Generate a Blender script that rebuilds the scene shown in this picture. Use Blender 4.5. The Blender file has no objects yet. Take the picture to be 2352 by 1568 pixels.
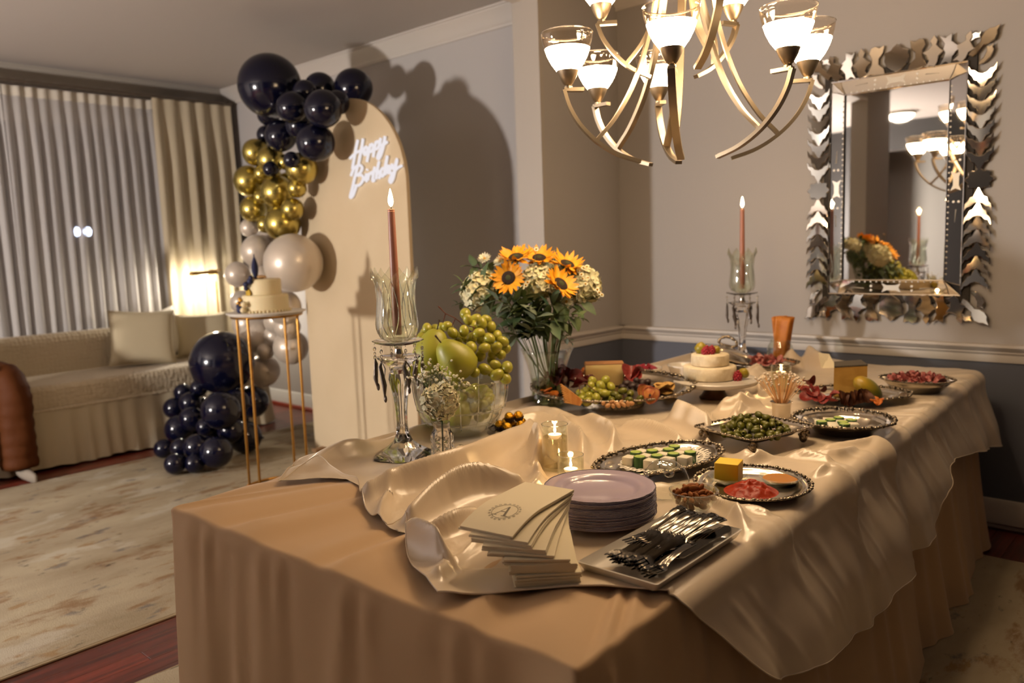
import bpy, bmesh, math, random
import numpy as np
from mathutils import Vector, Matrix, Euler, noise
random.seed(7)
PI = math.pi
SC = bpy.context.scene
COL = SC.collection

# ------------------------------------------------------------------ camera
RM = ((0.7409453, -0.05632062, 0.66919956), (0.67070155, 0.11258491, -0.73313305), (-0.03405126, 0.99204467, 0.12119359))
FPX, CXP, CYP = 1829.82, 1176.0, 784.0
CAM = Vector((0, 0, 1.40))
cd = bpy.data.cameras.new('camera'); cam = bpy.data.objects.new('camera', cd); COL.objects.link(cam)
cam.matrix_world = Matrix.Translation(CAM) @ Matrix(RM).to_4x4()
cd.sensor_width = 36; cd.lens = FPX / 2352 * 36; cd.clip_start = .02
cd.dof.use_dof = True; cd.dof.focus_distance = 1.95; cd.dof.aperture_fstop = 3.0
SC.camera = cam

def ray(x, y):
    d = Vector(((x - CXP) / FPX, -(y - CYP) / FPX, -1.0))
    return Matrix(RM) @ d
def pz(x, y, z):
    d = ray(x, y); return CAM + d * ((z - CAM.z) / d.z)
def px(x, y, X):
    d = ray(x, y); return CAM + d * (X / d.x)
def py(x, y, Y):
    d = ray(x, y); return CAM + d * (Y / d.y)
def pd(x, y, dep):
    return CAM + ray(x, y) * dep

# ------------------------------------------------------------------ world, exposure
w = bpy.data.worlds.new('night'); SC.world = w; w.use_nodes = True
bgn = w.node_tree.nodes['Background']; bgn.inputs[0].default_value = (.012, .014, .022, 1); bgn.inputs[1].default_value = .6
SC.view_settings.view_transform = 'Standard'; SC.view_settings.look = 'None'
SC.view_settings.exposure = EXPO = 0.30; SC.view_settings.gamma = 1; SC.view_settings.use_curve_mapping = False
cy = SC.cycles
cy.max_bounces = 10; cy.diffuse_bounces = 3; cy.glossy_bounces = 5; cy.transmission_bounces = 9; cy.transparent_max_bounces = 16
cy.caustics_reflective = False; cy.caustics_refractive = False; cy.sample_clamp_indirect = 4; cy.sample_clamp_direct = 0
cy.use_denoising = True; cy.use_adaptive_sampling = True; cy.adaptive_threshold = .025

def lamp(name, loc, power, col, size=.05, kind='POINT', rot=None, **kw):
    d = bpy.data.lights.new(name, kind); d.energy = power; d.color = col
    if kind == 'AREA': d.size = size
    else: d.shadow_soft_size = size
    for k, v in kw.items(): setattr(d, k, v)
    o = bpy.data.objects.new(name, d); o.location = loc
    if rot: o.rotation_euler = rot
    COL.objects.link(o); return o
WARM = (1.0, .64, .34); SOFT = (1.0, .80, .60)
SHADE_E = 65.0              # strength of the frosted chandelier glass
GLOBE_E, DOME_E = 740.0, 13.0    # living-room globe lamp and hall ceiling lamp

# ------------------------------------------------------------------ helpers
def lin(h):
    h = h.lstrip('#'); out = []
    for i in (0, 2, 4):
        c = int(h[i:i + 2], 16) / 255
        out.append(c / 12.92 if c <= .04045 else ((c + .055) / 1.055) ** 2.4)
    return (*out, 1)
MATS = {}
def mat(name, col='#888888', rough=.5, metal=0, bump=None, var=None, **kw):
    """principled material; bump=(scale, strength, dist); var=(scale, colour2, contrast) mixes a second colour by noise"""
    if name in MATS: return MATS[name]
    m = bpy.data.materials.new(name); m.use_nodes = True; MATS[name] = m
    nt = m.node_tree; b = nt.nodes['Principled BSDF']
    b.inputs['Base Color'].default_value = lin(col); b.inputs['Roughness'].default_value = rough; b.inputs['Metallic'].default_value = metal
    for k, v in kw.items():
        k = {'spec': 'Specular IOR Level', 'trans': 'Transmission Weight', 'sss': 'Subsurface Weight', 'coat': 'Coat Weight', 'sheen': 'Sheen Weight',
             'emit': 'Emission Strength', 'ior': 'IOR', 'alpha': 'Alpha', 'aniso': 'Anisotropic'}.get(k, k)
        if k == 'ecol': b.inputs['Emission Color'].default_value = (*v, 1)
        elif k == 'sssr': b.inputs['Subsurface Radius'].default_value = v
        elif k == 'ssss': b.inputs['Subsurface Scale'].default_value = v
        else: b.inputs[k].default_value = v
    if bump or var:
        tc = nt.nodes.new('ShaderNodeTexCoord')
    if var:
        n = nt.nodes.new('ShaderNodeTexNoise'); n.inputs['Scale'].default_value = var[0]; n.inputs['Detail'].default_value = 5
        r = nt.nodes.new('ShaderNodeValToRGB'); c = var[2] if len(var) > 2 else .15
        r.color_ramp.elements[0].position = .5 - c; r.color_ramp.elements[1].position = .5 + c
        r.color_ramp.elements[0].color = lin(col); r.color_ramp.elements[1].color = lin(var[1])
        nt.links.new(tc.outputs['Object'], n.inputs['Vector']); nt.links.new(n.outputs['Fac'], r.inputs['Fac']); nt.links.new(r.outputs['Color'], b.inputs['Base Color'])
    if bump:
        n = nt.nodes.new('ShaderNodeTexNoise'); n.inputs['Scale'].default_value = bump[0]; n.inputs['Detail'].default_value = 4
        bp = nt.nodes.new('ShaderNodeBump'); bp.inputs['Strength'].default_value = bump[1]; bp.inputs['Distance'].default_value = bump[2] if len(bump) > 2 else .01
        nt.links.new(tc.outputs['Object'], n.inputs['Vector']); nt.links.new(n.outputs['Fac'], bp.inputs['Height']); nt.links.new(bp.outputs['Normal'], b.inputs['Normal'])
    return m
def thin_glass(name, tint='#ffffff', refl=1.0, rough=.02, ior=1.5, frost=0.0):
    """thin clear glass: see-through with mirror glints by angle"""
    if name in MATS: return MATS[name]
    m = bpy.data.materials.new(name); m.use_nodes = True; MATS[name] = m
    nt = m.node_tree; nt.nodes.clear(); N = nt.nodes.new; L = nt.links.new
    o = N('ShaderNodeOutputMaterial'); t = N('ShaderNodeBsdfTransparent'); t.inputs[0].default_value = lin(tint)
    g = N('ShaderNodeBsdfGlossy'); g.inputs['Roughness'].default_value = rough; g.inputs[0].default_value = (1, 1, 1, 1)
    lw = N('ShaderNodeLayerWeight'); lw.inputs[0].default_value = .5
    pw_ = N('ShaderNodeMath'); pw_.operation = 'POWER'; pw_.inputs[1].default_value = 3.5; L(lw.outputs['Facing'], pw_.inputs[0])
    mu = N('ShaderNodeMath'); mu.operation = 'MULTIPLY_ADD'; mu.inputs[1].default_value = .55 * refl; mu.inputs[2].default_value = .035 * refl; mu.use_clamp = True
    mx = N('ShaderNodeMixShader'); L(pw_.outputs[0], mu.inputs[0]); L(mu.outputs[0], mx.inputs[0]); L(t.outputs[0], mx.inputs[1]); L(g.outputs[0], mx.inputs[2])
    last = mx
    if frost:
        df = N('ShaderNodeBsdfDiffuse'); df.inputs[0].default_value = (.85, .85, .85, 1); m2 = N('ShaderNodeMixShader'); m2.inputs[0].default_value = frost
        L(mx.outputs[0], m2.inputs[1]); L(df.outputs[0], m2.inputs[2]); last = m2
    L(last.outputs[0], o.inputs[0]); return m
def glow(name, col, strength):
    if name in MATS: return MATS[name]
    m = bpy.data.materials.new(name); m.use_nodes = True; MATS[name] = m
    nt = m.node_tree; nt.nodes.clear(); o = nt.nodes.new('ShaderNodeOutputMaterial'); e = nt.nodes.new('ShaderNodeEmission')
    e.inputs[0].default_value = (*col, 1); e.inputs[1].default_value = strength; nt.links.new(e.outputs[0], o.inputs[0]); return m

class MB:
    """collects simple shapes into one mesh"""
    def __init__(s): s.v = []; s.f = []
    def add(s, v, f, M=None):
        o = len(s.v)
        for p in v:
            p = Vector(p)
            s.v.append(tuple(M @ p) if M is not None else tuple(p))
        s.f += [tuple(i + o for i in q) for q in f]; return s
    def box(s, c, d, M=None):
        x, y, z = c; a, b, e = d[0] / 2, d[1] / 2, d[2] / 2
        v = [(x + i * a, y + j * b, z + k * e) for k in (-1, 1) for j in (-1, 1) for i in (-1, 1)]
        return s.add(v, [(0, 2, 3, 1), (4, 5, 7, 6), (0, 1, 5, 4), (2, 6, 7, 3), (0, 4, 6, 2), (1, 3, 7, 5)], M)
    def lathe(s, prof, n=24, M=None, rf=None, cap0=True, cap1=True):
        """prof: (r, z) bottom up; rf(angle, i) scales the radius"""
        v = []; f = []; m = len(prof)
        for i, (r, z) in enumerate(prof):
            for k in range(n):
                a = 2 * PI * k / n; q = r * (rf(a, i) if rf else 1)
                v.append((q * math.cos(a), q * math.sin(a), z))
        for i in range(m - 1):
            for k in range(n):
                k2 = (k + 1) % n; f.append((i * n + k, i * n + k2, (i + 1) * n + k2, (i + 1) * n + k))
        if cap0 and prof[0][0] > 1e-5: f.append(tuple(range(n))[::-1])
        if cap1 and prof[-1][0] > 1e-5: f.append(tuple(range((m - 1) * n, m * n)))
        return s.add(v, f, M)
    def tube(s, pts, r, n=8, M=None, flat=None, up=None, caps=True):
        """swept tube; r number or list; flat=(w,h) makes a rectangular bar"""
        pts = [Vector(p) for p in pts]; m = len(pts); v = []; f = []
        prev = Vector(up) if up else None
        for i, p in enumerate(pts):
            t = (pts[min(i + 1, m - 1)] - pts[max(i - 1, 0)])
            t = t.normalized() if t.length > 1e-9 else Vector((0, 0, 1))
            if prev is None: prev = Vector((0, 0, 1)) if abs(t.z) < .9 else Vector((1, 0, 0))
            a = prev - t * prev.dot(t)
            if a.length < 1e-6: a = t.orthogonal()
            a.normalize(); prev = a; b = t.cross(a)
            if flat:
                fw, fh = flat if not isinstance(flat[0], (list, tuple)) else flat[i]
                for q in ((-1, -1), (1, -1), (1, 1), (-1, 1)): v.append(p + a * q[1] * fh / 2 + b * q[0] * fw / 2)
            else:
                rr = r[i] if isinstance(r, (list, tuple)) else r
                for k in range(n):
                    an = 2 * PI * k / n; v.append(p + (a * math.cos(an) + b * math.sin(an)) * rr)
        k_ = 4 if flat else n
        for i in range(m - 1):
            for k in range(k_):
                k2 = (k + 1) % k_; f.append((i * k_ + k, i * k_ + k2, (i + 1) * k_ + k2, (i + 1) * k_ + k))
        if caps: f.append(tuple(range(k_))[::-1]); f.append(tuple(range((m - 1) * k_, m * k_)))
        return s.add(v, f, M)
    def ball(s, c, r, n=12, m=8, M=None):
        rr = r if isinstance(r, (tuple, list)) else (r, r, r)
        v = [(c[0], c[1], c[2] - rr[2])]; f = []
        for i in range(1, m):
            t = PI * i / m
            for k in range(n):
                a = 2 * PI * k / n; v.append((c[0] + rr[0] * math.sin(t) * math.cos(a), c[1] + rr[1] * math.sin(t) * math.sin(a), c[2] - rr[2] * math.cos(t)))
        v.append((c[0], c[1], c[2] + rr[2])); e = len(v) - 1
        for k in range(n): f.append((0, 1 + (k + 1) % n, 1 + k)); f.append((e, 1 + (m - 2) * n + k, 1 + (m - 2) * n + (k + 1) % n))
        for i in range(m - 2):
            for k in range(n):
                k2 = (k + 1) % n; f.append((1 + i * n + k, 1 + i * n + k2, 1 + (i + 1) * n + k2, 1 + (i + 1) * n + k))
        return s.add(v, f, M)
    def prism(s, poly, z0, z1, M=None, inset=0, zi=None):
        """extruded outline (counter-clockwise); with inset a bevelled top"""
        n = len(poly); v = [(x, y, z0) for x, y in poly] + [(x, y, z1) for x, y in poly]
        f = [tuple(range(n))[::-1]] + [(i, (i + 1) % n, n + (i + 1) % n, n + i) for i in range(n)]
        if inset:
            cx = sum(p[0] for p in poly) / n; cyy = sum(p[1] for p in poly) / n; q = []
            for i in range(n):
                p0, p1, p2 = Vector(poly[i - 1]), Vector(poly[i]), Vector(poly[(i + 1) % n])
                d1 = (p1 - p0).normalized(); d2 = (p2 - p1).normalized(); nn = Vector((-d1.y - d2.y, d1.x + d2.x))
                nn = nn.normalized() * inset if nn.length > 1e-6 else Vector((0, 0)); q.append(p1 + nn)
            v += [(p.x, p.y, zi if zi is not None else z1 + inset) for p in q]
            f += [(n + i, n + (i + 1) % n, 2 * n + (i + 1) % n, 2 * n + i) for i in range(n)] + [tuple(range(2 * n, 3 * n))]
        else: f.append(tuple(range(n, 2 * n)))
        return s.add(v, f, M)
    def grid(s, fn, nu, nv, M=None, closed=False):
        v = [fn(i / nu, j / nv) for j in range(nv + 1) for i in range(nu + 1)]
        f = [(j * (nu + 1) + i, j * (nu + 1) + i + 1, (j + 1) * (nu + 1) + i + 1, (j + 1) * (nu + 1) + i) for j in range(nv) for i in range(nu)]
        return s.add(v, f, M)
    def mesh(s, name, m=None, smooth=True):
        me = bpy.data.meshes.new(name); me.from_pydata(s.v, [], s.f); me.update()
        if m: me.materials.append(m)
        if smooth:
            me.polygons.foreach_set('use_smooth', [True] * len(me.polygons))
            if smooth != 'all':
                try: me.set_sharp_from_angle(angle=math.radians(smooth if smooth is not True else 42))
                except Exception: pass
        return me
    def obj(s, name, m, parent=None, smooth=True, **tags):
        return link(name, s.mesh(name, m, smooth), parent, **tags)
def link(name, me, parent=None, loc=None, rot=None, scale=None, **tags):
    o = bpy.data.objects.new(name, me); COL.objects.link(o)
    if parent is not None: o.parent = parent
    if loc is not None: o.location = loc
    if rot is not None: o.rotation_euler = rot
    if scale is not None: o.scale = scale if isinstance(scale, (tuple, list)) else (scale,) * 3
    for k, v in tags.items():
        if v is not None: o[k] = v
    return o
def thing(name, label, category, loc=(0, 0, 0), rot=(0, 0, 0), group=None):
    o = bpy.data.objects.new(name, None); COL.objects.link(o); o.empty_display_size = .05
    o.location = loc; o.rotation_euler = (0, 0, rot) if isinstance(rot, (int, float)) else rot
    o['label'] = label; o['category'] = category
    if group: o['group'] = group
    return o
def tag(o, label=None, category=None, group=None, kind=None):
    for k, v in dict(label=label, category=category, group=group, kind=kind).items():
        if v: o[k] = v
    return o
def dup(root, loc=None, rot=None, label=None, group=None, scale=None, parent=None):
    r = root.copy(); COL.objects.link(r)
    if parent is not None: r.parent = parent
    if loc is not None: r.location = loc
    if rot is not None: r.rotation_euler = (0, 0, rot) if isinstance(rot, (int, float)) else rot
    if scale is not None: r.scale = scale if isinstance(scale, (tuple, list)) else (scale,) * 3
    if label: r['label'] = label
    if group: r['group'] = group
    for ch in KIDS(root): dup(ch, parent=r)
    return r
def KIDS(o): return [c for c in list(o.children)]
def TR(loc=(0, 0, 0), rot=(0, 0, 0), sc=1):
    return Matrix.LocRotScale(Vector(loc), Euler(rot), Vector((sc, sc, sc) if not isinstance(sc, (tuple, list)) else sc))
def rbox(name, d, m, parent=None, bev=.005, seg=2, loc=None, rot=None, **tags):
    """rounded box standing on its base"""
    bm = bmesh.new(); bmesh.ops.create_cube(bm, size=1)
    for v in bm.verts: v.co = Vector((v.co.x * d[0], v.co.y * d[1], (v.co.z + .5) * d[2]))
    bmesh.ops.bevel(bm, geom=bm.edges[:], offset=bev, segments=seg, affect='EDGES', profile=.6)
    me = bpy.data.meshes.new(name); bm.to_mesh(me); bm.free(); me.materials.append(m)
    me.polygons.foreach_set('use_smooth', [True] * len(me.polygons))
    return link(name, me, parent, loc, rot, **tags)
ORD = ('first second third fourth fifth sixth seventh eighth ninth tenth eleventh twelfth thirteenth fourteenth fifteenth sixteenth seventeenth eighteenth nineteenth twentieth twenty-first twenty-second twenty-third twenty-fourth twenty-fifth').split()
def sm(a, b, x):
    t = max(0., min(1., (x - a) / (b - a))); return t * t * (3 - 2 * t)
def catmull(pts, n=8, closed=False):
    P = [Vector(p) for p in pts]; out = []; m = len(P)
    for i in range(m if closed else m - 1):
        p0 = P[(i - 1) % m] if closed or i > 0 else P[0] * 2 - P[1]; p1 = P[i]; p2 = P[(i + 1) % m]
        p3 = P[(i + 2) % m] if closed or i + 2 < m else P[-1] * 2 - P[-2]
        for k in range(n):
            t = k / n; out.append(.5 * ((2 * p1) + (p2 - p0) * t + (2 * p0 - 5 * p1 + 4 * p2 - p3) * t * t + (3 * p1 - p0 - 3 * p2 + p3) * t ** 3))
    if not closed: out.append(P[-1])
    return out
# ================================================================== the room
XL, XR_, YB, YW, YA, ZC = -7.12, 2.9, -3.60, 4.186, 3.926, 2.90
XS0, XS1, YS = -3.05, -2.874, 3.44           # the stub of wall between living and dining room
ZR = .868                                     # top of chair rail
wall_up = mat('wall_paint_upper', '#a19c98', .75, bump=(180, .04, .002))
wall_lo = mat('wall_paint_lower', '#565964', .7, bump=(180, .04, .002))
wall_lv = mat('wall_paint_living', '#b2adaa', .75, bump=(180, .04, .002))
ceil_m = mat('ceiling_paint', '#b3aca5', .85, bump=(120, .04, .002))
trim_m = mat('trim_white', '#c3bcb4', .45)
def S(o, **k): o['kind'] = 'structure'; return o
def wallbox(name, x0, x1, y0, y1, z0, z1, m):
    return S(MB().box(((x0 + x1) / 2, (y0 + y1) / 2, (z0 + z1) / 2), (x1 - x0, y1 - y0, z1 - z0)).obj(name, m, smooth=False))
# floor with planks
fl = wallbox('floor', XL - .1, XR_ + .1, -5.7, YW + .1, -.12, -.012, mat('subfloor', '#1a0d09', .8))
wood = bpy.data.materials.new('cherry_wood'); wood.use_nodes = True
nt = wood.node_tree; b = nt.nodes['Principled BSDF']; b.inputs['Roughness'].default_value = .34; b.inputs['Coat Weight'].default_value = .15
tc = nt.nodes.new('ShaderNodeTexCoord'); mp = nt.nodes.new('ShaderNodeMapping'); mp.inputs['Scale'].default_value = (28, 1.6, 8)
nz = nt.nodes.new('ShaderNodeTexNoise'); nz.inputs['Scale'].default_value = 1.6; nz.inputs['Detail'].default_value = 6
oi = nt.nodes.new('ShaderNodeObjectInfo'); ad = nt.nodes.new('ShaderNodeVectorMath'); ad.operation = 'ADD'
cr = nt.nodes.new('ShaderNodeValToRGB'); cr.color_ramp.elements[0].color = lin('#3a160e'); cr.color_ramp.elements[1].color = lin('#7a3020')
cr.color_ramp.elements[0].position = .3; cr.color_ramp.elements[1].position = .75
hs = nt.nodes.new('ShaderNodeHueSaturation'); mr = nt.nodes.new('ShaderNodeMapRange'); mr.inputs['To Min'].default_value = .65; mr.inputs['To Max'].default_value = 1.25
L = nt.links.new
L(tc.outputs['Object'], mp.inputs[0]); L(mp.outputs[0], ad.inputs[0]); L(oi.outputs['Random'], ad.inputs[1]); L(ad.outputs[0], nz.inputs['Vector']); L(nz.outputs['Fac'], cr.inputs['Fac'])
L(oi.outputs['Random'], mr.inputs['Value']); L(mr.outputs[0], hs.inputs['Value']); L(cr.outputs['Color'], hs.inputs['Color']); L(hs.outputs['Color'], b.inputs['Base Color'])
pw = .0826
rows = int((XR_ - XL) / pw) + 1
for i in range(rows):
    x = XL + (i + .5) * pw; cut = random.uniform(-.6, 3.4)
    for y0, y1 in ((-5.4, cut - .001), (cut + .001, YW)):
        me = MB().prism([(-pw / 2 + .0006, y0 - (y0 + y1) / 2), (pw / 2 - .0006, y0 - (y0 + y1) / 2), (pw / 2 - .0006, (y1 - y0) / 2), (-pw / 2 + .0006, (y1 - y0) / 2)], -.012, -.0015, inset=.0015, zi=0).mesh('plank', wood, False)
        link('plank', me, fl, (x, (y0 + y1) / 2, 0))
wallbox('ceiling', XL - .1, XR_ + .1, YB - .1, YW + .1, ZC, ZC + .1, ceil_m)
# dining far wall in two paints, partition stub, living far wall
wallbox('wall_far_upper', XS1, XR_, YW, YW + .1, ZR - .04, ZC, wall_up); wallbox('wall_far_lower', XS1, XR_, YW, YW + .1, 0, ZR - .04, wall_lo)
wallbox('wall_stub_upper', XS0 + .012, XS1, YS + .012, YW + .1, ZR - .04, ZC, wall_up)
wallbox('wall_stub_lower', XS0 + .012, XS1, YS + .012, YW + .1, 0, ZR - .04, wall_lo)
wallbox('wall_living', XL - .1, XS0 + .012, YA, YA + .1, 0, ZC, wall_lv)
S(wallbox('trim_1', XS0 - .006, XS1 + .004, YS, YS + .03, 0, 2.72, mat('casing_dimmed', '#a29b93', .5)))                    # casing that ends the stub; white trim darkened to offset the chandelier light
wallbox('trim_2', XS0 + .0, XS1 - .0, -.30, YS, 2.72, 2.75, trim_m)                               # underside of the header
wallbox('wall_header', XS0 + .012, XS1 - .004, -.30, YS + .012, 2.75, ZC, wall_up)
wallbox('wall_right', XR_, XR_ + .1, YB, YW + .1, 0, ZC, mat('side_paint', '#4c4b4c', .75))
wallbox('wall_stub_blocker', XS0 + .012, XS1, -1.0, -.30, 0, ZC, wall_up)  # unseen stub, added to keep the globe lamp's light off the table front
# wall behind the camera with a cased opening (chamfered at the top) to the hall
ox0, ox1, oz, ch = -4.00, -2.75, 2.52, .24
hallm = mat('hall_paint', '#77746e', .7)
def archo(x0, x1, z, c): return [(x0, 0), (x0, z - c), (x0 + c, z), (x1 - c, z), (x1, z - c), (x1, 0)]
inn = archo(ox0, ox1, oz, .01)
bw = MB(); bw.prism([(XL, 0)] + inn + [(XR_, 0), (XR_, ZC), (XL, ZC)], -.09, .09, TR((0, YB - .09, 0), (PI / 2, 0, 0)))
S(bw.obj('wall_back', mat('back_paint', '#2e2c2b', .75), smooth=False))
out = archo(ox0 - .17, ox1 + .17, oz + .20, ch)
cs = MB(); n_ = len(inn); v_ = [(x, y, z) for z in (.09, .13) for x, y in out + inn]
f_ = []
for q in range(n_ - 1):
    o_, i_ = q, n_ + q; T_ = 2 * n_
    f_ += [(T_ + o_, T_ + i_, T_ + i_ + 1, T_ + o_ + 1), (o_, o_ + 1, T_ + o_ + 1, T_ + o_), (i_, T_ + i_, T_ + i_ + 1, i_ + 1)]
S(cs.add(v_, f_, TR((0, YB - .09, 0), (PI / 2, 0, 0))).obj('door_1', trim_m, smooth=False))
wallbox('wall_hall_end', -5.8, -.9, -4.5, -4.4, 0, ZC, hallm); wallbox('wall_hall_left', -5.8, -5.7, -5.4, YB - .18, 0, ZC, hallm); wallbox('wall_hall_right', -1.0, -.9, -5.4, YB - .18, 0, ZC, hallm)
wallbox('ceiling_hall', -5.8, -.9, -5.5, YB - .18, ZC, ZC + .1, ceil_m)
# window wall
wy0, wy1, wz0, wz1 = 1.15, 3.35, .75, 2.55
w4 = MB()
for (a, b_, c, d) in ((YB, wy0, 0, ZC), (wy1, YA + .1, 0, ZC), (wy0, wy1, 0, wz0), (wy0, wy1, wz1, ZC)):
    w4.box((XL - .06, (a + b_) / 2, (c + d) / 2), (.12, b_ - a, d - c))
S(w4.obj('wall_window', wall_lv, smooth=False))
wn = S(MB().box((XL - .06, wy0 + .03, (wz0 + wz1) / 2), (.09, .06, wz1 - wz0)).box((XL - .06, wy1 - .03, (wz0 + wz1) / 2), (.09, .06, wz1 - wz0)).box((XL - .06, (wy0 + wy1) / 2, wz0 + .03), (.09, wy1 - wy0 - .12, .06)).box((XL - .06, (wy0 + wy1) / 2, wz1 - .03), (.09, wy1 - wy0 - .12, .06)).box((XL - .06, (wy0 + wy1) / 2, (wz0 + wz1) / 2), (.07, .05, wz1 - wz0 - .12)).obj('window_1', trim_m, smooth=False))
pg = thin_glass('window_glass')
for k in (0, 1):
    y0 = wy0 + .06 if k == 0 else (wy0 + wy1) / 2 + .025; y1 = (wy0 + wy1) / 2 - .025 if k == 0 else wy1 - .06
    MB().box((XL - .06, (y0 + y1) / 2, (wz0 + wz1) / 2), (.006, y1 - y0, wz1 - wz0 - .12)).obj('pane', pg, wn, smooth=False)
# mouldings: profile swept along a wall.  profile points: (out from wall, up)
def moulding(name, prof, a, b_, out, m, z):
    a = Vector(a); b_ = Vector(b_); out = Vector(out); n = len(prof); mb = MB(); v = []
    for p in (a, b_):
        for (o, h) in prof: v.append(p + out * o + Vector((0, 0, z + h)))
    f = [(i, (i + 1) % n, n + (i + 1) % n, n + i) for i in range(n)] + [tuple(range(n))[::-1], tuple(range(n, 2 * n))]
    return S(mb.add(v, f).obj(name, m, smooth=25))
crown = [(0, -.125), (.012, -.125), (.012, -.108), (.022, -.1), (.03, -.085), (.055, -.05), (.078, -.028), (.085, -.022), (.085, -.012), (.1, -.012), (.1, 0), (0, 0)]
base_p = [(0, 0), (.016, 0), (.016, .10), (.013, .108), (.013, .116), (.006, .135), (0, .138)]
shoe_p = [(0, 0), (.03, 0), (.028, .012), (.016, .022), (0, .024)]
rail_p = [(0, -.085), (.008, -.085), (.012, -.07), (.012, -.05), (.02, -.04), (.02, -.034), (.036, -.02), (.042, -.012), (.042, 0), (0, 0)]
moulding('trim_3', crown, (XL, YA, 0), (XS0, YA, 0), (0, -1, 0), trim_m, ZC); moulding('trim_4', crown, (XL, YB, 0), (XL, YA, 0), (1, 0, 0), mat('trim_grey', '#a79f94', .5), ZC)
moulding('trim_5', crown, (XS1, YW, 0), (XR_, YW, 0), (0, -1, 0), trim_m, ZC)
moulding('trim_6', rail_p, (XS1, YW, 0), (XR_, YW, 0), (0, -1, 0), trim_m, ZR); moulding('trim_7', rail_p, (XS1, YS + .03, 0), (XS1, YW, 0), (1, 0, 0), trim_m, ZR)
moulding('baseboard_far', base_p, (XS1, YW, 0), (XR_, YW, 0), (0, -1, 0), trim_m, 0); moulding('baseboard_stub', base_p, (XS1, YS + .03, 0), (XS1, YW, 0), (1, 0, 0), trim_m, 0)
moulding('baseboard_living', base_p, (XL, YA, 0), (XS0 - .006, YA, 0), (0, -1, 0), mat('trim_bright', '#dedcd8', .45), 0)
shoe_m = mat('shoe_wood', '#7a2a18', .35)
moulding('trim_8', shoe_p, (XL, YA - .016, 0), (XS0 - .006, YA - .016, 0), (0, -1, 0), shoe_m, 0); moulding('trim_9', shoe_p, (XS1, YW - .016, 0), (XR_, YW - .016, 0), (0, -1, 0), mat('shoe_dark', '#3a120c', .35), 0)
moulding('baseboard_window', base_p, (XL, YB, 0), (XL, YA, 0), (1, 0, 0), trim_m, 0)
# rugs
def rug_mat(name, seed, dark=1.0):
    m = bpy.data.materials.new(name); m.use_nodes = True; nt = m.node_tree; b = nt.nodes['Principled BSDF']; b.inputs['Roughness'].default_value = .95; b.inputs['Specular IOR Level'].default_value = .1
    N = nt.nodes.new; L = nt.links.new
    tc = N('ShaderNodeTexCoord'); mp = N('ShaderNodeMapping'); mp.inputs['Scale'].default_value = (2.6, 1.0, 1); mp.inputs['Location'].default_value = (seed, seed * .7, 0); L(tc.outputs['Object'], mp.inputs[0])
    def noise_(scale, det, rough=.6, dist=0):
        n = N('ShaderNodeTexNoise'); n.inputs['Scale'].default_value = scale; n.inputs['Detail'].default_value = det; n.inputs['Roughness'].default_value = rough; n.inputs['Distortion'].default_value = dist; L(mp.outputs[0], n.inputs['Vector']); return n
    def ramp(n, stops):
        r = N('ShaderNodeValToRGB'); e = r.color_ramp.elements
        e[0].position, e[0].color = stops[0][0], stops[0][1]; e[1].position, e[1].color = stops[-1][0], stops[-1][1]
        for p, c in stops[1:-1]: q = e.new(p); q.color = c
        L(n.outputs['Fac'], r.inputs['Fac']); return r
    base = ramp(noise_(1.3, 6), [(.3, lin('#84765f')), (.5, lin('#978a74')), (.7, lin('#a3977f'))])
    W = lambda v: (v * .75, v * .75, v * .75, 1)
    cur = base.outputs['Color']
    for (sc_, det, lo, hi, col, dist) in ((2.2, 8, .55, .62, '#6e4a26', .2), (1.7, 9, .56, .62, '#aaa292', .25), (4.2, 8, .60, .66, '#545155', .1), (7.5, 6, .63, .68, '#37322d', .1), (3.3, 9, .60, .65, '#806038', .2)):
        msk = ramp(noise_(sc_, det, .65, dist), [(lo, W(0)), (hi, W(.85))])
        mx = N('ShaderNodeMix'); mx.data_type = 'RGBA'; L(msk.outputs['Color'], mx.inputs['Factor']); L(cur, mx.inputs['A']); mx.inputs['B'].default_value = lin(col); cur = mx.outputs['Result']
        mp2 = N('ShaderNodeMapping'); mp2.inputs['Location'].default_value = (seed + sc_ * 3, 4.1 * sc_, 0); mp2.inputs['Scale'].default_value = (2.3, 1, 1); L(tc.outputs['Object'], mp2.inputs[0]); mp = mp2
    L(cur, b.inputs['Base Color'])
    n = N('ShaderNodeTexNoise'); n.inputs['Scale'].default_value = 260; L(tc.outputs['Object'], n.inputs['Vector'])
    bp = N('ShaderNodeBump'); bp.inputs['Strength'].default_value = .5; bp.inputs['Distance'].default_value = .004; L(n.outputs['Fac'], bp.inputs['Height']); L(bp.outputs['Normal'], b.inputs['Normal'])
    return m
def rug(x0, x1, y0, y1, label, seed):
    t = thing('area_rug', label, 'rug', ((x0 + x1) / 2, (y0 + y1) / 2, 0))
    a, b_ = (x1 - x0) / 2, (y1 - y0) / 2
    MB().prism([(-a + .01, -b_ + .01), (a - .01, -b_ + .01), (a - .01, b_ - .01), (-a + .01, b_ - .01)], .0005, .009, inset=.003, zi=.0105).obj('pile', rug_mat('rug_pile_%d' % seed, seed), t, smooth=False)
    loop = [(-a + .006, -b_ + .006, .005), (a - .006, -b_ + .006, .005), (a - .006, b_ - .006, .005), (-a + .006, b_ - .006, .005)]
    e = MB()
    for i in range(4): e.tube([loop[i], loop[(i + 1) % 4]], .005, 6)
    e.obj('bound_edge', mat('rug_binding', '#b3a58c', .9), t)
rug(-5.555, -3.0, -1.3, 3.63, 'faded beige rug with rust and grey blotches before the sofa', 3)
rug(-2.62, 1.2, -.6, 3.765, 'dim beige rug with dark blotches beneath the buffet table', 11)
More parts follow.
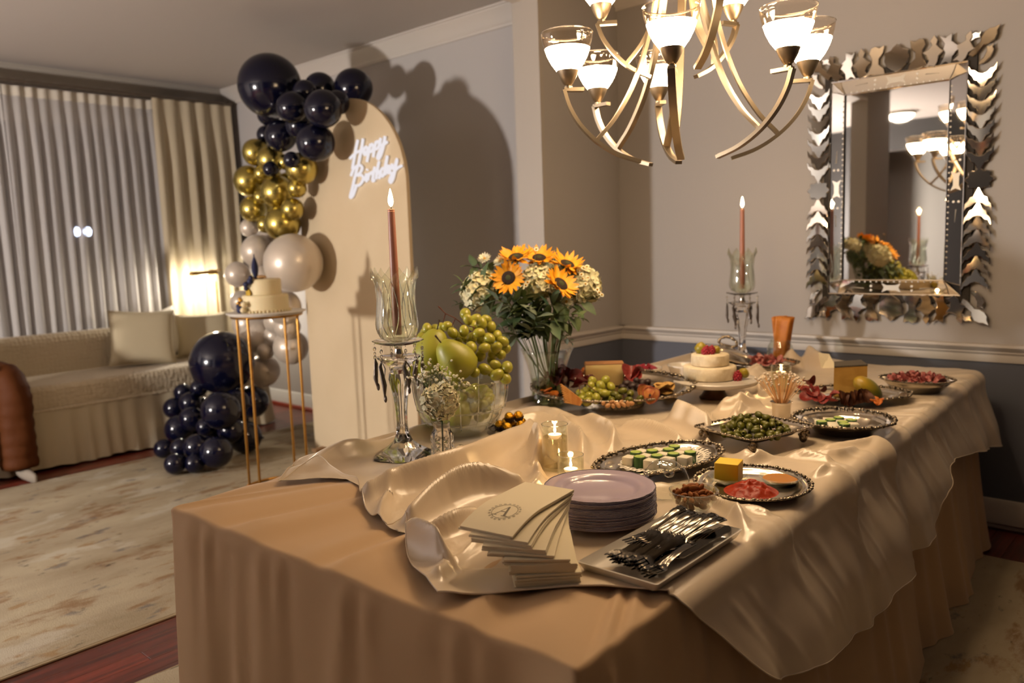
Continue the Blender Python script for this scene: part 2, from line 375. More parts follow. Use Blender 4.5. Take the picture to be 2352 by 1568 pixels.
# ================================================================== buffet table cloths
ZT = .760
T_NL, T_NR, T_FR, T_FL = Vector((-1.985, .872)), Vector((-.712, .898)), Vector((-.838, 3.90)), Vector((-2.10, 3.90))
def xr(y): t = (y - T_NR.y) / (T_FR.y - T_NR.y); return T_NR.x + (T_FR.x - T_NR.x) * t
def xl(y): t = (y - T_NL.y) / (T_FL.y - T_NL.y); return T_NL.x + (T_FL.x - T_NL.x) * t
def hsh(i): return (math.sin(i * 127.1 + 3.7) * 43758.5453) % 1.0
def wav(s, f, seed=0):
    """soft irregular folds, 0..1"""
    return .5 + .5 * math.sin(2 * PI * s * f + 1.8 * math.sin(2 * PI * s * f * .37 + seed) + seed * 1.7)
# buffet table itself (its legs are hidden by the cloth)
bt = thing('buffet_table', 'long buffet table standing entirely under beige and cream cloths', 'table', (-1.41, 2.33, 0))
MB().prism([(p.x + 1.41, p.y - 2.33) for p in ((T_NL + Vector((.02, .02))), (T_NR + Vector((-.02, .02))), (T_FR + Vector((-.02, -.02))), (T_FL + Vector((.02, -.02))))], ZT - .03, ZT - .008).obj('tabletop', mat('table_wood', '#6a4a30', .5), bt, smooth=False)
for p in (T_NL, T_NR, T_FR, T_FL):
    c = Vector((-1.41, 2.33)); q = (p - c) * .9
    MB().tube([(q.x, q.y, .0108), (q.x, q.y, ZT - .03)], .02, 10).obj('leg', mat('table_leg', '#555555', .4, 1), bt)
def cloth_mat(name, col, rough, sheen, fine, spec=.4):
    return mat(name, col, rough, bump=(fine, .05, .001), sheen=sheen, spec=spec)
beige = cloth_mat('beige_cotton', '#c0a07a', .7, .15, 500, .25)
def beige_cloth():
    n = 720; pts = []; nor = []
    C = [T_NL, T_NR, T_FR, T_FL]; L_ = [(C[(i + 1) % 4] - C[i]).length for i in range(4)]; tot = sum(L_)
    for k in range(n):
        s = tot * k / n; i = 0
        while s > L_[i]: s -= L_[i]; i += 1
        d = (C[(i + 1) % 4] - C[i]).normalized(); p = C[i] + d * s; nn = Vector((d.y, -d.x))
        rad = .10
        if s < rad: d2 = (C[i] - C[i - 1]).normalized(); n2 = Vector((d2.y, -d2.x)); nn = (nn * (.5 + .5 * s / rad) + n2 * (.5 - .5 * s / rad)).normalized()
        elif L_[i] - s < rad: d2 = (C[(i + 2) % 4] - C[(i + 1) % 4]).normalized(); n2 = Vector((d2.y, -d2.x)); u = (L_[i] - s) / rad; nn = (nn * (.5 + .5 * u) + n2 * (.5 - .5 * u)).normalized()
        pts.append(p); nor.append(nn)
    cen = Vector((-1.41, 2.33)); mb = MB(); rows = []
    def creases(s):
        # sharp creases seen on the front drop plus soft gathers
        v = 0
        for (c, wd, a) in ((.32, .035, 1.0), (.70, .04, .9), (.10, .05, .5), (1.02, .05, .7), (1.20, .04, .5)):
            v += a * math.exp(-((s - c) / wd) ** 2)
        return v
    for r in range(22):                       # top, centre outwards
        t = (r / 21) ** .6; row = []
        for k in range(n):
            s = tot * k / n; p = cen + (pts[k] - cen) * t
            dist = (1 - t) * (pts[k] - cen).length
            fr = math.exp(-dist / .45) if s < L_[0] + .3 else math.exp(-dist / .12)
            z = ZT + fr * (.019 * creases(s) + .011 * (wav(s, 7.5, 1) - .5) + .002) * sm(0, .03, dist + .012)
            row.append((p.x, p.y, z))
        rows.append(row)
    for r in range(1, 5):                     # rounded edge
        a = r / 4 * PI / 2; rr = .012
        rows.append([(pts[k].x + nor[k].x * rr * math.sin(a), pts[k].y + nor[k].y * rr * math.sin(a), rows[21][k][2] - rr * (1 - math.cos(a))) for k in range(n)])
    H = ZT - .012
    for r in range(1, 27):
        u = r / 26; row = []
        for k in range(n):
            s = tot * k / n; side = s < L_[0]
            amp = .006 + .03 * u ** .8
            g = .010 * (wav(s, 9.5, 2) - .5) * math.exp(-u * 5)
            right = L_[0] < s < L_[0] + L_[1]
            f = (wav(s, 2.6 if not right else 1.9, 4) * .75 + wav(s, 5.6, 9) * .25)
            o = .012 + amp * f * (1.0 if not right else 1.7) + g + .02 * creases(s) * (.25 + .75 * u) * (1 if side else 0) + .02 * u + (.05 * u * u if right else 0)
            zz = H * (1 - u)
            row.append((pts[k].x + nor[k].x * o, pts[k].y + nor[k].y * o, max(.013, zz + .004 * (1 - u))))
        rows.append(row)
    v = [p for row in rows for p in row]; f = []
    for r in range(len(rows) - 1):
        for k in range(n):
            k2 = (k + 1) % n; f.append((r * n + k, (r + 1) * n + k, (r + 1) * n + k2, r * n + k2))
    o = mb.add(v, f).obj('tablecloth', beige, smooth='all'); return o
tag(beige_cloth(), 'matte beige tablecloth reaching the floor around the buffet table', 'tablecloth')

# ---- the cream satin runner thrown over it: a sheet laid out by its hem, with folds
SATZ = ZT + .007
def unw(p, z=SATZ):               # photo point on the table top -> sheet coordinates
    q = pz(p[0], p[1], z); return Vector((q.x, q.y))
def unh(p):                       # photo point on the right-hand drop -> sheet coordinates
    q = px(p[0], p[1], -.69)
    for _ in range(6): q = px(p[0], p[1], xr(q.y) + .05)
    return Vector((xr(q.y) + .02 + (SATZ - q.z), q.y))
hemL = [Vector((-2.13, 3.94)), Vector((-2.10, 3.0)), Vector((-2.06, 2.2)), Vector((-2.045, 1.75)), Vector((-2.03, 1.42)), Vector((-2.01, 1.25))] + [unw(p) for p in ((640, 1112), (700, 1082), (745, 1076), (790, 1094), (822, 1104), (828, 1135), (842, 1172), (885, 1212), (928, 1198), (936, 1225), (934, 1262), (945, 1305), (975, 1345), (1008, 1386))]
hemF = [unw(p) for p in ((1008, 1386), (1060, 1384), (1130, 1372), (1220, 1360), (1330, 1356), (1440, 1356), (1540, 1364))] + [unh(p) for p in ((1600, 1400), (1650, 1460), (1700, 1528), (1742, 1548))]
hemR = [unh(p) for p in ((1742, 1548), (1790, 1520), (1850, 1490), (1900, 1462), (1950, 1412), (1975, 1370), (2010, 1330), (2048, 1300), (2042, 1282), (2075, 1240), (2108, 1195), (2120, 1150), (2140, 1110), (2160, 1060), (2200, 1040))] + [Vector((-.50, 3.96))]
hemB = [Vector((-2.13, 3.94)), Vector((-1.9, 3.96)), Vector((-1.6, 3.96)), Vector((-1.3, 3.96)), Vector((-1.0, 3.96)), Vector((-.75, 3.96)), Vector((-.50, 3.96))]
def resamp(P, n):
    Q = catmull([(p.x, p.y, 0) for p in P], 6); d = [0]
    for i in range(1, len(Q)): d.append(d[-1] + (Q[i] - Q[i - 1]).length)
    out = []; j = 0
    for k in range(n + 1):
        t = d[-1] * k / n
        while j < len(d) - 2 and d[j + 1] < t: j += 1
        u = (t - d[j]) / max(1e-9, d[j + 1] - d[j]); out.append(Q[j].lerp(Q[j + 1], u).xy)
    return out
# folds: photo points along each ridge, height, half width
RIDGES = [
 ([(1222, 998), (1160, 1035), (1090, 1078), (1010, 1105), (920, 1122), (850, 1140)], .050, .036),
 ([(1225, 1005), (1240, 1045), (1240, 1090)], .050, .028),
 ([(1140, 1005), (1185, 998), (1222, 1000)], .022, .026),
 ([(1190, 1122), (1100, 1128), (1020, 1152), (945, 1195)], .050, .028),
 ([(938, 1232), (965, 1255), (1010, 1285), (1050, 1300)], .046, .018),
 ([(1110, 1230), (1060, 1275), (1010, 1330)], .026, .022),
 ([(1090, 1180), (1040, 1210), (980, 1225)], .030, .020),
 ([(900, 1130), (880, 1165), (870, 1200)], .020, .02),
 ([(1330, 955), (1385, 985), (1412, 1020), (1385, 1070)], .034, .024),
 ([(1290, 965), (1330, 1010), (1345, 1060)], .028, .024),
 ([(1420, 945), (1520, 950), (1600, 985), (1660, 1022), (1715, 1050)], .046, .032),
 ([(1440, 975), (1500, 985), (1560, 1010)], .026, .022),
 ([(1530, 908), (1600, 932), (1680, 938), (1740, 930)], .034, .024),
 ([(1560, 955), (1630, 985), (1650, 1010), (1620, 1035)], .042, .020),
 ([(1180, 950), (1240, 945), (1320, 955), (1400, 968)], .018, .030),
 ([(1170, 968), (1230, 960), (1280, 965)], .018, .022),
 ([(1700, 880), (1780, 850), (1840, 828), (1900, 845)], .055, .060),
 ([(1740, 900), (1760, 880), (1830, 870)], .030, .028),
 ([(1690, 955), (1720, 915), (1760, 905)], .03, .024),
 ([(1610, 1060), (1660, 1090), (1600, 1080)], .015, .02),
 ([(1500, 1100), (1560, 1115), (1640, 1150), (1690, 1180), (1720, 1235)], .022, .022),
 ([(1620, 1150), (1690, 1155), (1760, 1175)], .018, .02),
 ([(1720, 1060), (1800, 1048), (1900, 1060)], .024, .022),
 ([(1860, 1040), (1920, 1045), (1960, 1030)], .018, .02),
 ([(1850, 1100), (1880, 1085), (1940, 1080)], .016, .018),
 ([(1900, 1020), (1990, 1015), (2060, 1000)], .014, .018),
 ([(690, 1052), (780, 1028), (870, 1005)], .030, .026),
 ([(1240, 1100), (1225, 1130), (1160, 1150)], .020, .02),
 ([(1330, 1240), (1360, 1215), (1330, 1200)], .014, .016),
]
RW = []
for pts_, h, wd in RIDGES:
    q_ = [unw(p, ZT + .02) for p in pts_]; RW.append(([c_.xy for c_ in catmull([(p.x, p.y, 0) for p in q_], 3)], h, wd * .9))
FLATS = []                         # (x, y, radius): where something stands the sheet lies flat
def seg_d(p, P):
    best = 9; tt = 0
    for i in range(len(P) - 1):
        a, b_ = P[i], P[i + 1]; ab = b_ - a; t = max(0, min(1, (p - a).dot(ab) / ab.length_squared)); d = (p - a - ab * t).length
        if d < best: best = d; tt = (i + t) / (len(P) - 1)
    return best, tt
def satin_h(x, y):
    p = Vector((x, y)); h = 0
    for P, hh, wd in RW:
        if not any(abs(x - q.x) < .28 and abs(y - q.y) < .28 for q in P[::3]): continue
        d, t = seg_d(p, P)
        if d < wd * 3.2: h = max(h, 0) + 1.75 * hh * (1 / (1 + (d / wd) ** 2)) ** 1.7 * (.35 + .65 * math.sin(PI * (.12 + .76 * t))) * (1 if h < .01 else .5)
    n = noise.noise(Vector((x * 3.1, y * 3.1, 4))) * .010 + abs(noise.noise(Vector((x * 5, y * 4, 9)))) * .016
    e = xr(y) - x
    n += .008 * (max(0, wav(y + .5 * e, 4.1, 3) - .45) * 1.1 + max(0, wav(y + .7 * e, 8.3, 6) - .6) * 1.0) * math.exp(-(max(0, e) / .12)) if e < .4 else 0
    h += max(0, n)
    k = 1
    for (fx, fy, r) in FLATS:
        d = math.hypot(x - fx, y - fy)
        if d < r * 1.25 + .03: k = min(k, sm(r * .97, r * 1.25 + .03, d))
    return h * k
def satin():
    NU, NV = 330, 310
    B_ = resamp(hemF, NU); T_ = resamp(hemB, NU)
    Lp = resamp(hemL[::-1], NV); Rp = resamp(hemR, NV)
    def simple(P, keys, n):
        # straight-ish version of a hem whose stations stay level with the detailed one
        return [P[0].lerp(P[-1], k / n) if keys is None else None for k in range(n + 1)]
    def chords(P, idx):
        out = []
        for a, b_ in zip(idx[:-1], idx[1:]): out += [P[a].lerp(P[b_], k / (b_ - a)) for k in range(b_ - a)]
        return out + [P[idx[-1]]]
    def smooth(P, rep):
        P = [p.copy() for p in P]
        for _ in range(rep): P = [P[0]] + [(P[k - 1] + P[k + 1]) / 2 for k in range(1, len(P) - 1)] + [P[-1]]
        return P
    kk = min(range(NV + 1), key=lambda k: (Lp[k] - Vector((-2.02, 1.27))).length)
    Ls = smooth(chords(Lp, [0, kk, NV]), 150); Rs = smooth(chords(Rp, [0, NV]), 1); Bs = smooth(chords(B_, [0, NU]), 1)
    v = []
    for j in range(NV + 1):
        t = j / NV
        for i in range(NU + 1):
            s = i / NU
            A_, B0 = Ls[j], Bs[i]
            c = Ls[j] * (1 - s) + Rs[j] * s + Bs[i] * (1 - t) + T_[i] * t - (Bs[0] * (1 - s) * (1 - t) + Bs[NU] * s * (1 - t) + T_[0] * (1 - s) * t + T_[NU] * s * t)
            c = c + (Lp[j] - Ls[j]) * math.exp(-s / .05) + (Rp[j] - Rs[j]) * math.exp(-(1 - s) / .06) + (B_[i] - Bs[i]) * math.exp(-t / .05)
            x, y = c.x, c.y; edge = min(s, 1 - s, t, 1 - t)
            e = x - xr(y); el = xl(y) - x; rr = .038; arc = rr * PI / 2
            hem_k = sm(0, .05, min(s, 1) if True else 1)
            if e > -.0:
                h = satin_h(xr(y), y)
                if e < arc: a = e / rr; X = xr(y) + (rr + h) * math.sin(a); Z = SATZ - rr + (rr + h) * math.cos(a)
                else:
                    dn = e - arc; fo = wav(y - .22 * dn, 2.3, 5) * .75 + wav(y - .3 * dn, 5.1, 2) * .3
                    gath = .009 * (max(0, wav(y - .5 * e, 4.1, 3) - .45) * 1.1 + max(0, wav(y - .7 * e, 8.3, 6) - .6)) * math.exp(-dn / .2)
                    X = xr(y) + rr + h * math.exp(-dn / .1) + gath * sm(0, .06, dn) + .066 * sm(0, .5, dn) * fo + .035 * dn + .046 * sm(0, .22, dn); Z = SATZ - rr - dn * .985
                v.append((X, y, Z))
            elif el > 0:
                a = min(el / rr, PI / 2 + .0); h = .034 * sm(1.15, 1.3, y)
                X = xl(y) - (rr + h) * math.sin(a); Z = SATZ - rr + (rr + h) * math.cos(a) - max(0, el - arc)
                v.append((X, y, Z))
            else:
                h = satin_h(x, y)
                h += .052 * math.exp(-((x - xl(y) - .028) / .036) ** 2) * sm(1.16, 1.28, y) * (1 - .6 * sm(1.6, 2.0, y)) * (.75 + .25 * math.sin(y * 19))
                # the hem curls up a little
                if t < .06: h += .010 * (1 - t / .06) * (.4 + .6 * wav(x, 4, 2)) * .6
                if s < .05: h += .012 * (1 - s / .05) * wav(y, 6, 1) * .6
                v.append((x, y, SATZ + h + (.004 if t < .05 else 0)))
    f = [(j * (NU + 1) + i, j * (NU + 1) + i + 1, (j + 1) * (NU + 1) + i + 1, (j + 1) * (NU + 1) + i) for j in range(NV) for i in range(NU)]
    sat = mat('cream_satin', '#cfbda4', .27, bump=(700, .02, .0005), sheen=.1, spec=.75)
    o = MB().add(v, f).obj('satin_overlay', sat, smooth='all')
    # narrow sewn hem along the edge
    hm = MB(); ring = [j * (NU + 1) for j in range(NV, -1, -1)] + list(range(1, NU + 1)) + [j * (NU + 1) + NU for j in range(1, NV + 1)]
    hm.tube([v[i] for i in ring], .0018, 5); hm.obj('sewn_hem', sat, o)
    return o
FLATS += [(-1.875, 1.53, .075), (-1.88, 1.80, .10), (-1.675, 1.52, .035), (-1.69, 1.61, .03), (-1.97, 2.36, .08), (-1.82, 1.93, .09), (-1.37, 1.66, .04), (-1.315, 1.63, .04), (-1.044, 1.407, .145), (-.987, 1.13, .14), (-.84, 1.34, .19), (-.90, 1.58, .06),
 (-1.02, 1.69, .05), (-.875, 1.85, .155), (-1.19, 1.87, .16), (-1.03, 2.22, .13), (-.90, 2.57, .11), (-1.14, 2.63, .04), (-1.66, 2.42, .19), (-1.86, 2.50, .22), (-1.52, 2.60, .12), (-1.52, 2.86, .13), (-1.06, 3.06, .18), (-.92, 3.36, .13), (-1.80, 3.72, .08), (-1.642, 3.80, .07), (-1.63, 3.50, .16), (-1.33, 3.05, .05), (-2.0, 3.17, .08), (-1.95, 3.35, .08)]
satin_o = satin()
tag(satin_o, 'crumpled cream satin cloth spread over the beige tablecloth', 'satin cloth')
# ================================================================== chandelier
nickel = mat('brushed_nickel', '#948672', .38, 1, aniso=.3)
CC = Vector((-1.315, 2.275, 0)); ZCUP = 1.868
chan = thing('chandelier', 'brushed nickel chandelier with frosted glass bowl shades above the buffet', 'chandelier', (CC.x, CC.y, ZC))
shade_top = thin_glass('clear_shade_glass', '#fffaf3', 1.3, .02)
frost = glow('frosted_lit_glass', (1.0, .71, .42), SHADE_E)
crystal_r = mat('rim_crystal', '#ffffff', .05, trans=1.0, ior=1.5)
def shade_mesh():
    g = [(.0295, 0), (.043, .018), (.053, .037), (.0595, .056)]
    me1 = MB().lathe(g, 28, cap0=False, cap1=False).mesh('frosted_bowl', frost, 'all')
    g2 = [(.0595, .056), (.0640, .070), (.0672, .084), (.0685, .096), (.0668, .0965), (.0655, .084), (.0622, .070), (.0580, .057)]
    me2 = MB().lathe(g2, 40, cap0=False, cap1=False).mesh('clear_rim', shade_top, 'all')
    cup = [(.007, -.048), (.011, -.047), (.011, -.041), (.008, -.040), (.014, -.034), (.024, -.016), (.031, .002), (.0315, .004), (.026, .004)]
    me3 = MB().lathe(cup, 28).mesh('cup', nickel)
    me4 = MB().tube([(.0677 * math.cos(2 * PI * k / 48), .0677 * math.sin(2 * PI * k / 48), .0962) for k in range(49)], .0013, 6).mesh('rim_edge', crystal_r)
    return me1, me2, me3, me4
SHM = shade_mesh()
def chan_light(p, arm_pts, hub_pts, tilt=0):
    """one lamp: bowed lower arm with its flag, cup, frosted bowl and clear rim, all parts of the chandelier"""
    v = Vector((p.x - CC.x, p.y - CC.y, 0)); R = v.length; u = v.normalized(); o = Vector((0, 0, p.z - ZC))
    P = lambda rho, z: u * rho + o + Vector((0, 0, z))
    side = Vector((-u.y, u.x, 0))
    a = MB(); cv = catmull([P(R + r, z) for r, z in arm_pts], 7); a.tube(cv, 0, flat=(.022, .011), up=side.cross(Vector((0, 0, 1))))
    a.tube([P(R + .014, -.004), P(R - .048, -.004)], 0, flat=(.022, .011), up=Vector((0, 0, 1)))
    ao = a.obj('arm', nickel, chan, 30)
    if hub_pts:
        h = MB(); h.tube(catmull([P(R + r, z) for r, z in hub_pts], 7), 0, flat=(.022, .011), up=side.cross(Vector((0, 0, 1)))); h.obj('hub_bar', nickel, chan, 30)
    c = link('cup', SHM[2], chan, P(R, .052), None, 1.12); sh = link('frosted_bowl', SHM[0], chan, P(R, .052), None, 1.16); link('clear_rim', SHM[1], sh); link('rim_edge', SHM[3], sh)
ARM = [(.014, -.004), (-.002, -.055), (-.035, -.110), (-.085, -.160), (-.150, -.200), (-.225, -.225)]
HUB = [(-.318, .62), (-.300, .40), (-.268, .20), (-.215, .03), (-.150, -.085), (-.088, -.155)]
for q in ((1305, 203), (1373, 240), (1543, 155), (1810, 155), (1855, 182), (1514, 237)):
    chan_light(pz(q[0], q[1], ZCUP), ARM, HUB)
for an, rad in ((-143, .25), (68, .20), (-38, .26)):
    p = CC + Vector((math.cos(math.radians(an)) * rad, math.sin(math.radians(an)) * rad, 2.078))
    chan_light(p, [(.014, -.004), (-.004, -.05), (-.04, -.10), (-.09, -.145), (-.15, -.175)], [(-rad + .03, .40), (-rad + .045, .2), (-rad + .075, .05), (-rad + .12, -.06), (-.075, -.13)])
MB().lathe([(.0, -.46), (.03, -.455), (.042, -.43), (.046, -.36), (.040, -.33), (.012, -.31), (.010, -.03), (.06, -.028), (.066, -.012), (.066, 0)], 28).obj('stem_and_canopy', nickel, chan)
# ================================================================== hall ceiling lamp and living-room lamp (behind the camera, seen in the mirror and as highlights)
hl = thing('ceiling_light', 'flush round ceiling light of the hall, seen in the mirror', 'ceiling light', (-3.285, -2.767, ZC))
MB().lathe([(.0, -.125), (.06, -.118), (.12, -.09), (.155, -.05), (.16, -.03)], 28, cap0=False, cap1=False).obj('glass_dome', glow('dome_glow', (1, .86, .68), DOME_E), hl, 'all')
MB().lathe([(.172, -.036), (.178, -.02), (.175, 0)], 28).obj('rim', nickel, hl); MB().lathe([(0, -.15), (.01, -.145), (.012, -.126), (0, -.126)], 12).obj('finial', nickel, hl)
ll = thing('globe_lamp', 'standing lamp with a lit glass globe in the living room', 'lamp', (-4.70, -2.50, 0))
MB().lathe([(.14, 0), (.14, .015), (.03, .03), (.012, .05), (.012, 1.20), (.035, 1.21), (.035, 1.25), (.0, 1.25)], 24).obj('stand', mat('lamp_brass', '#b08a48', .3, 1), ll)
MB().ball((0, 0, 1.405), .155, 24, 16).obj('globe', glow('globe_glow', (1, .92, .86), GLOBE_E), ll, 'all')
# ================================================================== venetian mirror
MCX, MCZ = -1.2585, 1.620
mir = thing('wall_mirror', 'large rectangular wall mirror with a frame of leaf-shaped glass pieces', 'mirror', (MCX, YW - .001, MCZ), (PI / 2, 0, 0))
silver = mat('mirror_silver', '#e6e2dc', .018, 1); antique = mat('mirror_piece', '#d8d1c6', .06, 1); etch = mat('etched_glass', '#b9b3a8', .45, .6)
HX, HY, BW = .306, .530, .070
MB().box((0, 0, .008), (2 * HX + .07, 2 * HY + .07, .014)).obj('backing_board', mat('mirror_board', '#2a241e', .8), mir, smooth=False)
ix, iy = HX - BW, HY - BW
MB().prism([(-ix, -iy), (ix, -iy), (ix, iy), (-ix, iy)], .016, .021, inset=.004, zi=.022).obj('mirror_glass', silver, mir, smooth=False)
def strip(x0, y0, x1, y1, out):
    """sloping border strip between the inner glass and the outer bead"""
    mb = MB(); c = .045
    if out[0]:
        xi, xo = out[0] * ix, out[0] * HX
        v = [(xi, -iy + .004, .0265), (xi, iy - .004, .0265), (xo, HY - c, .0215), (xo, -HY + c, .0215)]
    else:
        yi, yo = out[1] * iy, out[1] * HY
        v = [(-ix + .004, yi, .0265), (ix - .004, yi, .0265), (HX - c, yo, .0215), (-HX + c, yo, .0215)]
    v2 = [(a, b, .015) for a, b, _ in v]
    f = [(0, 1, 2, 3), (7, 6, 5, 4)] + [(i, (i + 1) % 4, 4 + (i + 1) % 4, 4 + i) for i in range(4)]
    return mb.add(v + v2, f)
for out in ((1, 0), (-1, 0), (0, 1), (0, -1)):
    st = strip(0, 0, 0, 0, out).obj('border_strip', silver, mir, smooth=False)
    e = MB(); horiz = out[0] == 0; Ln = (ix if horiz else iy) - .03
    def on(u, t, r=.0042, lift=.0006):  # u along, t 0..1 across the strip from inside
        across = (iy + (HY - iy) * t) * out[1] if horiz else (ix + (HX - ix) * t) * out[0]
        z = .0265 - .005 * t + lift
        return (u, across, z) if horiz else (across, u, z)
    n = int(2 * Ln / .026)
    for k in range(n + 1):
        e.ball(on(-Ln + 2 * Ln * k / n, .10), (.0045, .0045, .0008), 8, 4)
    for sgn in (-1, 1):
        for t in (.42, .72): e.ball(on(sgn * .095, t), (.0065, .0065, .0009), 8, 4)
        a0 = on(sgn * .13, .58); a1 = on(sgn * .19, .52); e.tube([a0, a1], [.003, .0008], 6)
    bow = [(-.045, .2), (-.02, .35), (.02, .35), (.045, .2), (.034, .5), (.045, .85), (.02, .70), (-.02, .70), (-.045, .85), (-.034, .5)]
    vv = [on(u, t, lift=.0009) for u, t in bow]; e.add(vv, [tuple(range(len(vv)))])
    e.obj('etching', etch, st, smooth=False)
# corner plates and beads
for sx in (-1, 1):
    for sy in (-1, 1):
        v = [(sx * HX, sy * HY, .021), (sx * (HX - .047), sy * HY, .021), (sx * (HX - .058), sy * (HY - .04), .026), (sx * ix, sy * (iy + .004), .033), (sx * ix, sy * iy, .033), (sx * (ix + .004), sy * iy, .033), (sx * (HX - .04), sy * (HY - .058), .026), (sx * HX, sy * (HY - .047), .021)]
        if sx * sy < 0: v = v[::-1]
        MB().add(v, [tuple(range(8))]).obj('corner_plate', antique, mir, smooth=False)
        e = MB(); e.tube([v[1], v[2], v[3]] if sx * sy > 0 else [v[6], v[5], v[4]], .0022, 6); e.tube([v[5], v[6], v[7]] if sx * sy > 0 else [v[2], v[1], v[0]], .0022, 6); e.obj('corner_bead', silver, mir)
for rx, ry, z, r in ((HX, HY, .022, .0042), (ix, iy, .031, .0030)):
    for a, b in (((-rx, -ry), (rx, -ry)), ((rx, -ry), (rx, ry)), ((rx, ry), (-rx, ry)), ((-rx, ry), (-rx, -ry))):
        MB().tube([(a[0], a[1], z), (b[0], b[1], z)], r, 8).obj('bead_rod', silver, mir)
BAT = [(-.056, .034), (-.044, .022), (-.030, .020), (-.016, .012), (0, .009), (.016, .012), (.030, .021), (.042, .022), (.056, .036), (.053, .014), (.040, .006), (.036, -.006), (.022, -.010), (.012, -.022), (0, -.036), (-.012, -.022), (-.022, -.010), (-.034, -.007), (-.042, .004), (-.053, .012)][::-1]
BAT = [(x * 1.02, y * 1.62) for x, y in BAT]
SHIELD = [(0, .058), (.016, .046), (.024, .036), (.040, .030), (.050, .026), (.048, .010), (.050, -.006), (.040, -.030), (.022, -.046), (0, -.058), (-.022, -.046), (-.040, -.030), (-.050, -.006), (-.048, .010), (-.050, .026), (-.040, .030), (-.024, .036), (-.016, .046)][::-1]
HOUR = [(-.030, .055), (-.012, .048), (.002, .056), (.018, .050), (.024, .030), (.014, .010), (.014, -.010), (.026, -.034), (.040, -.050), (.018, -.046), (-.004, -.050), (-.036, -.052), (-.030, -.030), (-.012, -.012), (-.012, .008), (-.026, .026)][::-1]
LEAF = [(.004, .056), (.016, .036), (.012, .022), (.026, .006), (.036, -.002), (.020, -.016), (.018, -.034), (.008, -.052), (-.010, -.046), (-.024, -.050), (-.012, -.028), (-.018, -.012), (-.034, .002), (-.016, .010), (-.004, .022), (-.010, .036), (-.006, .044)][::-1]
STAR = [(-.028, .050), (-.010, .040), (.012, .052), (.012, .026), (.030, .010), (.046, .000), (.026, -.010), (.014, -.026), (.010, -.052), (-.008, -.040), (-.028, -.050), (-.016, -.028), (-.010, -.010), (-.016, .004), (-.012, .020)][::-1]
BIGLEAF = [(-.075, -.012), (-.055, -.016), (-.010, -.012), (.006, -.024), (.030, -.030), (.050, -.022), (.062, -.010), (.088, 0), (.064, .012), (.052, .024), (.030, .030), (.006, .024), (-.010, .012), (-.055, .014), (-.080, .010)]
CRES = [(-.052, .004), (-.030, -.012), (.004, -.018), (.032, -.010), (.040, .004), (.054, .010), (.036, .018), (.030, .030), (.012, .014), (-.014, .008), (-.036, .012)]
ROSE = [(.054 * (1 + .12 * math.cos(8 * k * PI / 16)) * math.cos(k * PI / 16) * 1.0, .047 * (1 + .12 * math.cos(8 * k * PI / 16)) * math.sin(k * PI / 16)) for k in range(32)]
def flip(p, fx, fy):
    q = [(x * fx, y * fy) for x, y in p]
    return q if fx * fy > 0 else q[::-1]
rnd = random.Random(3)
def piece(p, x, y, rot=0, fx=1, fy=1, sc=1, z=0, tilt=0):
    me = MB().prism([(a * sc, b * sc) for a, b in flip(p, fx, fy)], 0, .0035, inset=.0030, zi=.0062).mesh('glass_leaf', antique, False)
    link('glass_leaf', me, mir, (x, y, .017 + z), (tilt + rnd.uniform(-.05, .05), rnd.uniform(-.09, .09), rot))
for sx in (-1, 1):
    X = sx * (HX + .060)
    piece(ROSE, X, 0, 0)
    for k in range(7):
        piece(BAT, X, .090 + k * .0605, 0, sx, 1, 1, .004, .085); piece(BAT, X, -.090 - k * .0605, 0, sx, -1, 1, .004, -.085)
for sy in (-1, 1):
    Y = sy * (HY + .066)
    piece(SHIELD, 0, Y, 0, 1, sy, 1.15)
    for sx in (-1, 1):
        piece(HOUR, sx * .096, Y, 0, sx, sy, 1.3); piece(LEAF, sx * .158, Y, 0, sx, sy, 1.35, .003); piece(STAR, sx * .222, Y, 0, sx, sy, 1.35, .001); piece(LEAF, sx * .290, Y - sy * .002, -sx * sy * .3, sx, sy, 1.3, .004)
        piece(BIGLEAF, sx * (HX + .062), sy * (HY + .075), math.atan2(sy, sx), 1, 1, 1.0, .003)
        piece(CRES, sx * (HX + .075), sy * (HY + .012), sy * sx * .9, sx, sy, 1.0); piece(CRES, sx * (HX + .010), sy * (HY + .095), sy * sx * .75 , sx, -sy, .9)
# ================================================================== table ware and food
ZS = SATZ + .0015                    # standing height on the satin
silver_m = mat('polished_silver', '#cfc6b8', .16, 1, bump=(60, .03, .002)); silver_d = mat('chased_silver', '#a79a86', .26, 1, bump=(260, .5, .003), var=(90, '#5c5144', .12))
crystal = mat('crystal', '#ffffff', .015, trans=1.0, ior=1.5)
clearg = thin_glass('clear_glass', '#fbfdfa', 1.5, .015)
cutg = thin_glass('cut_glass', '#fbfdf8', 2.2, .03)
porcel = mat('white_porcelain', '#ddd6cb', .2, coat=.4)
def ex(p, n):
    return (1 if p >= 0 else -1) * abs(p) ** (2 / n)
def oval(rx, ry, n, e=2.0, wave=None):
    out = []
    for k in range(n):
        a = 2 * PI * k / n; s = 1 + (wave[1] * math.cos(wave[0] * a) if wave else 0)
        out.append((rx * ex(math.cos(a), e) * s, ry * ex(math.sin(a), e) * s))
    return out
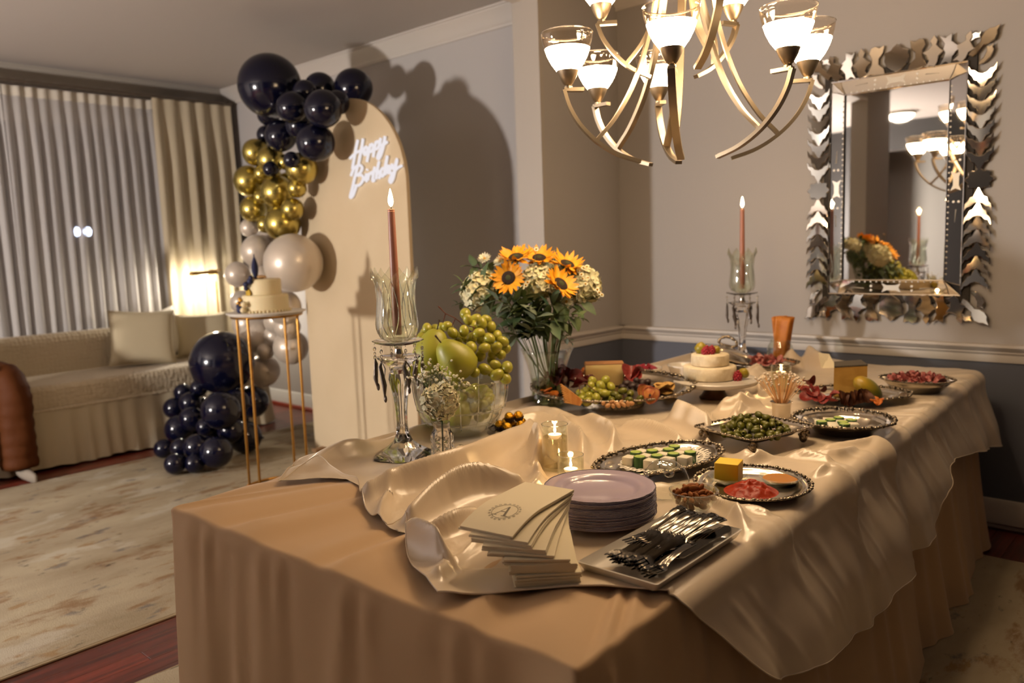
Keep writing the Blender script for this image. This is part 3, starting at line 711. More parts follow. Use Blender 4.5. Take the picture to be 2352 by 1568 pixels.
def tray(name, label, cat, loc, rx, ry, rot=0, h=.02, rimw=.16, e=2.0, wave=None, tilt=(0, 0), bead=.0065, group=None, feet=0, floor_=.66, m=None):
    t = thing(name, label, cat, loc, (tilt[0], tilt[1], rot), group); n = 96
    P = oval(rx, ry, n, e, wave); mb = MB(); rings = [(.02, .004), (floor_ * .6, .004), (floor_, .0045), (floor_ + .04, .006), (1 - rimw - .02, h * .72), (1 - rimw, h * .86), (1 - rimw * .5, h * .92), (1.0, h), (1.0, h - .0025), (1 - rimw, h * .86 - .003), (floor_ + .03, .001), (floor_, 0), (.02, 0)]
    v = []; f = []
    for s, z in rings: v += [(x * s, y * s, z) for x, y in P]
    for i in range(len(rings) - 1):
        for k in range(n): k2 = (k + 1) % n; f.append((i * n + k, i * n + k2, (i + 1) * n + k2, (i + 1) * n + k))
    f += [tuple(range(n))[::-1], tuple(range((len(rings) - 1) * n, len(rings) * n))]
    mb.add(v, f).obj('dish', m or silver_m, t)
    if bead:
        b = MB(); r2 = random.Random(int(rx * 1e4)); per = catmull([(x, y, h) for x, y in P], 2, True); b.tube(per + [per[0]], bead * .42, 6)
        d = 0; i = 0; acc = [0]
        Lp = sum((per[(k + 1) % len(per)] - per[k]).length for k in range(len(per))); step = bead * 1.55; nb = int(Lp / step); cur = 0; k = 0
        for j in range(nb):
            tgt = j * Lp / nb
            while cur + (per[(k + 1) % len(per)] - per[k]).length < tgt: cur += (per[(k + 1) % len(per)] - per[k]).length; k += 1
            p = per[k % len(per)]; s = (1.0, .65, .8, .55, .95, .6, .6)[j % 7] * r2.uniform(.85, 1.1)
            b.ball((p.x * (1 - .012 * (j % 2)), p.y * (1 - .012 * (j % 2)), h + .001), (bead * s, bead * s, bead * s * .75), 7, 5)
            if j % 7 in (1, 3): b.ball((p.x * (1 - bead * 1.1 / rx), p.y * (1 - bead * 1.1 / rx), h), (bead * .55,) * 3, 6, 4)
        b.obj('ornate_rim', silver_d, t)
    for k in range(feet):
        a = PI / 4 + k * PI / 2; x, y = rx * .86 * ex(math.cos(a), e), ry * .86 * ex(math.sin(a), e)
        fm = MB(); fm.ball((x, y, -.006), (.013, .013, .019), 10, 7); fm.ball((x * 1.08, y * 1.08, .004), (.009, .009, .012), 8, 6)
        for q in range(6): fm.ball((x + .011 * math.cos(q), y + .011 * math.sin(q), -.004 + .004 * math.sin(q * 2)), .005, 6, 4)
        fm.obj('foot', silver_d, t)
    return t
def W(t, x, y, z=0):
    return (Matrix.Translation(t.location) @ Euler(t.rotation_euler).to_matrix().to_4x4()) @ Vector((x, y, z))
def heap(n, rx, ry, h, dmin, seed, z0=0, tries=4000, flat=1.0):
    """points of a rounded pile, widest below"""
    r = random.Random(seed); out = []
    for _ in range(tries):
        if len(out) >= n: break
        a = r.uniform(0, 2 * PI); q = math.sqrt(r.random()); x, y = rx * q * math.cos(a), ry * q * math.sin(a)
        z = z0 + h * (1 - q ** 2) * r.uniform(.0, 1) ** .5
        if all((x - p[0]) ** 2 + (y - p[1]) ** 2 + ((z - p[2]) * flat) ** 2 > dmin * dmin for p in out): out.append((x, y, z))
    return out
def rr3(r, a=PI): return (r.uniform(-a, a), r.uniform(-a, a), r.uniform(-PI, PI))

# ---------------------------------------------------------------- stack of lavender plates
plate_m = mat('lavender_plastic', '#b3a3b4', .22, coat=.3); rim_m = mat('plate_rim_silver', '#8d8896', .25, .8)
def scal(a, i): return 1 + (.0115 * abs(math.cos(9 * a)) ** .7 - .006 if i in (5, 6, 7, 8) else (.004 * abs(math.cos(9 * a)) if i in (4, 9) else 0))
pr = [(.002, .002), (.076, .002), (.084, .006), (.089, .0125), (.105, .0145), (.1235, .0165), (.1262, .0160), (.1256, .0140), (.1235, .0138), (.105, .0122), (.086, .0055), (.078, 0), (.002, 0)]
plate_me = MB().lathe(pr, 108, rf=scal).mesh('plate', plate_m, 'all')
pb = []
for k in range(109):
    a = 2 * PI * k / 108; r = .1262 * scal(a, 6); pb.append((r * math.cos(a), r * math.sin(a), .0166))
rim_me = MB().tube(pb, .0007, 4).mesh('rim_line', rim_m)
PLX, PLY = -1.052, 1.432
r_ = random.Random(4)
NPL = 21
for k in range(NPL):
    o = link('plate', plate_me, None, (PLX + r_.uniform(-.0022, .0022), PLY + r_.uniform(-.0022, .0022), ZS + k * .0031), (0, 0, r_.uniform(0, 6)))
    link('rim_line', rim_me, o)
    tag(o, 'lavender scalloped plate on top of the stack, its well open to view' if k == NPL - 1 else ('lavender scalloped plate at the very bottom of the stack' if k == 0 else 'lavender scalloped plate, %s from the top of the stack' % ORD[NPL - 1 - k]), 'plate', 'stacked lavender plates')

# ---------------------------------------------------------------- fanned paper napkins
nap_m = mat('paper_napkin', '#e0d3b4', .9, bump=(900, .25, .0006), sheen=.2)
ink = mat('napkin_ink', '#6f6655', .7)
NW, NL = .121, .235
def napkin_me(th, droop):
    mb = MB(); nx, ny = 6, 16; v = []; f = []
    def P(i, j, top):
        x = -NW + NW * i / nx; u = j / ny; y = -NL + NL * u
        z = (th if top else 0) - droop * max(0, (.45 - u) / .45) ** 1.8
        r = .0 if top else 0
        return (x, y, z)
    for top in (0, 1):
        for j in range(ny + 1):
            for i in range(nx + 1): v.append(P(i, j, top))
    N = (nx + 1) * (ny + 1); ix_ = lambda i, j, t: t * N + j * (nx + 1) + i
    for j in range(ny):
        for i in range(nx):
            f.append((ix_(i, j, 1), ix_(i + 1, j, 1), ix_(i + 1, j + 1, 1), ix_(i, j + 1, 1))); f.append((ix_(i, j, 0), ix_(i, j + 1, 0), ix_(i + 1, j + 1, 0), ix_(i + 1, j, 0)))
    for j in range(ny):
        f.append((ix_(0, j, 0), ix_(0, j, 1), ix_(0, j + 1, 1), ix_(0, j + 1, 0))); f.append((ix_(nx, j, 0), ix_(nx, j + 1, 0), ix_(nx, j + 1, 1), ix_(nx, j, 1)))
    for i in range(nx):
        f.append((ix_(i, 0, 0), ix_(i + 1, 0, 0), ix_(i + 1, 0, 1), ix_(i, 0, 1))); f.append((ix_(i, ny, 0), ix_(i, ny, 1), ix_(i + 1, ny, 1), ix_(i + 1, ny, 0)))
    o = mb.add(v, f); return o
# angle of the length axis and how many napkins share it, bottom to top
FAN = [(137, 9), (133, 8), (129, 4), (121, 3), (117, 4), (110, 3), (107, 2), (99, 3)]
TH = .00335; z = ZS; li = 0; r_ = random.Random(8); ntop = None
tot_n = sum(n for _, n in FAN); cnt = 0; NPV = Vector((-.996, 1.268))
for gi, (ang, cn) in enumerate(FAN):
    for q in range(cn):
        dr = .030 * max(0, (cnt - 8) / tot_n) ** 1.0
        o = napkin_me(TH * .96, dr).obj('paper_napkin', nap_m, None, 30)
        a = math.radians(ang - 90 + r_.uniform(-.5, .5)); u = (cnt / tot_n)
        o.location = (NPV.x - .045 * (1 - u) + r_.uniform(-.0012, .0012), NPV.y + .006 * (1 - u) + r_.uniform(-.0012, .0012), z); o.rotation_euler = (0, 0, a); z += TH; cnt += 1
        tag(o, 'cream paper napkin topping the fan, printed with a wreathed letter A' if cnt == tot_n else ('cream paper napkin, %s from the top of the fan' % ORD[tot_n - cnt] if tot_n - cnt < 20 else 'cream paper napkin, %s from the bottom of the fan' % ORD[cnt - 1]), 'napkin', 'fanned paper napkins'); ntop = o
def emblem(par, h, part=False):
    # letter A inside a wreath; drawn on the napkin, reading along its length
    cx, cyy = -NW * .5, -NL + .066
    def zz(y): return h - .030 * max(0, (tot_n - 9) / tot_n) * max(0, (.45 - (y + NL) / NL) / .45) ** 1.8 + .0005
    mb = MB()
    def quad(pts): mb.add([(cx + x, cyy + y, zz(cyy + y)) for x, y in pts], [tuple(range(len(pts)))])
    rx_, ry_ = .031, .031
    for k in range(40):
        a = 2 * PI * k / 40
        for rr_, ln in ((.0285, .0060), (.031, .0046)):
            c, s = math.cos(a), math.sin(a); t = (-s, c) if k % 2 else (s * .6, -c * .6)
            p = (rr_ * c, rr_ * s); q = (p[0] + (c * .55 + t[0] * .8) * ln, p[1] + (s * .55 + t[1] * .8) * ln); w = .0009
            quad([(p[0] - w * c, p[1] - w * s), (p[0] + w * t[0], p[1] + w * t[1]), q, (p[0] + w * c, p[1] + w * s)])
    for k in range(60):
        a0, a1 = 2 * PI * k / 60, 2 * PI * (k + 1) / 60
        quad([(.0255 * math.cos(a0), .0255 * math.sin(a0)), (.0265 * math.cos(a0), .0265 * math.sin(a0)), (.0265 * math.cos(a1), .0265 * math.sin(a1)), (.0255 * math.cos(a1), .0255 * math.sin(a1))])
    s = .036
    for poly in ([(-.40, -.45), (-.34, -.45), (.03, .47), (-.02, .47)], [(.16, -.45), (.32, -.45), (.07, .52), (-.03, .47)], [(-.20, -.12), (-.17, -.06), (.19, -.06), (.21, -.12)], [(-.50, -.49), (-.22, -.49), (-.22, -.45), (-.50, -.45)], [(.06, -.49), (.46, -.49), (.46, -.45), (.06, -.45)]):
        quad([(x * s, y * s) for x, y in poly])
    mb.obj('letter_emblem', ink, par, False)
emblem(ntop, TH * .96)

# ---------------------------------------------------------------- cutlery tray
def rect_tray(name, label, loc, sx, sy, rot, h, lip, m):
    t = thing(name, label, 'tray', loc, rot); mb = MB()
    def ring(w, l, z, r=.006, n=4):
        out = []
        for cx_, cy_, a0 in ((w - r, l - r, 0), (-w + r, l - r, 90), (-w + r, -l + r, 180), (w - r, -l + r, 270)):
            for k in range(n + 1): a = math.radians(a0 + 90 * k / n); out.append((cx_ + r * math.cos(a), cy_ + r * math.sin(a), z))
        return out
    R_ = [ring(.01, .02, .004), ring(sx - lip, sy - lip, .004), ring(sx - lip * .5, sy - lip * .5, h * .5), ring(sx - .002, sy - .002, h), ring(sx, sy, h - .001), ring(sx - lip * .5, sy - lip * .5, h * .5 - .005), ring(sx - lip - .002, sy - lip - .002, 0), ring(.01, .02, 0)]
    n = len(R_[0]); v = [p for r in R_ for p in r]; f = []
    for i in range(len(R_) - 1):
        for k in range(n): k2 = (k + 1) % n; f.append((i * n + k, i * n + k2, (i + 1) * n + k2, (i + 1) * n + k))
    f += [tuple(range(n))[::-1], tuple(range((len(R_) - 1) * n, len(R_) * n))]
    mb.add(v, f).obj('dish', m, t); return t
CT = rect_tray('serving_tray', 'white rectangular tray holding the silver plastic cutlery', (-.822, 1.330, ZS), .089, .172, math.radians(1), .024, .016, porcel)
fork_m = mat('silvered_plastic', '#4e4a45', .12, 1); 
def fork_mesh():
    mb = MB(); th = .0016
    def strip(pts):  # pts: (y, z, halfwidth)
        v = []
        for y, z, w_ in pts: v += [(-w_, y, z), (0, y, z + w_ * .18), (w_, y, z), (w_, y, z - th), (-w_, y, z - th)]
        f = []
        for i in range(len(pts) - 1):
            for k in range(5): k2 = (k + 1) % 5; f.append((i * 5 + k, i * 5 + k2, (i + 1) * 5 + k2, (i + 1) * 5 + k))
        f += [(4, 3, 2, 1, 0), tuple(range((len(pts) - 1) * 5, len(pts) * 5))]
        mb.add(v, f)
    strip([(.095, .010, .0065), (.092, .0125, .0098), (.080, .0145, .0105), (.060, .0145, .0085), (.030, .012, .0055), (.0, .008, .0042), (-.018, .0035, .0040), (-.030, .000, .0055), (-.040, -.001, .0110), (-.052, .0005, .0122)])
    for k in range(4):
        x = -.0102 + k * .0068; v = []
        P = [(-.051, .0005, .0023), (-.070, .003, .0021), (-.088, .007, .0016), (-.096, .0095, .0006)]
        for y, z, w_ in P: v += [(x - w_, y, z), (x + w_, y, z), (x + w_, y, z - th), (x - w_, y, z - th)]
        f = []
        for i in range(3):
            for q in range(4): q2 = (q + 1) % 4; f.append((i * 4 + q, i * 4 + q2, (i + 1) * 4 + q2, (i + 1) * 4 + q))
        f += [(3, 2, 1, 0), (12, 13, 14, 15)]; mb.add(v, f)
    # ridges near the handle end
    for k in range(5):
        mb.tube([(-.006 + k * .003, .088, .0152), (-.0048 + k * .0024, .070, .0158)], .0007, 4)
    return mb.mesh('fork', fork_m, 40)
def knife_mesh():
    mb = MB(); o = [(-.0035, .10), (-.0085, .09), (-.0085, .04), (-.006, .0), (-.0085, -.01), (-.0085, -.085), (-.004, -.10), (.004, -.105), (.0085, -.095), (.0095, -.05), (.0085, 0), (.006, .005), (.0085, .04), (.0085, .09), (.0035, .10)]
    mb.prism(o, 0, .0022, inset=.0012, zi=.0034); return mb.mesh('knife', fork_m, 40)
fm_, km_ = fork_mesh(), knife_mesh()
r_ = random.Random(5)
# the handles point to the far end of the tray
for k in range(16):                                                   # lower row of nested forks
    o = link('plastic_fork', fm_, None, W(CT, -.045 + .0062 * k, -.052 + r_.uniform(-.003, .003), .0135 + .0012 * (k % 4) + (.0095 if k < 12 else 0)), (math.radians(-3), math.radians(38 if k < 14 else 8), math.radians(2 + r_.uniform(-2, 2))))
    tag(o, 'silvered plastic fork in the nested lower row, %s from the left' % ORD[k] if k < 15 else 'silvered plastic fork lying flat at the tray corner nearest the cloth hem', 'fork', 'plastic forks in the tray')
for k in range(9):                                                    # crossing row on top
    o = link('plastic_fork', fm_, None, W(CT, -.052 + .0115 * k, .052 + r_.uniform(-.004, .004), .029 + .0042 * (k % 2) + .0035 * math.sin(k * .9)), (math.radians(4 + r_.uniform(-2, 2)), math.radians(r_.uniform(8, 24)), math.radians(-4 + r_.uniform(-4, 4) - k * .4)))
    tag(o, 'silvered plastic fork heaped on top, %s handle from the left' % ORD[k], 'fork', 'plastic forks on top of the heap')
for k in range(5):
    o = link('plastic_knife', km_, None, W(CT, .018 + .0095 * k, .045 + .006 * k, .010 + .0028 * k), (0, math.radians(32), math.radians(-3 + r_.uniform(-2, 2))))
    tag(o, 'silvered plastic knife at the right side of the tray, %s from the forks' % ORD[k], 'knife', 'plastic knives in the tray')

# ---------------------------------------------------------------- nuts in a cut-glass bowl, and its lid
def dia(n, dep):  # diamond cut pattern
    return lambda a, i: 1 + dep * (1 if (int(a / (2 * PI) * n + .5) + i) % 2 else -1)
NB = thing('nut_bowl', 'small diamond-cut glass bowl of shelled nuts', 'bowl', (-.900, 1.590, ZS))
bp_ = [(.022, 0), (.024, .004), (.034, .012), (.043, .022), (.050, .033), (.0545, .044), (.0565, .055), (.0545, .055), (.0520, .044), (.0470, .033), (.0400, .022), (.031, .014), (.002, .008)]
MB().lathe(bp_, 36, rf=lambda a, i: 1 + (.018 * (1 if (int(a / (2 * PI) * 36 + .5) + i) % 2 else -1) if 1 < i < 6 else 0)).obj('bowl', cutg, NB, 20)
rp = [(.0556 * math.cos(2 * PI * k / 40), .0556 * math.sin(2 * PI * k / 40), .0555) for k in range(41)]; MB().tube(rp, .0013, 6).obj('rim', crystal, NB)
nut_m = mat('roasted_nut', '#96591f', .65, spec=.2, bump=(120, .15, .001), var=(30, '#7c4626', .2))
nut_me = MB().lathe([(0, -.0115), (.0035, -.0105), (.0065, -.005), (.0072, .0), (.0062, .006), (.003, .0115), (0, .013)], 12, rf=lambda a, i: 1 - .22 * abs(math.sin(a))).mesh('nut', nut_m, 'all')
r_ = random.Random(2)
for x, y, z in heap(34, .044, .044, .024, .0138, 5, .040) + heap(14, .026, .026, .012, .014, 6, .020):
    o = link('shelled_nut', nut_me, None, W(NB, x, y, z), rr3(r_)); tag(o, 'brown shelled nut heaped in the small cut-glass bowl', 'nut', 'nuts in the cut-glass bowl')
LD = thing('bowl_cover', 'cut-glass bowl cover with knob leaning between plates and nut bowl', 'bowl cover', (-1.020, 1.668, ZS + .0395), (math.radians(50), 0, math.radians(42)))
MB().lathe([(.056, 0), (.054, .006), (.046, .014), (.034, .021), (.018, .026), (.008, .028), (.006, .031), (.010, .036), (.014, .043), (.010, .049), (.0, .051)], 32, rf=lambda a, i: 1 + (.02 * (1 if (int(a / (2 * PI) * 32 + .5) + i) % 2 else -1) if 1 <= i < 5 else 0), cap0=False).obj('lid', cutg, LD, 20)
MB().tube([(.0555 * math.cos(2 * PI * k / 40), .0555 * math.sin(2 * PI * k / 40), .0005) for k in range(41)], .0014, 6).obj('rim', crystal, LD)

# ---------------------------------------------------------------- three-part silver tray: butter, jam, honey
TT = tray('relish_tray', 'round silver tray with three wells for butter, jam and honey', 'tray', (-.873, 1.832, ZS), .142, .152, math.radians(27), .020, .15, bead=.0058, floor_=.70)
MB().ball((0, 0, .012), (.020, .020, .008), 14, 6).obj('centre_boss', silver_d, TT)
glass_insert = [(.002, .001), (.040, .001), (.048, .010), (.052, .016), (.049, .016), (.045, .010), (.038, .003), (.002, .003)]
def well(wx, wy, nm, lab):
    p = W(TT, wx, wy, .0055); t = thing('glass_dish', lab, 'dish', p, math.radians(27))
    MB().lathe(glass_insert, 40, rf=lambda a, i: 1 + (.018 * math.cos(30 * a) if i in (2, 3) else 0)).obj('dish', clearg, t); return p
IMG = lambda dx, dy: (Matrix.Rotation(math.radians(-27), 2) @ Vector((dx, dy)))       # world offset -> tray coordinates
o1 = IMG(-.068, .010); p1 = well(o1.x, o1.y, 'b', 'small glass dish under the butter block in the silver tray')
o2 = IMG(.030, -.068); p2 = well(o2.x, o2.y, 'j', 'small glass dish filled with red jam in the silver tray')
o3 = IMG(.040, .076); p3 = well(o3.x, o3.y, 'h', 'small ribbed glass dish of amber honey in the silver tray')
but = rbox('butter_block', (.060, .060, .050), mat('butter', '#efc92e', .45, sss=.15, ssss=.01, bump=(60, .08, .001)), None, .002, 2, p1 + Vector((0, 0, .004)), (0, 0, math.radians(14)))
tag(but, 'yellow square block of butter', 'butter')
jam_m = mat('red_jam', '#9c2c06', .38, bump=(70, .6, .004), sss=.1, ssss=.01, spec=.22)
jm = MB(); 
def jamf(u, v):
    a = 2 * PI * u; r = v * .064; h = .008 + .024 * max(0, 1 - (v * 1.05) ** 1.8) + .010 * noise.noise(Vector((r * math.cos(a) * 70, r * math.sin(a) * 70, 2))) * (1 - v * v)
    return (r * math.cos(a), r * math.sin(a), max(.0035, h))
jm.grid(jamf, 64, 24); jo = jm.obj('jam', jam_m, None, 'all'); jo.location = p2 + Vector((0, 0, .0045)); tag(jo, 'glossy red jam heaped in a glass dish', 'jam')
ho = MB().lathe([(.002, .009), (.036, .009), (.043, .0095), (.042, .0105), (.0, .0108)], 36).obj('honey', mat('amber_honey', '#b5740a', .2, spec=.3), None); ho.location = p3 + Vector((0, 0, .001)); tag(ho, 'amber honey pooled in a ribbed glass dish', 'honey')

# ---------------------------------------------------------------- feta and cucumber trays
feta_m = mat('feta', '#ded6c0', .6, bump=(140, .12, .001), sss=.1, ssss=.005); cuc_skin = mat('cucumber_skin', '#2f5a1c', .35, bump=(90, .2, .002)); cuc_in = mat('cucumber_flesh', '#8fae3e', .4, var=(160, '#b9c76a', .2))
doily_m = mat('paper_doily', '#d9d2c4', .85)
cube_me = None
def cube_mesh(s, h):
    o = rbox('feta_cube', (s, s, h), feta_m, None, .0012, 1); me = o.data; bpy.data.objects.remove(o); return me
fe1 = cube_mesh(.0320, .028); fe2 = cube_mesh(.0330, .040)
def cuc_mesh(r, h):
    a = MB().lathe([(r - .001, 0), (r, .001), (r, h - .001), (r - .0012, h)], 20).mesh('cucumber_slice', cuc_skin, 40)
    b = MB().lathe([(0, h + .0002), (r * .55, h + .0006), (r - .0014, h + .0001)], 20, cap0=False, cap1=False).mesh('flesh', cuc_in, 'all'); return a, b
cu = cuc_mesh(.0165, .033)
def doily(loc, rx, ry, rot, label, lift, nl=22, side=None, par=None):
    """round lace paper: scalloped edge with punched holes, its rim riding up the dish"""
    mb = MB(); n = nl * 6; rings = [(.0, 0), (.5, 0), (.66, .0005), (.74, .25), (.80, .45), (.86, .62), (.92, .8), (1.0, 1.0)]
    v = []; f = []
    for s, u in rings:
        for k in range(n):
            a = 2 * PI * k / n; sc = 1 + (.05 * abs(math.sin(nl * a / 2)) if s == 1.0 else 0)
            lf = lift * (side(a) if side else 1)
            v.append((rx * s * sc * math.cos(a), ry * s * sc * math.sin(a), .0007 + lf * u))
    for i in range(len(rings) - 1):
        for k in range(n):
            k2 = (k + 1) % n
            if (i == 4 and k % 3 == 1) or (i == 6 and k % 6 in (1, 4)) or (i == 3 and k % 6 in (2, 3)): continue
            f.append((i * n + k, i * n + k2, (i + 1) * n + k2, (i + 1) * n + k))
    o = mb.add(v, f).obj('paper_doily', doily_m, None, 'all'); o.location = loc; o.rotation_euler = rot; tag(o, label, 'doily'); return o
FT = tray('oval_tray', 'oval silver tray with lace doily and checkered feta and cucumber, ornate rim', 'tray', (-1.165, 1.870, ZS + .004), .125, .205, math.radians(-19), .024, .16, bead=.0085, tilt=(math.radians(2), 0), floor_=.66)
doily(W(FT, .0, .02, .0055), .092, .140, (0, 0, math.radians(-19)), 'white lace paper doily in the oval tray under feta and cucumber', .017, 20, lambda a: .25 + .75 * max(0, math.sin(a)))
r_ = random.Random(12); FA = math.radians(-26)
def checker(t, ox, oy, rows, pit, hz, lab_f, lab_c, gf, gc, ang):
    for i, row in enumerate(rows):
        for j, c in enumerate(row):
            if c == ' ': continue
            u = (j - 2) * pit; v = (i - 1.5) * pit; x = ox + u * math.cos(ang) - v * math.sin(ang); y = oy + u * math.sin(ang) + v * math.cos(ang); x += r_.uniform(-.0012, .0012); y += r_.uniform(-.0012, .0012)
            if c in 'fF':
                o = link('feta_cube', fe2 if c == 'F' else fe1, None, W(t, x, y, hz), (0, 0, t.rotation_euler[2] + ang + r_.uniform(-.06, .06))); tag(o, 'feta cube in the ' + lab_f + ', %s row from near side, %s from left' % (ORD[i], ORD[j]), 'cheese', gf)
            else:
                o = link('cucumber_slice', cu[0], None, W(t, x, y, hz), (0, 0, r_.uniform(0, 6))); link('flesh', cu[1], o); tag(o, 'cucumber slice in the ' + lab_f + ', %s row from near side, %s from left' % (ORD[i], ORD[j]), 'cucumber', gc)
checker(FT, .012, -.008, ['fcf  ', 'cfcf ', 'fcfcf', ' fcfc', '  cf '], .0335, .0068, 'oval tray', 'thick cucumber slice in the checkered block of the oval tray', 'feta cubes in the oval tray', 'cucumber slices in the oval tray', math.radians(22))
RT = tray('round_dish', 'round silver dish with chased rim holding few feta and cucumber pieces', 'dish', (-.905, 2.545, ZS), .152, .152, 0, .046, .17, wave=(12, .012), bead=.0082, floor_=.52)
doily(W(RT, -.040, .010, .0055), .055, .060, (0, 0, 0), 'white lace paper doily in the round dish', .030, 16, lambda a: max(0, -math.cos(a - .5)))
checker(RT, .000, -.010, [' fc  ', 'cfcf ', 'fcfc ', ' fcf '], .0310, .0068, 'round dish', 'cucumber slice in the round silver dish', 'feta cubes in the round dish', 'cucumber slices in the round dish', math.radians(30))

# ---------------------------------------------------------------- olive dish
olive_m = mat('green_olive', '#6c6812', .34, var=(14, '#4b4f10', .25), spec=.5)
ol = [(.0005, -.0135), (.0055, -.0122), (.0092, -.0065), (.0102, 0), (.0094, .0062), (.0066, .0112), (.0042, .0126), (.0034, .0120), (.0030, .0060), (.0, .0050)]
olive_me = MB().lathe(ol, 14).mesh('olive', olive_m, 'all')
OD = tray('square_dish', 'square footed silver dish heaped with green olives', 'dish', (-1.072, 2.262, ZS + .026), .128, .150, math.radians(-16), .026, .18, e=4.5, wave=(4, -.045), bead=.0050, feet=4, floor_=.62)
r_ = random.Random(21)
for x, y, z in heap(64, .092, .108, .046, .0200, 9, .014): 
    o = link('green_olive', olive_me, None, W(OD, x, y, z), rr3(r_)); o.scale = (r_.uniform(.92, 1.12),) * 3; tag(o, 'pitted green olive heaped in the square silver dish', 'olive', 'olives in the square dish')

# ---------------------------------------------------------------- pearl picks in a silver cup
PC = thing('silver_cup', 'small polished silver cup full of pearl-headed picks', 'cup', (-1.142, 2.622, ZS))
MB().lathe([(.030, 0), (.031, .002), (.0305, .012), (.032, .050), (.036, .058), (.038, .060), (.036, .061), (.030, .052), (.028, .012), (.002, .008)], 32).obj('cup', silver_m, PC)
pm_ = mat('bamboo_pick', '#d9a468', .5); pearl = mat('pearl', '#d8c9b4', .18, coat=.5)
st_me = MB().tube([(0, 0, -.055), (0, 0, .062)], .0010, 5).mesh('pick', pm_); ph_me = MB().ball((0, 0, .064), .0042, 10, 7).mesh('pearl_head', pearl, 'all')
r_ = random.Random(31)
for k in range(58):
    a = r_.uniform(0, 2 * PI); q = math.sqrt(r_.random()); tl = q * .70; ln = r_.uniform(.85, 1.12)
    d = Vector((math.sin(tl) * math.cos(a), math.sin(tl) * math.sin(a), math.cos(tl))); c = W(PC, .024 * q * math.cos(a), .024 * q * math.sin(a), .060)
    o = link('pearl_pick', st_me, None, c + d * (.010 + .02 * ln), d.to_track_quat('Z', 'Y').to_euler(), ln); link('pearl_head', ph_me, o); tag(o, 'thin wooden pick with a pearl head fanning out of the silver cup', 'pick', 'pearl picks in the cup')
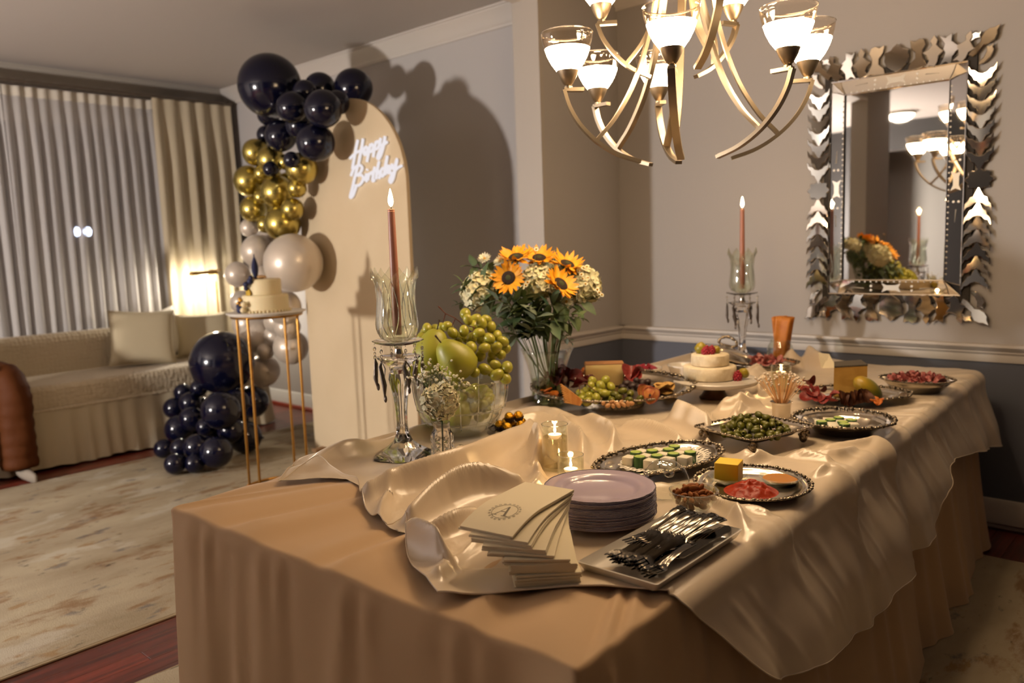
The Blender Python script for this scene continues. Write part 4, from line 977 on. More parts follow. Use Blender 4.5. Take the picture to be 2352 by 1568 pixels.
# ---------------------------------------------------------------- crystal candlesticks with tapers
flame_m = glow('candle_flame', (1.0, .66, .28), 60)
wax_m = mat('dusty_rose_wax', '#a06b58', .42, sss=.25, ssss=.01, sssr=(1, .4, .25)); wick_m = mat('wick', '#1a1410', .9)
pewter = mat('antique_metal', '#5d544c', .38, .9, bump=(200, .4, .002))
def flame(h):
    return MB().lathe([(0, 0), (h * .10, h * .12), (h * .145, h * .30), (h * .12, h * .52), (h * .06, h * .80), (0, h)], 12).mesh('flame', flame_m, 'all')
FLM = flame(.055); FLS = flame(.024)
def candlestick(loc, label, rot):
    t = thing('crystal_candlestick', label, 'candlestick', loc, rot)
    hexa = lambda a, i: 1 + .10 * math.cos(6 * a)
    MB().lathe([(.092, 0), (.093, .003), (.075, .013), (.050, .028), (.030, .046), (.020, .070), (.0165, .10), (.0175, .14), (.0215, .175), (.0290, .215), (.0345, .240), (.0330, .258), (.0200, .268)], 36, rf=lambda a, i: 1 + ((.05 if i < 4 else .075) * math.cos(6 * a) if i < 11 else 0)).obj('foot_and_stem', crystal, t, 25)
    MB().lathe([(.014, .266), (.024, .272), (.040, .286), (.064, .304), (.064, .308), (.040, .304), (.016, .304), (.013, .318), (.010, .330), (.013, .340)], 32, rf=lambda a, i: 1 + (.03 * math.cos(16 * a) if i in (2, 3, 4) else 0)).obj('lower_cup', crystal, t)
    MB().lathe([(.010, .338), (.030, .341), (.060, .347), (.075, .354), (.075, .357), (.056, .353), (.026, .352), (.002, .352)], 36, rf=lambda a, i: 1 + (.035 * math.cos(12 * a) if i in (3, 4) else 0)).obj('drip_dish', crystal, t)
    MB().lathe([(.010, .300), (.014, .316), (.009, .336)], 12).obj('metal_collar', silver_m, t)
    # tulip shade with notched rim and eight cut flutes
    tul = [(.034, .354), (.050, .364), (.0605, .386), (.0615, .410), (.0575, .445), (.0545, .480), (.0580, .520), (.0660, .553), (.0715, .572)]
    mb = MB(); n = 64; v = []; f = []
    for shell, off in ((0, 0), (1, -.0034)):
        for i, (r, z) in enumerate(tul if not shell else tul[::-1]):
            top = (z - .354) / .218
            for k in range(n):
                a = 2 * PI * k / n; q = abs(((k * 8 / n) % 1) - .5) * 2
                zz = z - max(0, (top - .82) / .18) * .030 * (1 - q) + .004 * (q > .8) * (top > .95)
                rr_ = (r + off) * (1 + .030 * abs(math.cos(4 * a)) * (0.3 < top < .97)) if not shell else r + off
                v.append((rr_ * math.cos(a), rr_ * math.sin(a), zz))
    m = len(tul) * 2
    for i in range(m - 1):
        for k in range(n): k2 = (k + 1) % n; f.append((i * n + k, i * n + k2, (i + 1) * n + k2, (i + 1) * n + k))
    mb.add(v, f).obj('tulip_shade', cutg, t, 25)
    cut = MB()
    for k in range(8):                              # the cut arches that glint on the shade
        a0 = 2 * PI * (k + .5) / 8
        pts = []
        for q in range(13):
            u = q / 12; da = .34 * math.sin(PI * min(1, u * 1.0)) * (1 - .25 * u); z = .366 + .17 * u; r = np.interp(z, [p[1] for p in tul], [p[0] for p in tul]) + .0012
            pts.append((r * math.cos(a0 + da), r * math.sin(a0 + da), z))
        for sgn in (1, -1):
            P = []
            for (x, y, z), q in zip(pts, range(13)):
                r = math.hypot(x, y); da = math.atan2(y, x) - a0; P.append((r * math.cos(a0 + sgn * da), r * math.sin(a0 + sgn * da), z))
            cut.tube(P, .0014, 5)
    cut.obj('cut_arches', crystal, t)
    # candle socket and pendants
    MB().lathe([(.020, .352), (.021, .385), (.0175, .400), (.016, .400), (.016, .372), (.002, .37)], 20).obj('socket', cutg, t)
    for k in range(6):
        a = 2 * PI * k / 6 + .35; c, s = math.cos(a), math.sin(a); R = .073; e = t_e = MB()
        for q, (dz, r) in enumerate(((.0, .002), (-.014, .007), (-.028, .0055), (-.040, .007))): e.ball((R * c, R * s, .345 + dz), (r * .8, r * .8, r), 6, 4)
        eo = e.obj('crystal_drop', crystal, t, False)
        l = MB(); L_ = .085 if k % 2 else .11
        l.tube([(R * c, R * s, .302), (R * c + .008 * s, R * s - .008 * c, .285), (R * c - .006 * s, R * s + .006 * c, .285 - L_ * .5), (R * c + .004, R * s, .295 - L_)], [.002, .006, .0075, .0015], 8)
        l.tube([(R * c, R * s, .300), (R * c - .012 * s, R * s + .012 * c, .280), (R * c - .008 * s, R * s + .008 * c, .255)], [.0015, .0022, .001], 6)
        l.ball((R * c + .006, R * s, .30 - L_), (.006, .003, .012), 7, 5); l.obj('leaf_pendant', pewter, t)
    return t
def taper(loc, ln, r0, r1, label, group=None):
    t = thing('taper_candle', label, 'candle', loc, 0, group)
    MB().lathe([(r0 * .92, 0), (r0, .004), (r0, ln * .25), (r1, ln - .004), (r1 * .96, ln), (r1 * .75, ln - .003), (.0, ln - .004)], 20).obj('wax', wax_m, t)
    MB().lathe([(0, ln - .003), (r1 * .72, ln - .0022), (r1 * .94, ln + .0006), (r1 * 1.01, ln - .006)], 20, cap0=False, cap1=False).obj('melted_top', mat('lit_wax', '#e0a070', .3, emit=.35, ecol=(1, .5, .2)), t, 'all')
    MB().tube([(0, 0, ln - .004), (.001, 0, ln + .009)], .0011, 6).obj('wick', wick_m, t)
    link('flame', FLM, t, (0, 0, ln + .007))
    lamp('candle_flame_light', (loc[0], loc[1], loc[2] + ln + .035), .9, (1, .55, .22), .012)
    return t
c1 = Vector((-1.862, 1.530, ZS)); candlestick(c1, 'crystal candlestick at the near left beside the fruit bowl', .3)
taper(c1 + Vector((0, 0, .373)), .372, .0135, .0105, 'dusty rose taper candle burning in the near candlestick')
c2 = Vector((-1.812, 3.690, ZS)); candlestick(c2, 'crystal candlestick at the far end in front of the chair rail', .1)
taper(c2 + Vector((0, 0, .373)), .390, .0135, .0105, 'dusty rose taper candle burning in the far candlestick by the mirror')

# ---------------------------------------------------------------- glass fruit bowl, pears, grapes
FBX, FBY = -1.925, 1.842
FB = thing('glass_bowl', 'large panel-cut glass bowl piled with pears and green grapes', 'bowl', (FBX, FBY, ZS))
bo = [(.060, 0), (.066, .003), (.085, .012), (.115, .034), (.139, .066), (.153, .104), (.160, .145), (.163, .185)]
bi = [(r - .006, z + .003) for r, z in bo[::-1]]
MB().lathe(bo + [(.161, .188)] + bi[:-1] + [(.03, .016)], 64, rf=lambda a, i: 1 - (.012 * abs(math.sin(8 * a)) if 2 <= i <= 7 else 0), cap1=True).obj('bowl', cutg, FB, 20)
cu_ = MB()
for z_ in (.050, .092): 
    r = float(np.interp(z_, [p[1] for p in bo], [p[0] for p in bo])) + .0008; cu_.tube([(r * math.cos(2 * PI * k / 48), r * math.sin(2 * PI * k / 48), z_) for k in range(49)], .0030, 6)
for k in range(16):
    a = 2 * PI * k / 16; cu_.tube([((r + .0008) * math.cos(a), (r + .0008) * math.sin(a), z) for r, z in bo[3:]], .0018, 5)
cu_.obj('cut_lines', crystal, FB); MB().tube([(.160 * math.cos(2 * PI * k / 64), .160 * math.sin(2 * PI * k / 64), .1875) for k in range(65)], .0026, 6).obj('rim', crystal, FB)
pear_m = mat('green_pear', '#a09a2e', .42, var=(9, '#7d821f', .3), bump=(160, .06, .001), sss=.05, ssss=.01)
pear_pr = [(0, -.040), (.016, -.0415), (.033, -.036), (.045, -.022), (.0480, -.002), (.0445, .018), (.0365, .036), (.028, .051), (.0205, .061), (.010, .067), (.0, .066)]
pear_me = MB().lathe(pear_pr, 24).mesh('pear', pear_m, 'all'); pst = MB().tube([(0, 0, .062), (.001, 0, .076), (.006, 0, .090)], [.0022, .0018, .003], 6).mesh('pear_stem', mat('pear_stem', '#3c2a18', .8))
def pear(p, rot, sc, lab):
    o = link('pear', pear_me, None, p, rot, sc); link('pear_stem', pst, o); tag(o, lab, 'pear'); return o
def towards(px_, py_, dep): return pd(px_, py_, dep)
def aim(d, roll=0): return Vector(d).to_track_quat('Z', 'Y').to_euler()
RT_ = Vector((RM[0][0], RM[1][0], RM[2][0])); UP_ = Vector((RM[0][1], RM[1][1], RM[2][1])); BK_ = Vector((RM[0][2], RM[1][2], RM[2][2]))
pear(towards(1052, 832, 2.585), aim(-RT_ * .62 + UP_ * .75 + BK_ * .25), 1.30, 'green pear in front in the fruit bowl, its stem up left')
pear(towards(992, 818, 2.66), aim(RT_ * .2 + UP_ * .95 + BK_ * .1), 1.38, 'large green pear at the left of the fruit bowl')
for (x, y, z, ro, lb) in ((-.060, -.055, .090, (1.2, .3, .5), 'green pear low inside the bowl, at the left seen through glass'), (.050, -.062, .085, (1.5, .2, -1), 'green pear low inside the bowl, at the right seen through glass'), (.0, .06, .10, (.8, .5, 2), 'green pear low inside the bowl, at the back seen through glass')):
    pear(W(FB, x, y, z), ro, 1.05, lb)
grape_m = mat('green_grape', '#a8a23c', .28, var=(22, '#8c8a2a', .25), sss=.35, ssss=.012, sssr=(.8, 1, .2), spec=.5)
grape_me = MB().ball((0, 0, 0), (.0172, .0172, .0218), 16, 11).mesh('grape', grape_m, 'all')
def bunch(name, label, pts, stems, origin):
    t = thing(name, label, 'grapes', origin); r = random.Random(len(pts))
    for p, sc in pts: link('grape', grape_me, t, Vector(p) - Vector(origin), (r.uniform(-1.3, 1.3), r.uniform(-1.3, 1.3), r.uniform(0, 6)), sc)
    s = MB()
    for st in stems: s.tube([Vector(q) - Vector(origin) for q in st], [.0022] + [.0016] * (len(st) - 2) + [.0012], 6)
    s.obj('stalk', mat('grape_stalk', '#5c2f1c', .7), t); return t
GP = [(557, 672, 2.72), (570, 703, 2.68), (640, 725, 2.70), (690, 742, 2.72), (360, 748, 2.80), (400, 752, 2.82), (432, 745, 2.78), (493, 772, 2.66), (550, 762, 2.66), (627, 772, 2.66), (680, 800, 2.66), (720, 785, 2.72), (750, 815, 2.70), (765, 855, 2.72), (515, 822, 2.68), (588, 847, 2.63), (655, 850, 2.62), (718, 848, 2.64), (742, 885, 2.66), (635, 890, 2.65), (655, 958, 2.61), (713, 937, 2.57), (772, 948, 2.57), (722, 987, 2.555), (762, 1005, 2.56), (605, 975, 2.60), (465, 738, 2.76), (600, 735, 2.74), (665, 702, 2.78), (338, 790, 2.80), (700, 880, 2.68), (690, 910, 2.69), (600, 915, 2.68), (575, 940, 2.66), (610, 700, 2.78), (520, 790, 2.74), (560, 800, 2.74), (640, 800, 2.74), (590, 800, 2.70), (740, 850, 2.76), (670, 830, 2.72), (350, 770, 2.84), (690, 965, 2.64)]
gp = [(towards(820 + a * .4464, 420 + b * .4464, d), random.Random(i).uniform(.92, 1.12)) for i, (a, b, d) in enumerate(GP)]
tw = lambda a, b, d: towards(820 + a * .4464, 420 + b * .4464, d)
bunch('grape_bunch', 'large bunch of green grapes spilling over the right of the fruit bowl', gp, [[tw(418, 634, 2.66), tw(455, 672, 2.67), tw(505, 695, 2.68), tw(535, 720, 2.71), tw(600, 780, 2.74)], [tw(455, 672, 2.67), tw(442, 720, 2.70)], [tw(505, 695, 2.68), tw(480, 760, 2.69)], [tw(600, 740, 2.69), tw(595, 800, 2.66)], [tw(575, 735, 2.68), tw(608, 745, 2.68)]], towards(1110, 800, 2.68))
r_ = random.Random(77); gl = [(W(FB, x, y, z), r_.uniform(.9, 1.05)) for x, y, z in [(math.cos(k * .74) * .098 * (1 if k % 2 else .88), math.sin(k * .74) * .098 * (1 if k % 2 else .88), .065 + .088 * ((k * .618) % 1)) for k in range(34)]]
gl += [(tw(290, 968, 2.69), 1.05), (tw(345, 965, 2.66), 1.0)]
bunch('grape_bunch', 'bunch of green grapes low inside the bowl seen through its glass', gl, [[W(FB, 0, 0, .05), W(FB, .02, .02, .12)]], W(FB, 0, 0, .08))

# ---------------------------------------------------------------- bouquet in a flared vase
petal_y = mat('sunflower_petal', '#e8a40e', .6, var=(40, '#d98f08', .2), sss=.1, ssss=.005); disc_m = mat('sunflower_disc', '#2c1d10', .95, bump=(300, 1, .004)); disc_c = mat('sunflower_heart', '#3c4020', .95, bump=(300, 1, .004))
white_p = mat('white_petal', '#d9d6bd', .6, sss=.1, ssss=.005); cream_p = mat('cream_petal', '#cfc798', .6, var=(30, '#dcd8b8', .2), sss=.12, ssss=.005); yel_c = mat('yellow_heart', '#b58a28', .8)
leaf_m = mat('leaf_green', '#3f5232', .55, var=(12, '#566a40', .2)); leaf_g = mat('leaf_sage', '#566150', .6, var=(12, '#6f7a62', .2)); leaf_e = mat('leaf_edge_pale', '#6f7d55', .55, var=(16, '#4c5f38', .15)); stem_m = mat('flower_stem', '#4c5a2c', .6)
VX, VY = -1.985, 2.375
VS = thing('flower_vase', 'tall flared clear glass vase holding the sunflower bouquet', 'vase', (VX, VY, ZS))
vo = [(.070, 0), (.074, .004), (.070, .020), (.066, .050), (.066, .085), (.071, .125), (.081, .165), (.094, .200), (.104, .222)]
MB().lathe(vo + [(r - .004, z + .001) for r, z in vo[::-1][:-1]] + [(.03, .014)], 40).obj('vase', clearg, VS, 'all')
MB().lathe([(.002, .016), (.064, .016), (.061, .05), (.061, .10), (.061, .101), (.002, .101)], 32).obj('water', thin_glass('vase_water', '#c9cdaa', .6, .02, 1.33), VS)
BQ = Vector((VX, VY, ZS + .30))
def petal_pts(ln, wd, cup, n=4):
    """one petal along +x, flat in xy, bending up by cup"""
    v = []; 
    for i in range(n + 1):
        u = i / n; w_ = wd * math.sin(PI * min(1, .12 + .88 * u)) ** .8 * (1 if u < 1 else .0); z = cup * u * u * ln
        v += [(u * ln, -w_, z + .12 * w_), (u * ln, 0, z - .0), (u * ln, w_, z + .12 * w_)]
    f = []
    for i in range(n): f += [(i * 3, (i + 1) * 3, (i + 1) * 3 + 1, i * 3 + 1), (i * 3 + 1, (i + 1) * 3 + 1, (i + 1) * 3 + 2, i * 3 + 2)]
    return v, f
def stem_curve(head, dirn, spread, seed):
    r = random.Random(seed); a = r.uniform(0, 6.28)
    bot = Vector((VX + .04 * math.cos(a), VY + .04 * math.sin(a), ZS + .022)); neck = Vector((VX + (head.x - VX) * .32, VY + (head.y - VY) * .32, ZS + .215))
    return catmull([bot, neck, head - dirn * .03 + (neck - head) * .12, head], 6)
def flower_thing(name, label, cat, head, dirn, group=None, seed=1, stem_r=.0028, spread=1):
    t = thing(name, label, cat, head, aim(dirn), group)
    st = MB(); Mi = (Matrix.Translation(head) @ aim(dirn).to_matrix().to_4x4()).inverted()
    st.tube([Mi @ p for p in stem_curve(head, Vector(dirn).normalized(), spread, seed)], stem_r, 6); st.obj('stem', stem_m, t); return t
r_ = random.Random(41)
pet_me = [MB().add(*petal_pts(.046, .0085, c)).mesh('petal', petal_y, 'all') for c in (.12, .3, .5)]
def sunflower(pxp, dep, dirn, sc, label):
    head = pd(pxp[0], pxp[1], dep); d = Vector(dirn).normalized(); t = flower_thing('sunflower', label, 'flower', head, d, None, int(pxp[0]), .004)
    MB().lathe([(.026, -.004), (.027, .002), (.022, .006), (.0105, .0062)], 24, cap1=False).obj('seed_disc', disc_m, t); MB().lathe([(.0108, .0060), (.009, .0075), (0, .0078)], 18, cap0=False).obj('disc_heart', disc_c, t)
    MB().lathe([(.005, -.022), (.018, -.014), (.027, -.004)], 16).obj('green_cup', leaf_m, t)
    for ring, n, r0, z, tilt in ((0, 19, .023, .001, -.10), (1, 17, .021, -.002, .12)):
        for k in range(n):
            a = 2 * PI * k / n + ring * .15 + r_.uniform(-.08, .08)
            link('petal', pet_me[r_.randrange(3)], t, (r0 * math.cos(a), r0 * math.sin(a), z), Euler((r_.uniform(-.2, .2), tilt + r_.uniform(-.25, .12), a)), r_.uniform(.85, 1.1))
    t.scale = (sc,) * 3
    for c in t.children:
        if c.name.startswith('stem'): c.scale = (1 / sc,) * 3
    return t
FACE = BK_
dz = 3.07
sunflower((1168, 638), dz - .14, BK_ * .9 - RT_ * .25 + UP_ * .12, .98, 'sunflower facing the viewer, its dark disc fully visible')
sunflower((1185, 590), dz - .06, UP_ * .85 + BK_ * .48 - RT_ * .15, 1.08, 'sunflower at the top left of the bouquet seen from its side')
sunflower((1238, 592), dz + .0, UP_ * .80 + BK_ * .60, 1.0, 'sunflower at the very top centre of the bouquet')
sunflower((1303, 606), dz - .05, UP_ * .80 + BK_ * .48 + RT_ * .30, 1.08, 'sunflower at the top right of the bouquet')
sunflower((1288, 652), dz - .14, UP_ * .55 + BK_ * .62 + RT_ * .50, 1.08, 'sunflower at the lower right of the bouquet, turned to the right')
def floret_cluster(R, n, seed, ps=.012, flatten=.85):
    """dome of four-petalled florets"""
    r = random.Random(seed); mb = MB()
    for k in range(n):
        z = 1 - 1.55 * (k + .5) / n; a = k * 2.39996; q = math.sqrt(max(0, 1 - z * z)); d = Vector((q * math.cos(a), q * math.sin(a), z)); p = Vector((d.x * R, d.y * R, d.z * R * flatten)) * r.uniform(.92, 1.06)
        M = Matrix.Translation(p) @ (d + Vector((r.uniform(-.3, .3),) * 3)).to_track_quat('Z', 'Y').to_matrix().to_4x4() @ Matrix.Rotation(r.uniform(0, 6), 4, 'Z')
        s = ps * r.uniform(.85, 1.2)
        for j in range(4):
            Mj = M @ Matrix.Rotation(j * PI / 2, 4, 'Z')
            mb.add([(0, 0, 0), (s * .55, -s * .52, .12 * s), (s * 1.1, -s * .30, .30 * s), (s * 1.1, s * .30, .30 * s), (s * .55, s * .52, .12 * s), (s * .6, 0, .02 * s)], [(0, 1, 5), (1, 2, 5), (2, 3, 5), (3, 4, 5), (4, 0, 5)], Mj)
    return mb
def hydrangea(pxp, dep, R, dirn, label, seed, n=95):
    head = pd(pxp[0], pxp[1], dep); t = flower_thing('hydrangea', label, 'flower', head, Vector(dirn).normalized(), None, seed, .0034)
    o = floret_cluster(R, n, seed, R * .28).obj('floret_cluster', cream_p, t, 'all'); MB().ball((0, 0, -.1 * R), (R * .82, R * .82, R * .70), 14, 9).obj('green_heart', leaf_e, t, 'all'); return t
hydrangea((1100, 668), dz - .06, .068, UP_ * .4 + BK_ * .6 - RT_ * .8, 'cream hydrangea head at the left side of the bouquet', 1)
hydrangea((1236, 648), dz - .02, .064, BK_ * .9 + UP_ * .35, 'cream hydrangea head in the middle of the bouquet', 2, 90)
hydrangea((1338, 655), dz - .01, .070, RT_ * .8 + UP_ * .4 + BK_ * .4, 'cream hydrangea head at the right side of the bouquet', 3)
hydrangea((1250, 612), dz + .10, .052, UP_ * .9 + BK_ * .3, 'cream hydrangea head high behind the middle sunflowers', 4)
wp_me = MB().add(*petal_pts(.026, .0038, .25, 3)).mesh('petal', white_p, 'all')
def aster(pxp, dep, dirn, label, sc=1.0):
    head = pd(pxp[0], pxp[1], dep); t = flower_thing('white_aster', label, 'flower', head, Vector(dirn).normalized(), 'white asters in the bouquet', int(pxp[0]) + 5, .0018)
    MB().ball((0, 0, .001), (.0075, .0075, .004), 10, 6).obj('flower_heart', yel_c, t)
    for ring, n, tl in ((0, 15, -.02), (1, 14, -.35), (2, 10, -.7)):
        for k in range(n):
            a = 2 * PI * k / n + ring * .2; link('petal', wp_me, t, (.004 * math.cos(a), .004 * math.sin(a), .0006 * ring), Euler((0, tl + r_.uniform(-.1, .1), a)), r_.uniform(.9, 1.05) * (1 - .18 * ring))
    t.scale = (sc,) * 3
    for c in t.children:
        if c.name.startswith('stem'): c.scale = (1 / sc,) * 3
for p, d_, dr, lb in (((1113, 594), dz, UP_ * .6 + BK_ * .7 - RT_ * .2, 'white aster standing out at the upper left of the bouquet'), ((1148, 600), dz + .02, UP_ * .5 + BK_ * .6 - RT_ * .5, 'white aster beside the upper left sunflower'), ((1293, 620), dz - .06, UP_ * .8 + BK_ * .5, 'white aster under the top right sunflower'), ((1318, 636), dz - .06, UP_ * .6 + BK_ * .5 + RT_ * .5, 'white aster right of the lower right sunflower'), ((1328, 678), dz - .07, RT_ * .8 + BK_ * .5, 'white aster low at the right of the bouquet'), ((1122, 635), dz - .06, BK_ * .6 - RT_ * .6 + UP_ * .3, 'white aster above the left hydrangea'), ((1300, 692), dz - .10, RT_ * .4 + BK_ * .8 - UP_ * .2, 'white aster lowest at the right beneath the sunflower')):
    aster(p, d_, dr, lb)
cham_h = MB().ball((0, 0, .002), (.0042, .0042, .003), 8, 5).mesh('daisy_heart', yel_c, 'all'); cp_ = MB()
for k in range(9): cp_.add(*petal_pts(.0105, .0026, .1, 2), TR((0, 0, 0), (0, 0, 2 * PI * k / 9)))
cham_p = cp_.mesh('daisy_petals', white_p, 'all')
def chamomile(tips, dep, label, seed):
    base = pd(tips[0][0], tips[0][1], dep); t = flower_thing('chamomile_spray', label, 'flower', base, UP_ * .8 + RT_ * .4, None, seed, .0014); Mi = (Matrix.Translation(base) @ aim(UP_ * .8 + RT_ * .4).to_matrix().to_4x4()).inverted(); tw_ = MB(); r = random.Random(seed)
    for x, y in tips[1:]:
        p = Mi @ pd(x, y, dep - r.uniform(0, .05)); d = Vector((r.uniform(-.5, .5), r.uniform(-.5, .5), 1)); tw_.tube([(0, 0, 0), p * .5 + Vector((0, 0, .01)), p], .0009, 5); h = link('daisy_head', cham_p, t, p, aim(Mi.to_3x3() @ (BK_ + UP_ * .5 + RT_ * r.uniform(-.3, .6)))); link('daisy_heart', cham_h, h)
    tw_.obj('twigs', stem_m, t)
chamomile([(1318, 665), (1328, 622), (1340, 615), (1336, 630), (1350, 638), (1360, 648), (1345, 652), (1338, 640), (1325, 640), (1356, 655)], dz - .05, 'chamomile spray with many small daisies at the right of the bouquet', 5)
chamomile([(1300, 715), (1372, 665), (1382, 677), (1376, 672)], dz - .05, 'lone chamomile stem reaching out to the far right of the bouquet', 6)
chamomile([(1215, 670), (1208, 655), (1200, 660), (1212, 648), (1232, 572)], dz - .14, 'tiny chamomile spray in the middle of the bouquet', 7)
def leaf_mesh(ln, wd, m):
    v = []; n = 6
    for i in range(n + 1):
        u = i / n; w_ = wd * math.sin(PI * (u ** .8)) ; v += [(u * ln, -w_, .25 * w_ - .25 * u * u * ln), (u * ln, 0, -.25 * u * u * ln), (u * ln, w_, .25 * w_ - .25 * u * u * ln)]
    f = []
    for i in range(n): f += [(i * 3, (i + 1) * 3, (i + 1) * 3 + 1, i * 3 + 1), (i * 3 + 1, (i + 1) * 3 + 1, (i + 1) * 3 + 2, i * 3 + 2)]
    return MB().add(v, f).mesh('leaf', m, 'all')
LM = {'g': leaf_mesh(.075, .019, leaf_m), 's': leaf_mesh(.062, .016, leaf_g), 'e': leaf_mesh(.058, .020, leaf_e), 'u': leaf_mesh(.026, .013, leaf_g)}
def sprig(path, kind, n, label, seed, sc=1.0):
    """leafy twig along photo points (x, y, depth)"""
    P = catmull([pd(*q) for q in path], 6); o0 = P[0]; t = thing('leafy_sprig', label, 'foliage', o0); r = random.Random(seed)
    MB().tube([p - o0 for p in P], .0016, 5).obj('twig', stem_m, t)
    for k in range(n):
        u = (k + .6) / n; i = min(len(P) - 2, int(u * (len(P) - 1))); d = (P[i + 1] - P[i]).normalized(); s = d.cross(BK_).normalized() * (1 if k % 2 else -1)
        dirv = (s * r.uniform(.6, 1) + d * r.uniform(.2, .7) + BK_ * r.uniform(-.1, .6)).normalized()
        q = dirv.to_track_quat('X', 'Z') @ Euler((r.uniform(-.6, .6), 0, 0)).to_quaternion()
        link('leaf', LM[kind], t, P[i] - o0, q.to_euler(), sc * r.uniform(.75, 1.15))
    o = link('leaf', LM[kind], t, P[-1] - o0, (P[-1] - P[-2]).to_track_quat('X', 'Z').to_euler(), sc * .8); return t
B0 = (1213, 770)
sprig([(1200, 765, 3.05), (1140, 715, 3.02), (1085, 690, 3.02), (1045, 700, 3.02)], 'u', 16, 'eucalyptus twig reaching out to the left over the grapes', 1, .9)
sprig([(1195, 750, 2.98), (1150, 690, 2.95), (1120, 660, 2.95), (1098, 640, 2.98)], 'g', 9, 'dark green leafy sprig left of the facing sunflower', 2)
sprig([(1200, 755, 2.97), (1170, 705, 2.93), (1140, 690, 2.92), (1110, 700, 2.94)], 's', 9, 'sage green sprig under the facing sunflower', 3, 1.1)
sprig([(1210, 755, 2.97), (1205, 715, 2.93), (1185, 690, 2.92)], 'e', 8, 'pale edged sprig below the facing sunflower', 4, 1.15)
sprig([(1225, 760, 2.98), (1250, 715, 2.94), (1275, 695, 2.93), (1300, 700, 2.94)], 'g', 10, 'dark green sprig under the right sunflower', 5)
sprig([(1230, 768, 2.98), (1280, 740, 2.95), (1312, 728, 2.96), (1330, 730, 2.97)], 'e', 9, 'pale edged sprig drooping at the lower right', 6)
sprig([(1235, 765, 3.0), (1270, 760, 2.98), (1295, 770, 2.98), (1310, 785, 2.99)], 'u', 9, 'small leafed twig hanging beside the vase rim at the right', 7, .9)
sprig([(1200, 750, 3.1), (1150, 660, 3.12), (1110, 620, 3.12), (1082, 612, 3.1)], 'e', 10, 'pale edged sprig rising at the upper left behind the aster', 8)
sprig([(1220, 750, 3.1), (1250, 640, 3.13), (1270, 590, 3.13)], 'g', 8, 'dark green sprig standing between the top sunflowers', 9, .8)
sprig([(1190, 770, 2.96), (1160, 765, 2.94), (1135, 770, 2.95)], 's', 7, 'sage green sprig hanging over the vase at the left', 10, 1.0)
sprig([(1215, 775, 2.95), (1225, 745, 2.91), (1235, 720, 2.90)], 's', 9, 'sage green sprig in the shade above the vase mouth', 11, 1.1)
sprig([(1195, 740, 3.0), (1130, 720, 2.98), (1075, 668, 3.0), (1062, 650, 3.0)], 'g', 9, 'dark green sprig at the far left edge of the bouquet', 12, .8)
sprig([(1235, 740, 3.05), (1310, 700, 3.02), (1345, 690, 3.02)], 'g', 9, 'dark green sprig at the right behind the lower aster', 13)
rl = random.Random(91)
for k in range(16):
    x1, y1 = rl.uniform(1120, 1325), rl.uniform(665, 760); dd_ = 3.0 + rl.uniform(-.08, .12)
    sprig([(1200 + rl.uniform(-20, 30), 772, 3.02), ((1205 + x1) / 2, (765 + y1) / 2 - 12, dd_), (x1, y1, dd_ - .03)], 'gse'[k % 3], 8, ('dark green', 'sage green', 'pale edged')[k % 3] + ' filler sprig in the dense foliage above the vase mouth', 100 + k, rl.uniform(.85, 1.15))['group'] = 'filler foliage of the bouquet'
# ---------------------------------------------------------------- bud vase and stopper
bv = thing('bud_vase', 'small diamond-cut crystal bud vase in front of the fruit bowl', 'vase', (-1.672, 1.519, ZS))
MB().lathe([(.031, 0), (.032, .004), (.0325, .010), (.0325, .092), (.030, .100), (.025, .108), (.0235, .118), (.025, .130), (.0225, .130), (.021, .118), (.022, .108), (.024, .098), (.024, .014), (.002, .012)], 40, rf=lambda a, i: 1 - .05 * (abs(math.sin(4 * a)) ** 8)).obj('vase', crystal, bv, 25)
st_ = MB()
for k in range(8):
    a = 2 * PI * (k + .5) / 8
    for q in range(4):
        z_ = .022 + .021 * q; c, s = math.cos(a), math.sin(a); M = Matrix.Translation((.0325 * c, .0325 * s, z_)) @ Vector((c, s, 0)).to_track_quat('Z', 'Y').to_matrix().to_4x4()
        st_.add([(-.0075, -.0085, 0), (.0075, -.0085, 0), (.0075, .0085, 0), (-.0075, .0085, 0), (0, 0, .0035)], [(0, 1, 4), (1, 2, 4), (2, 3, 4), (3, 0, 4)], M)
st_.obj('cut_studs', crystal, bv, False)
hd = Vector((-1.672, 1.519, ZS + .19)); HB = thing('hydrangea', 'cream hydrangea head with stem in the small bud vase', 'flower', hd, aim(UP_ * .6 + BK_ * .8))
floret_cluster(.046, 120, 17, .0165, .95).obj('floret_cluster', mat('ivory_petal', '#d8d3b4', .6, sss=.12, ssss=.005), HB, 'all'); Mi = (Matrix.Translation(hd) @ HB.rotation_euler.to_matrix().to_4x4()).inverted()
MB().tube([Mi @ Vector((-1.674, 1.520, ZS + .02)), Mi @ Vector((-1.670, 1.52, ZS + .12)), Mi @ hd], .0026, 6).obj('stem', stem_m, HB); MB().ball((0, 0, -.004), (.040, .040, .036), 12, 8).obj('inner_heart', mat('ivory_petal', '#d8d3b4', .6), HB, 'all')
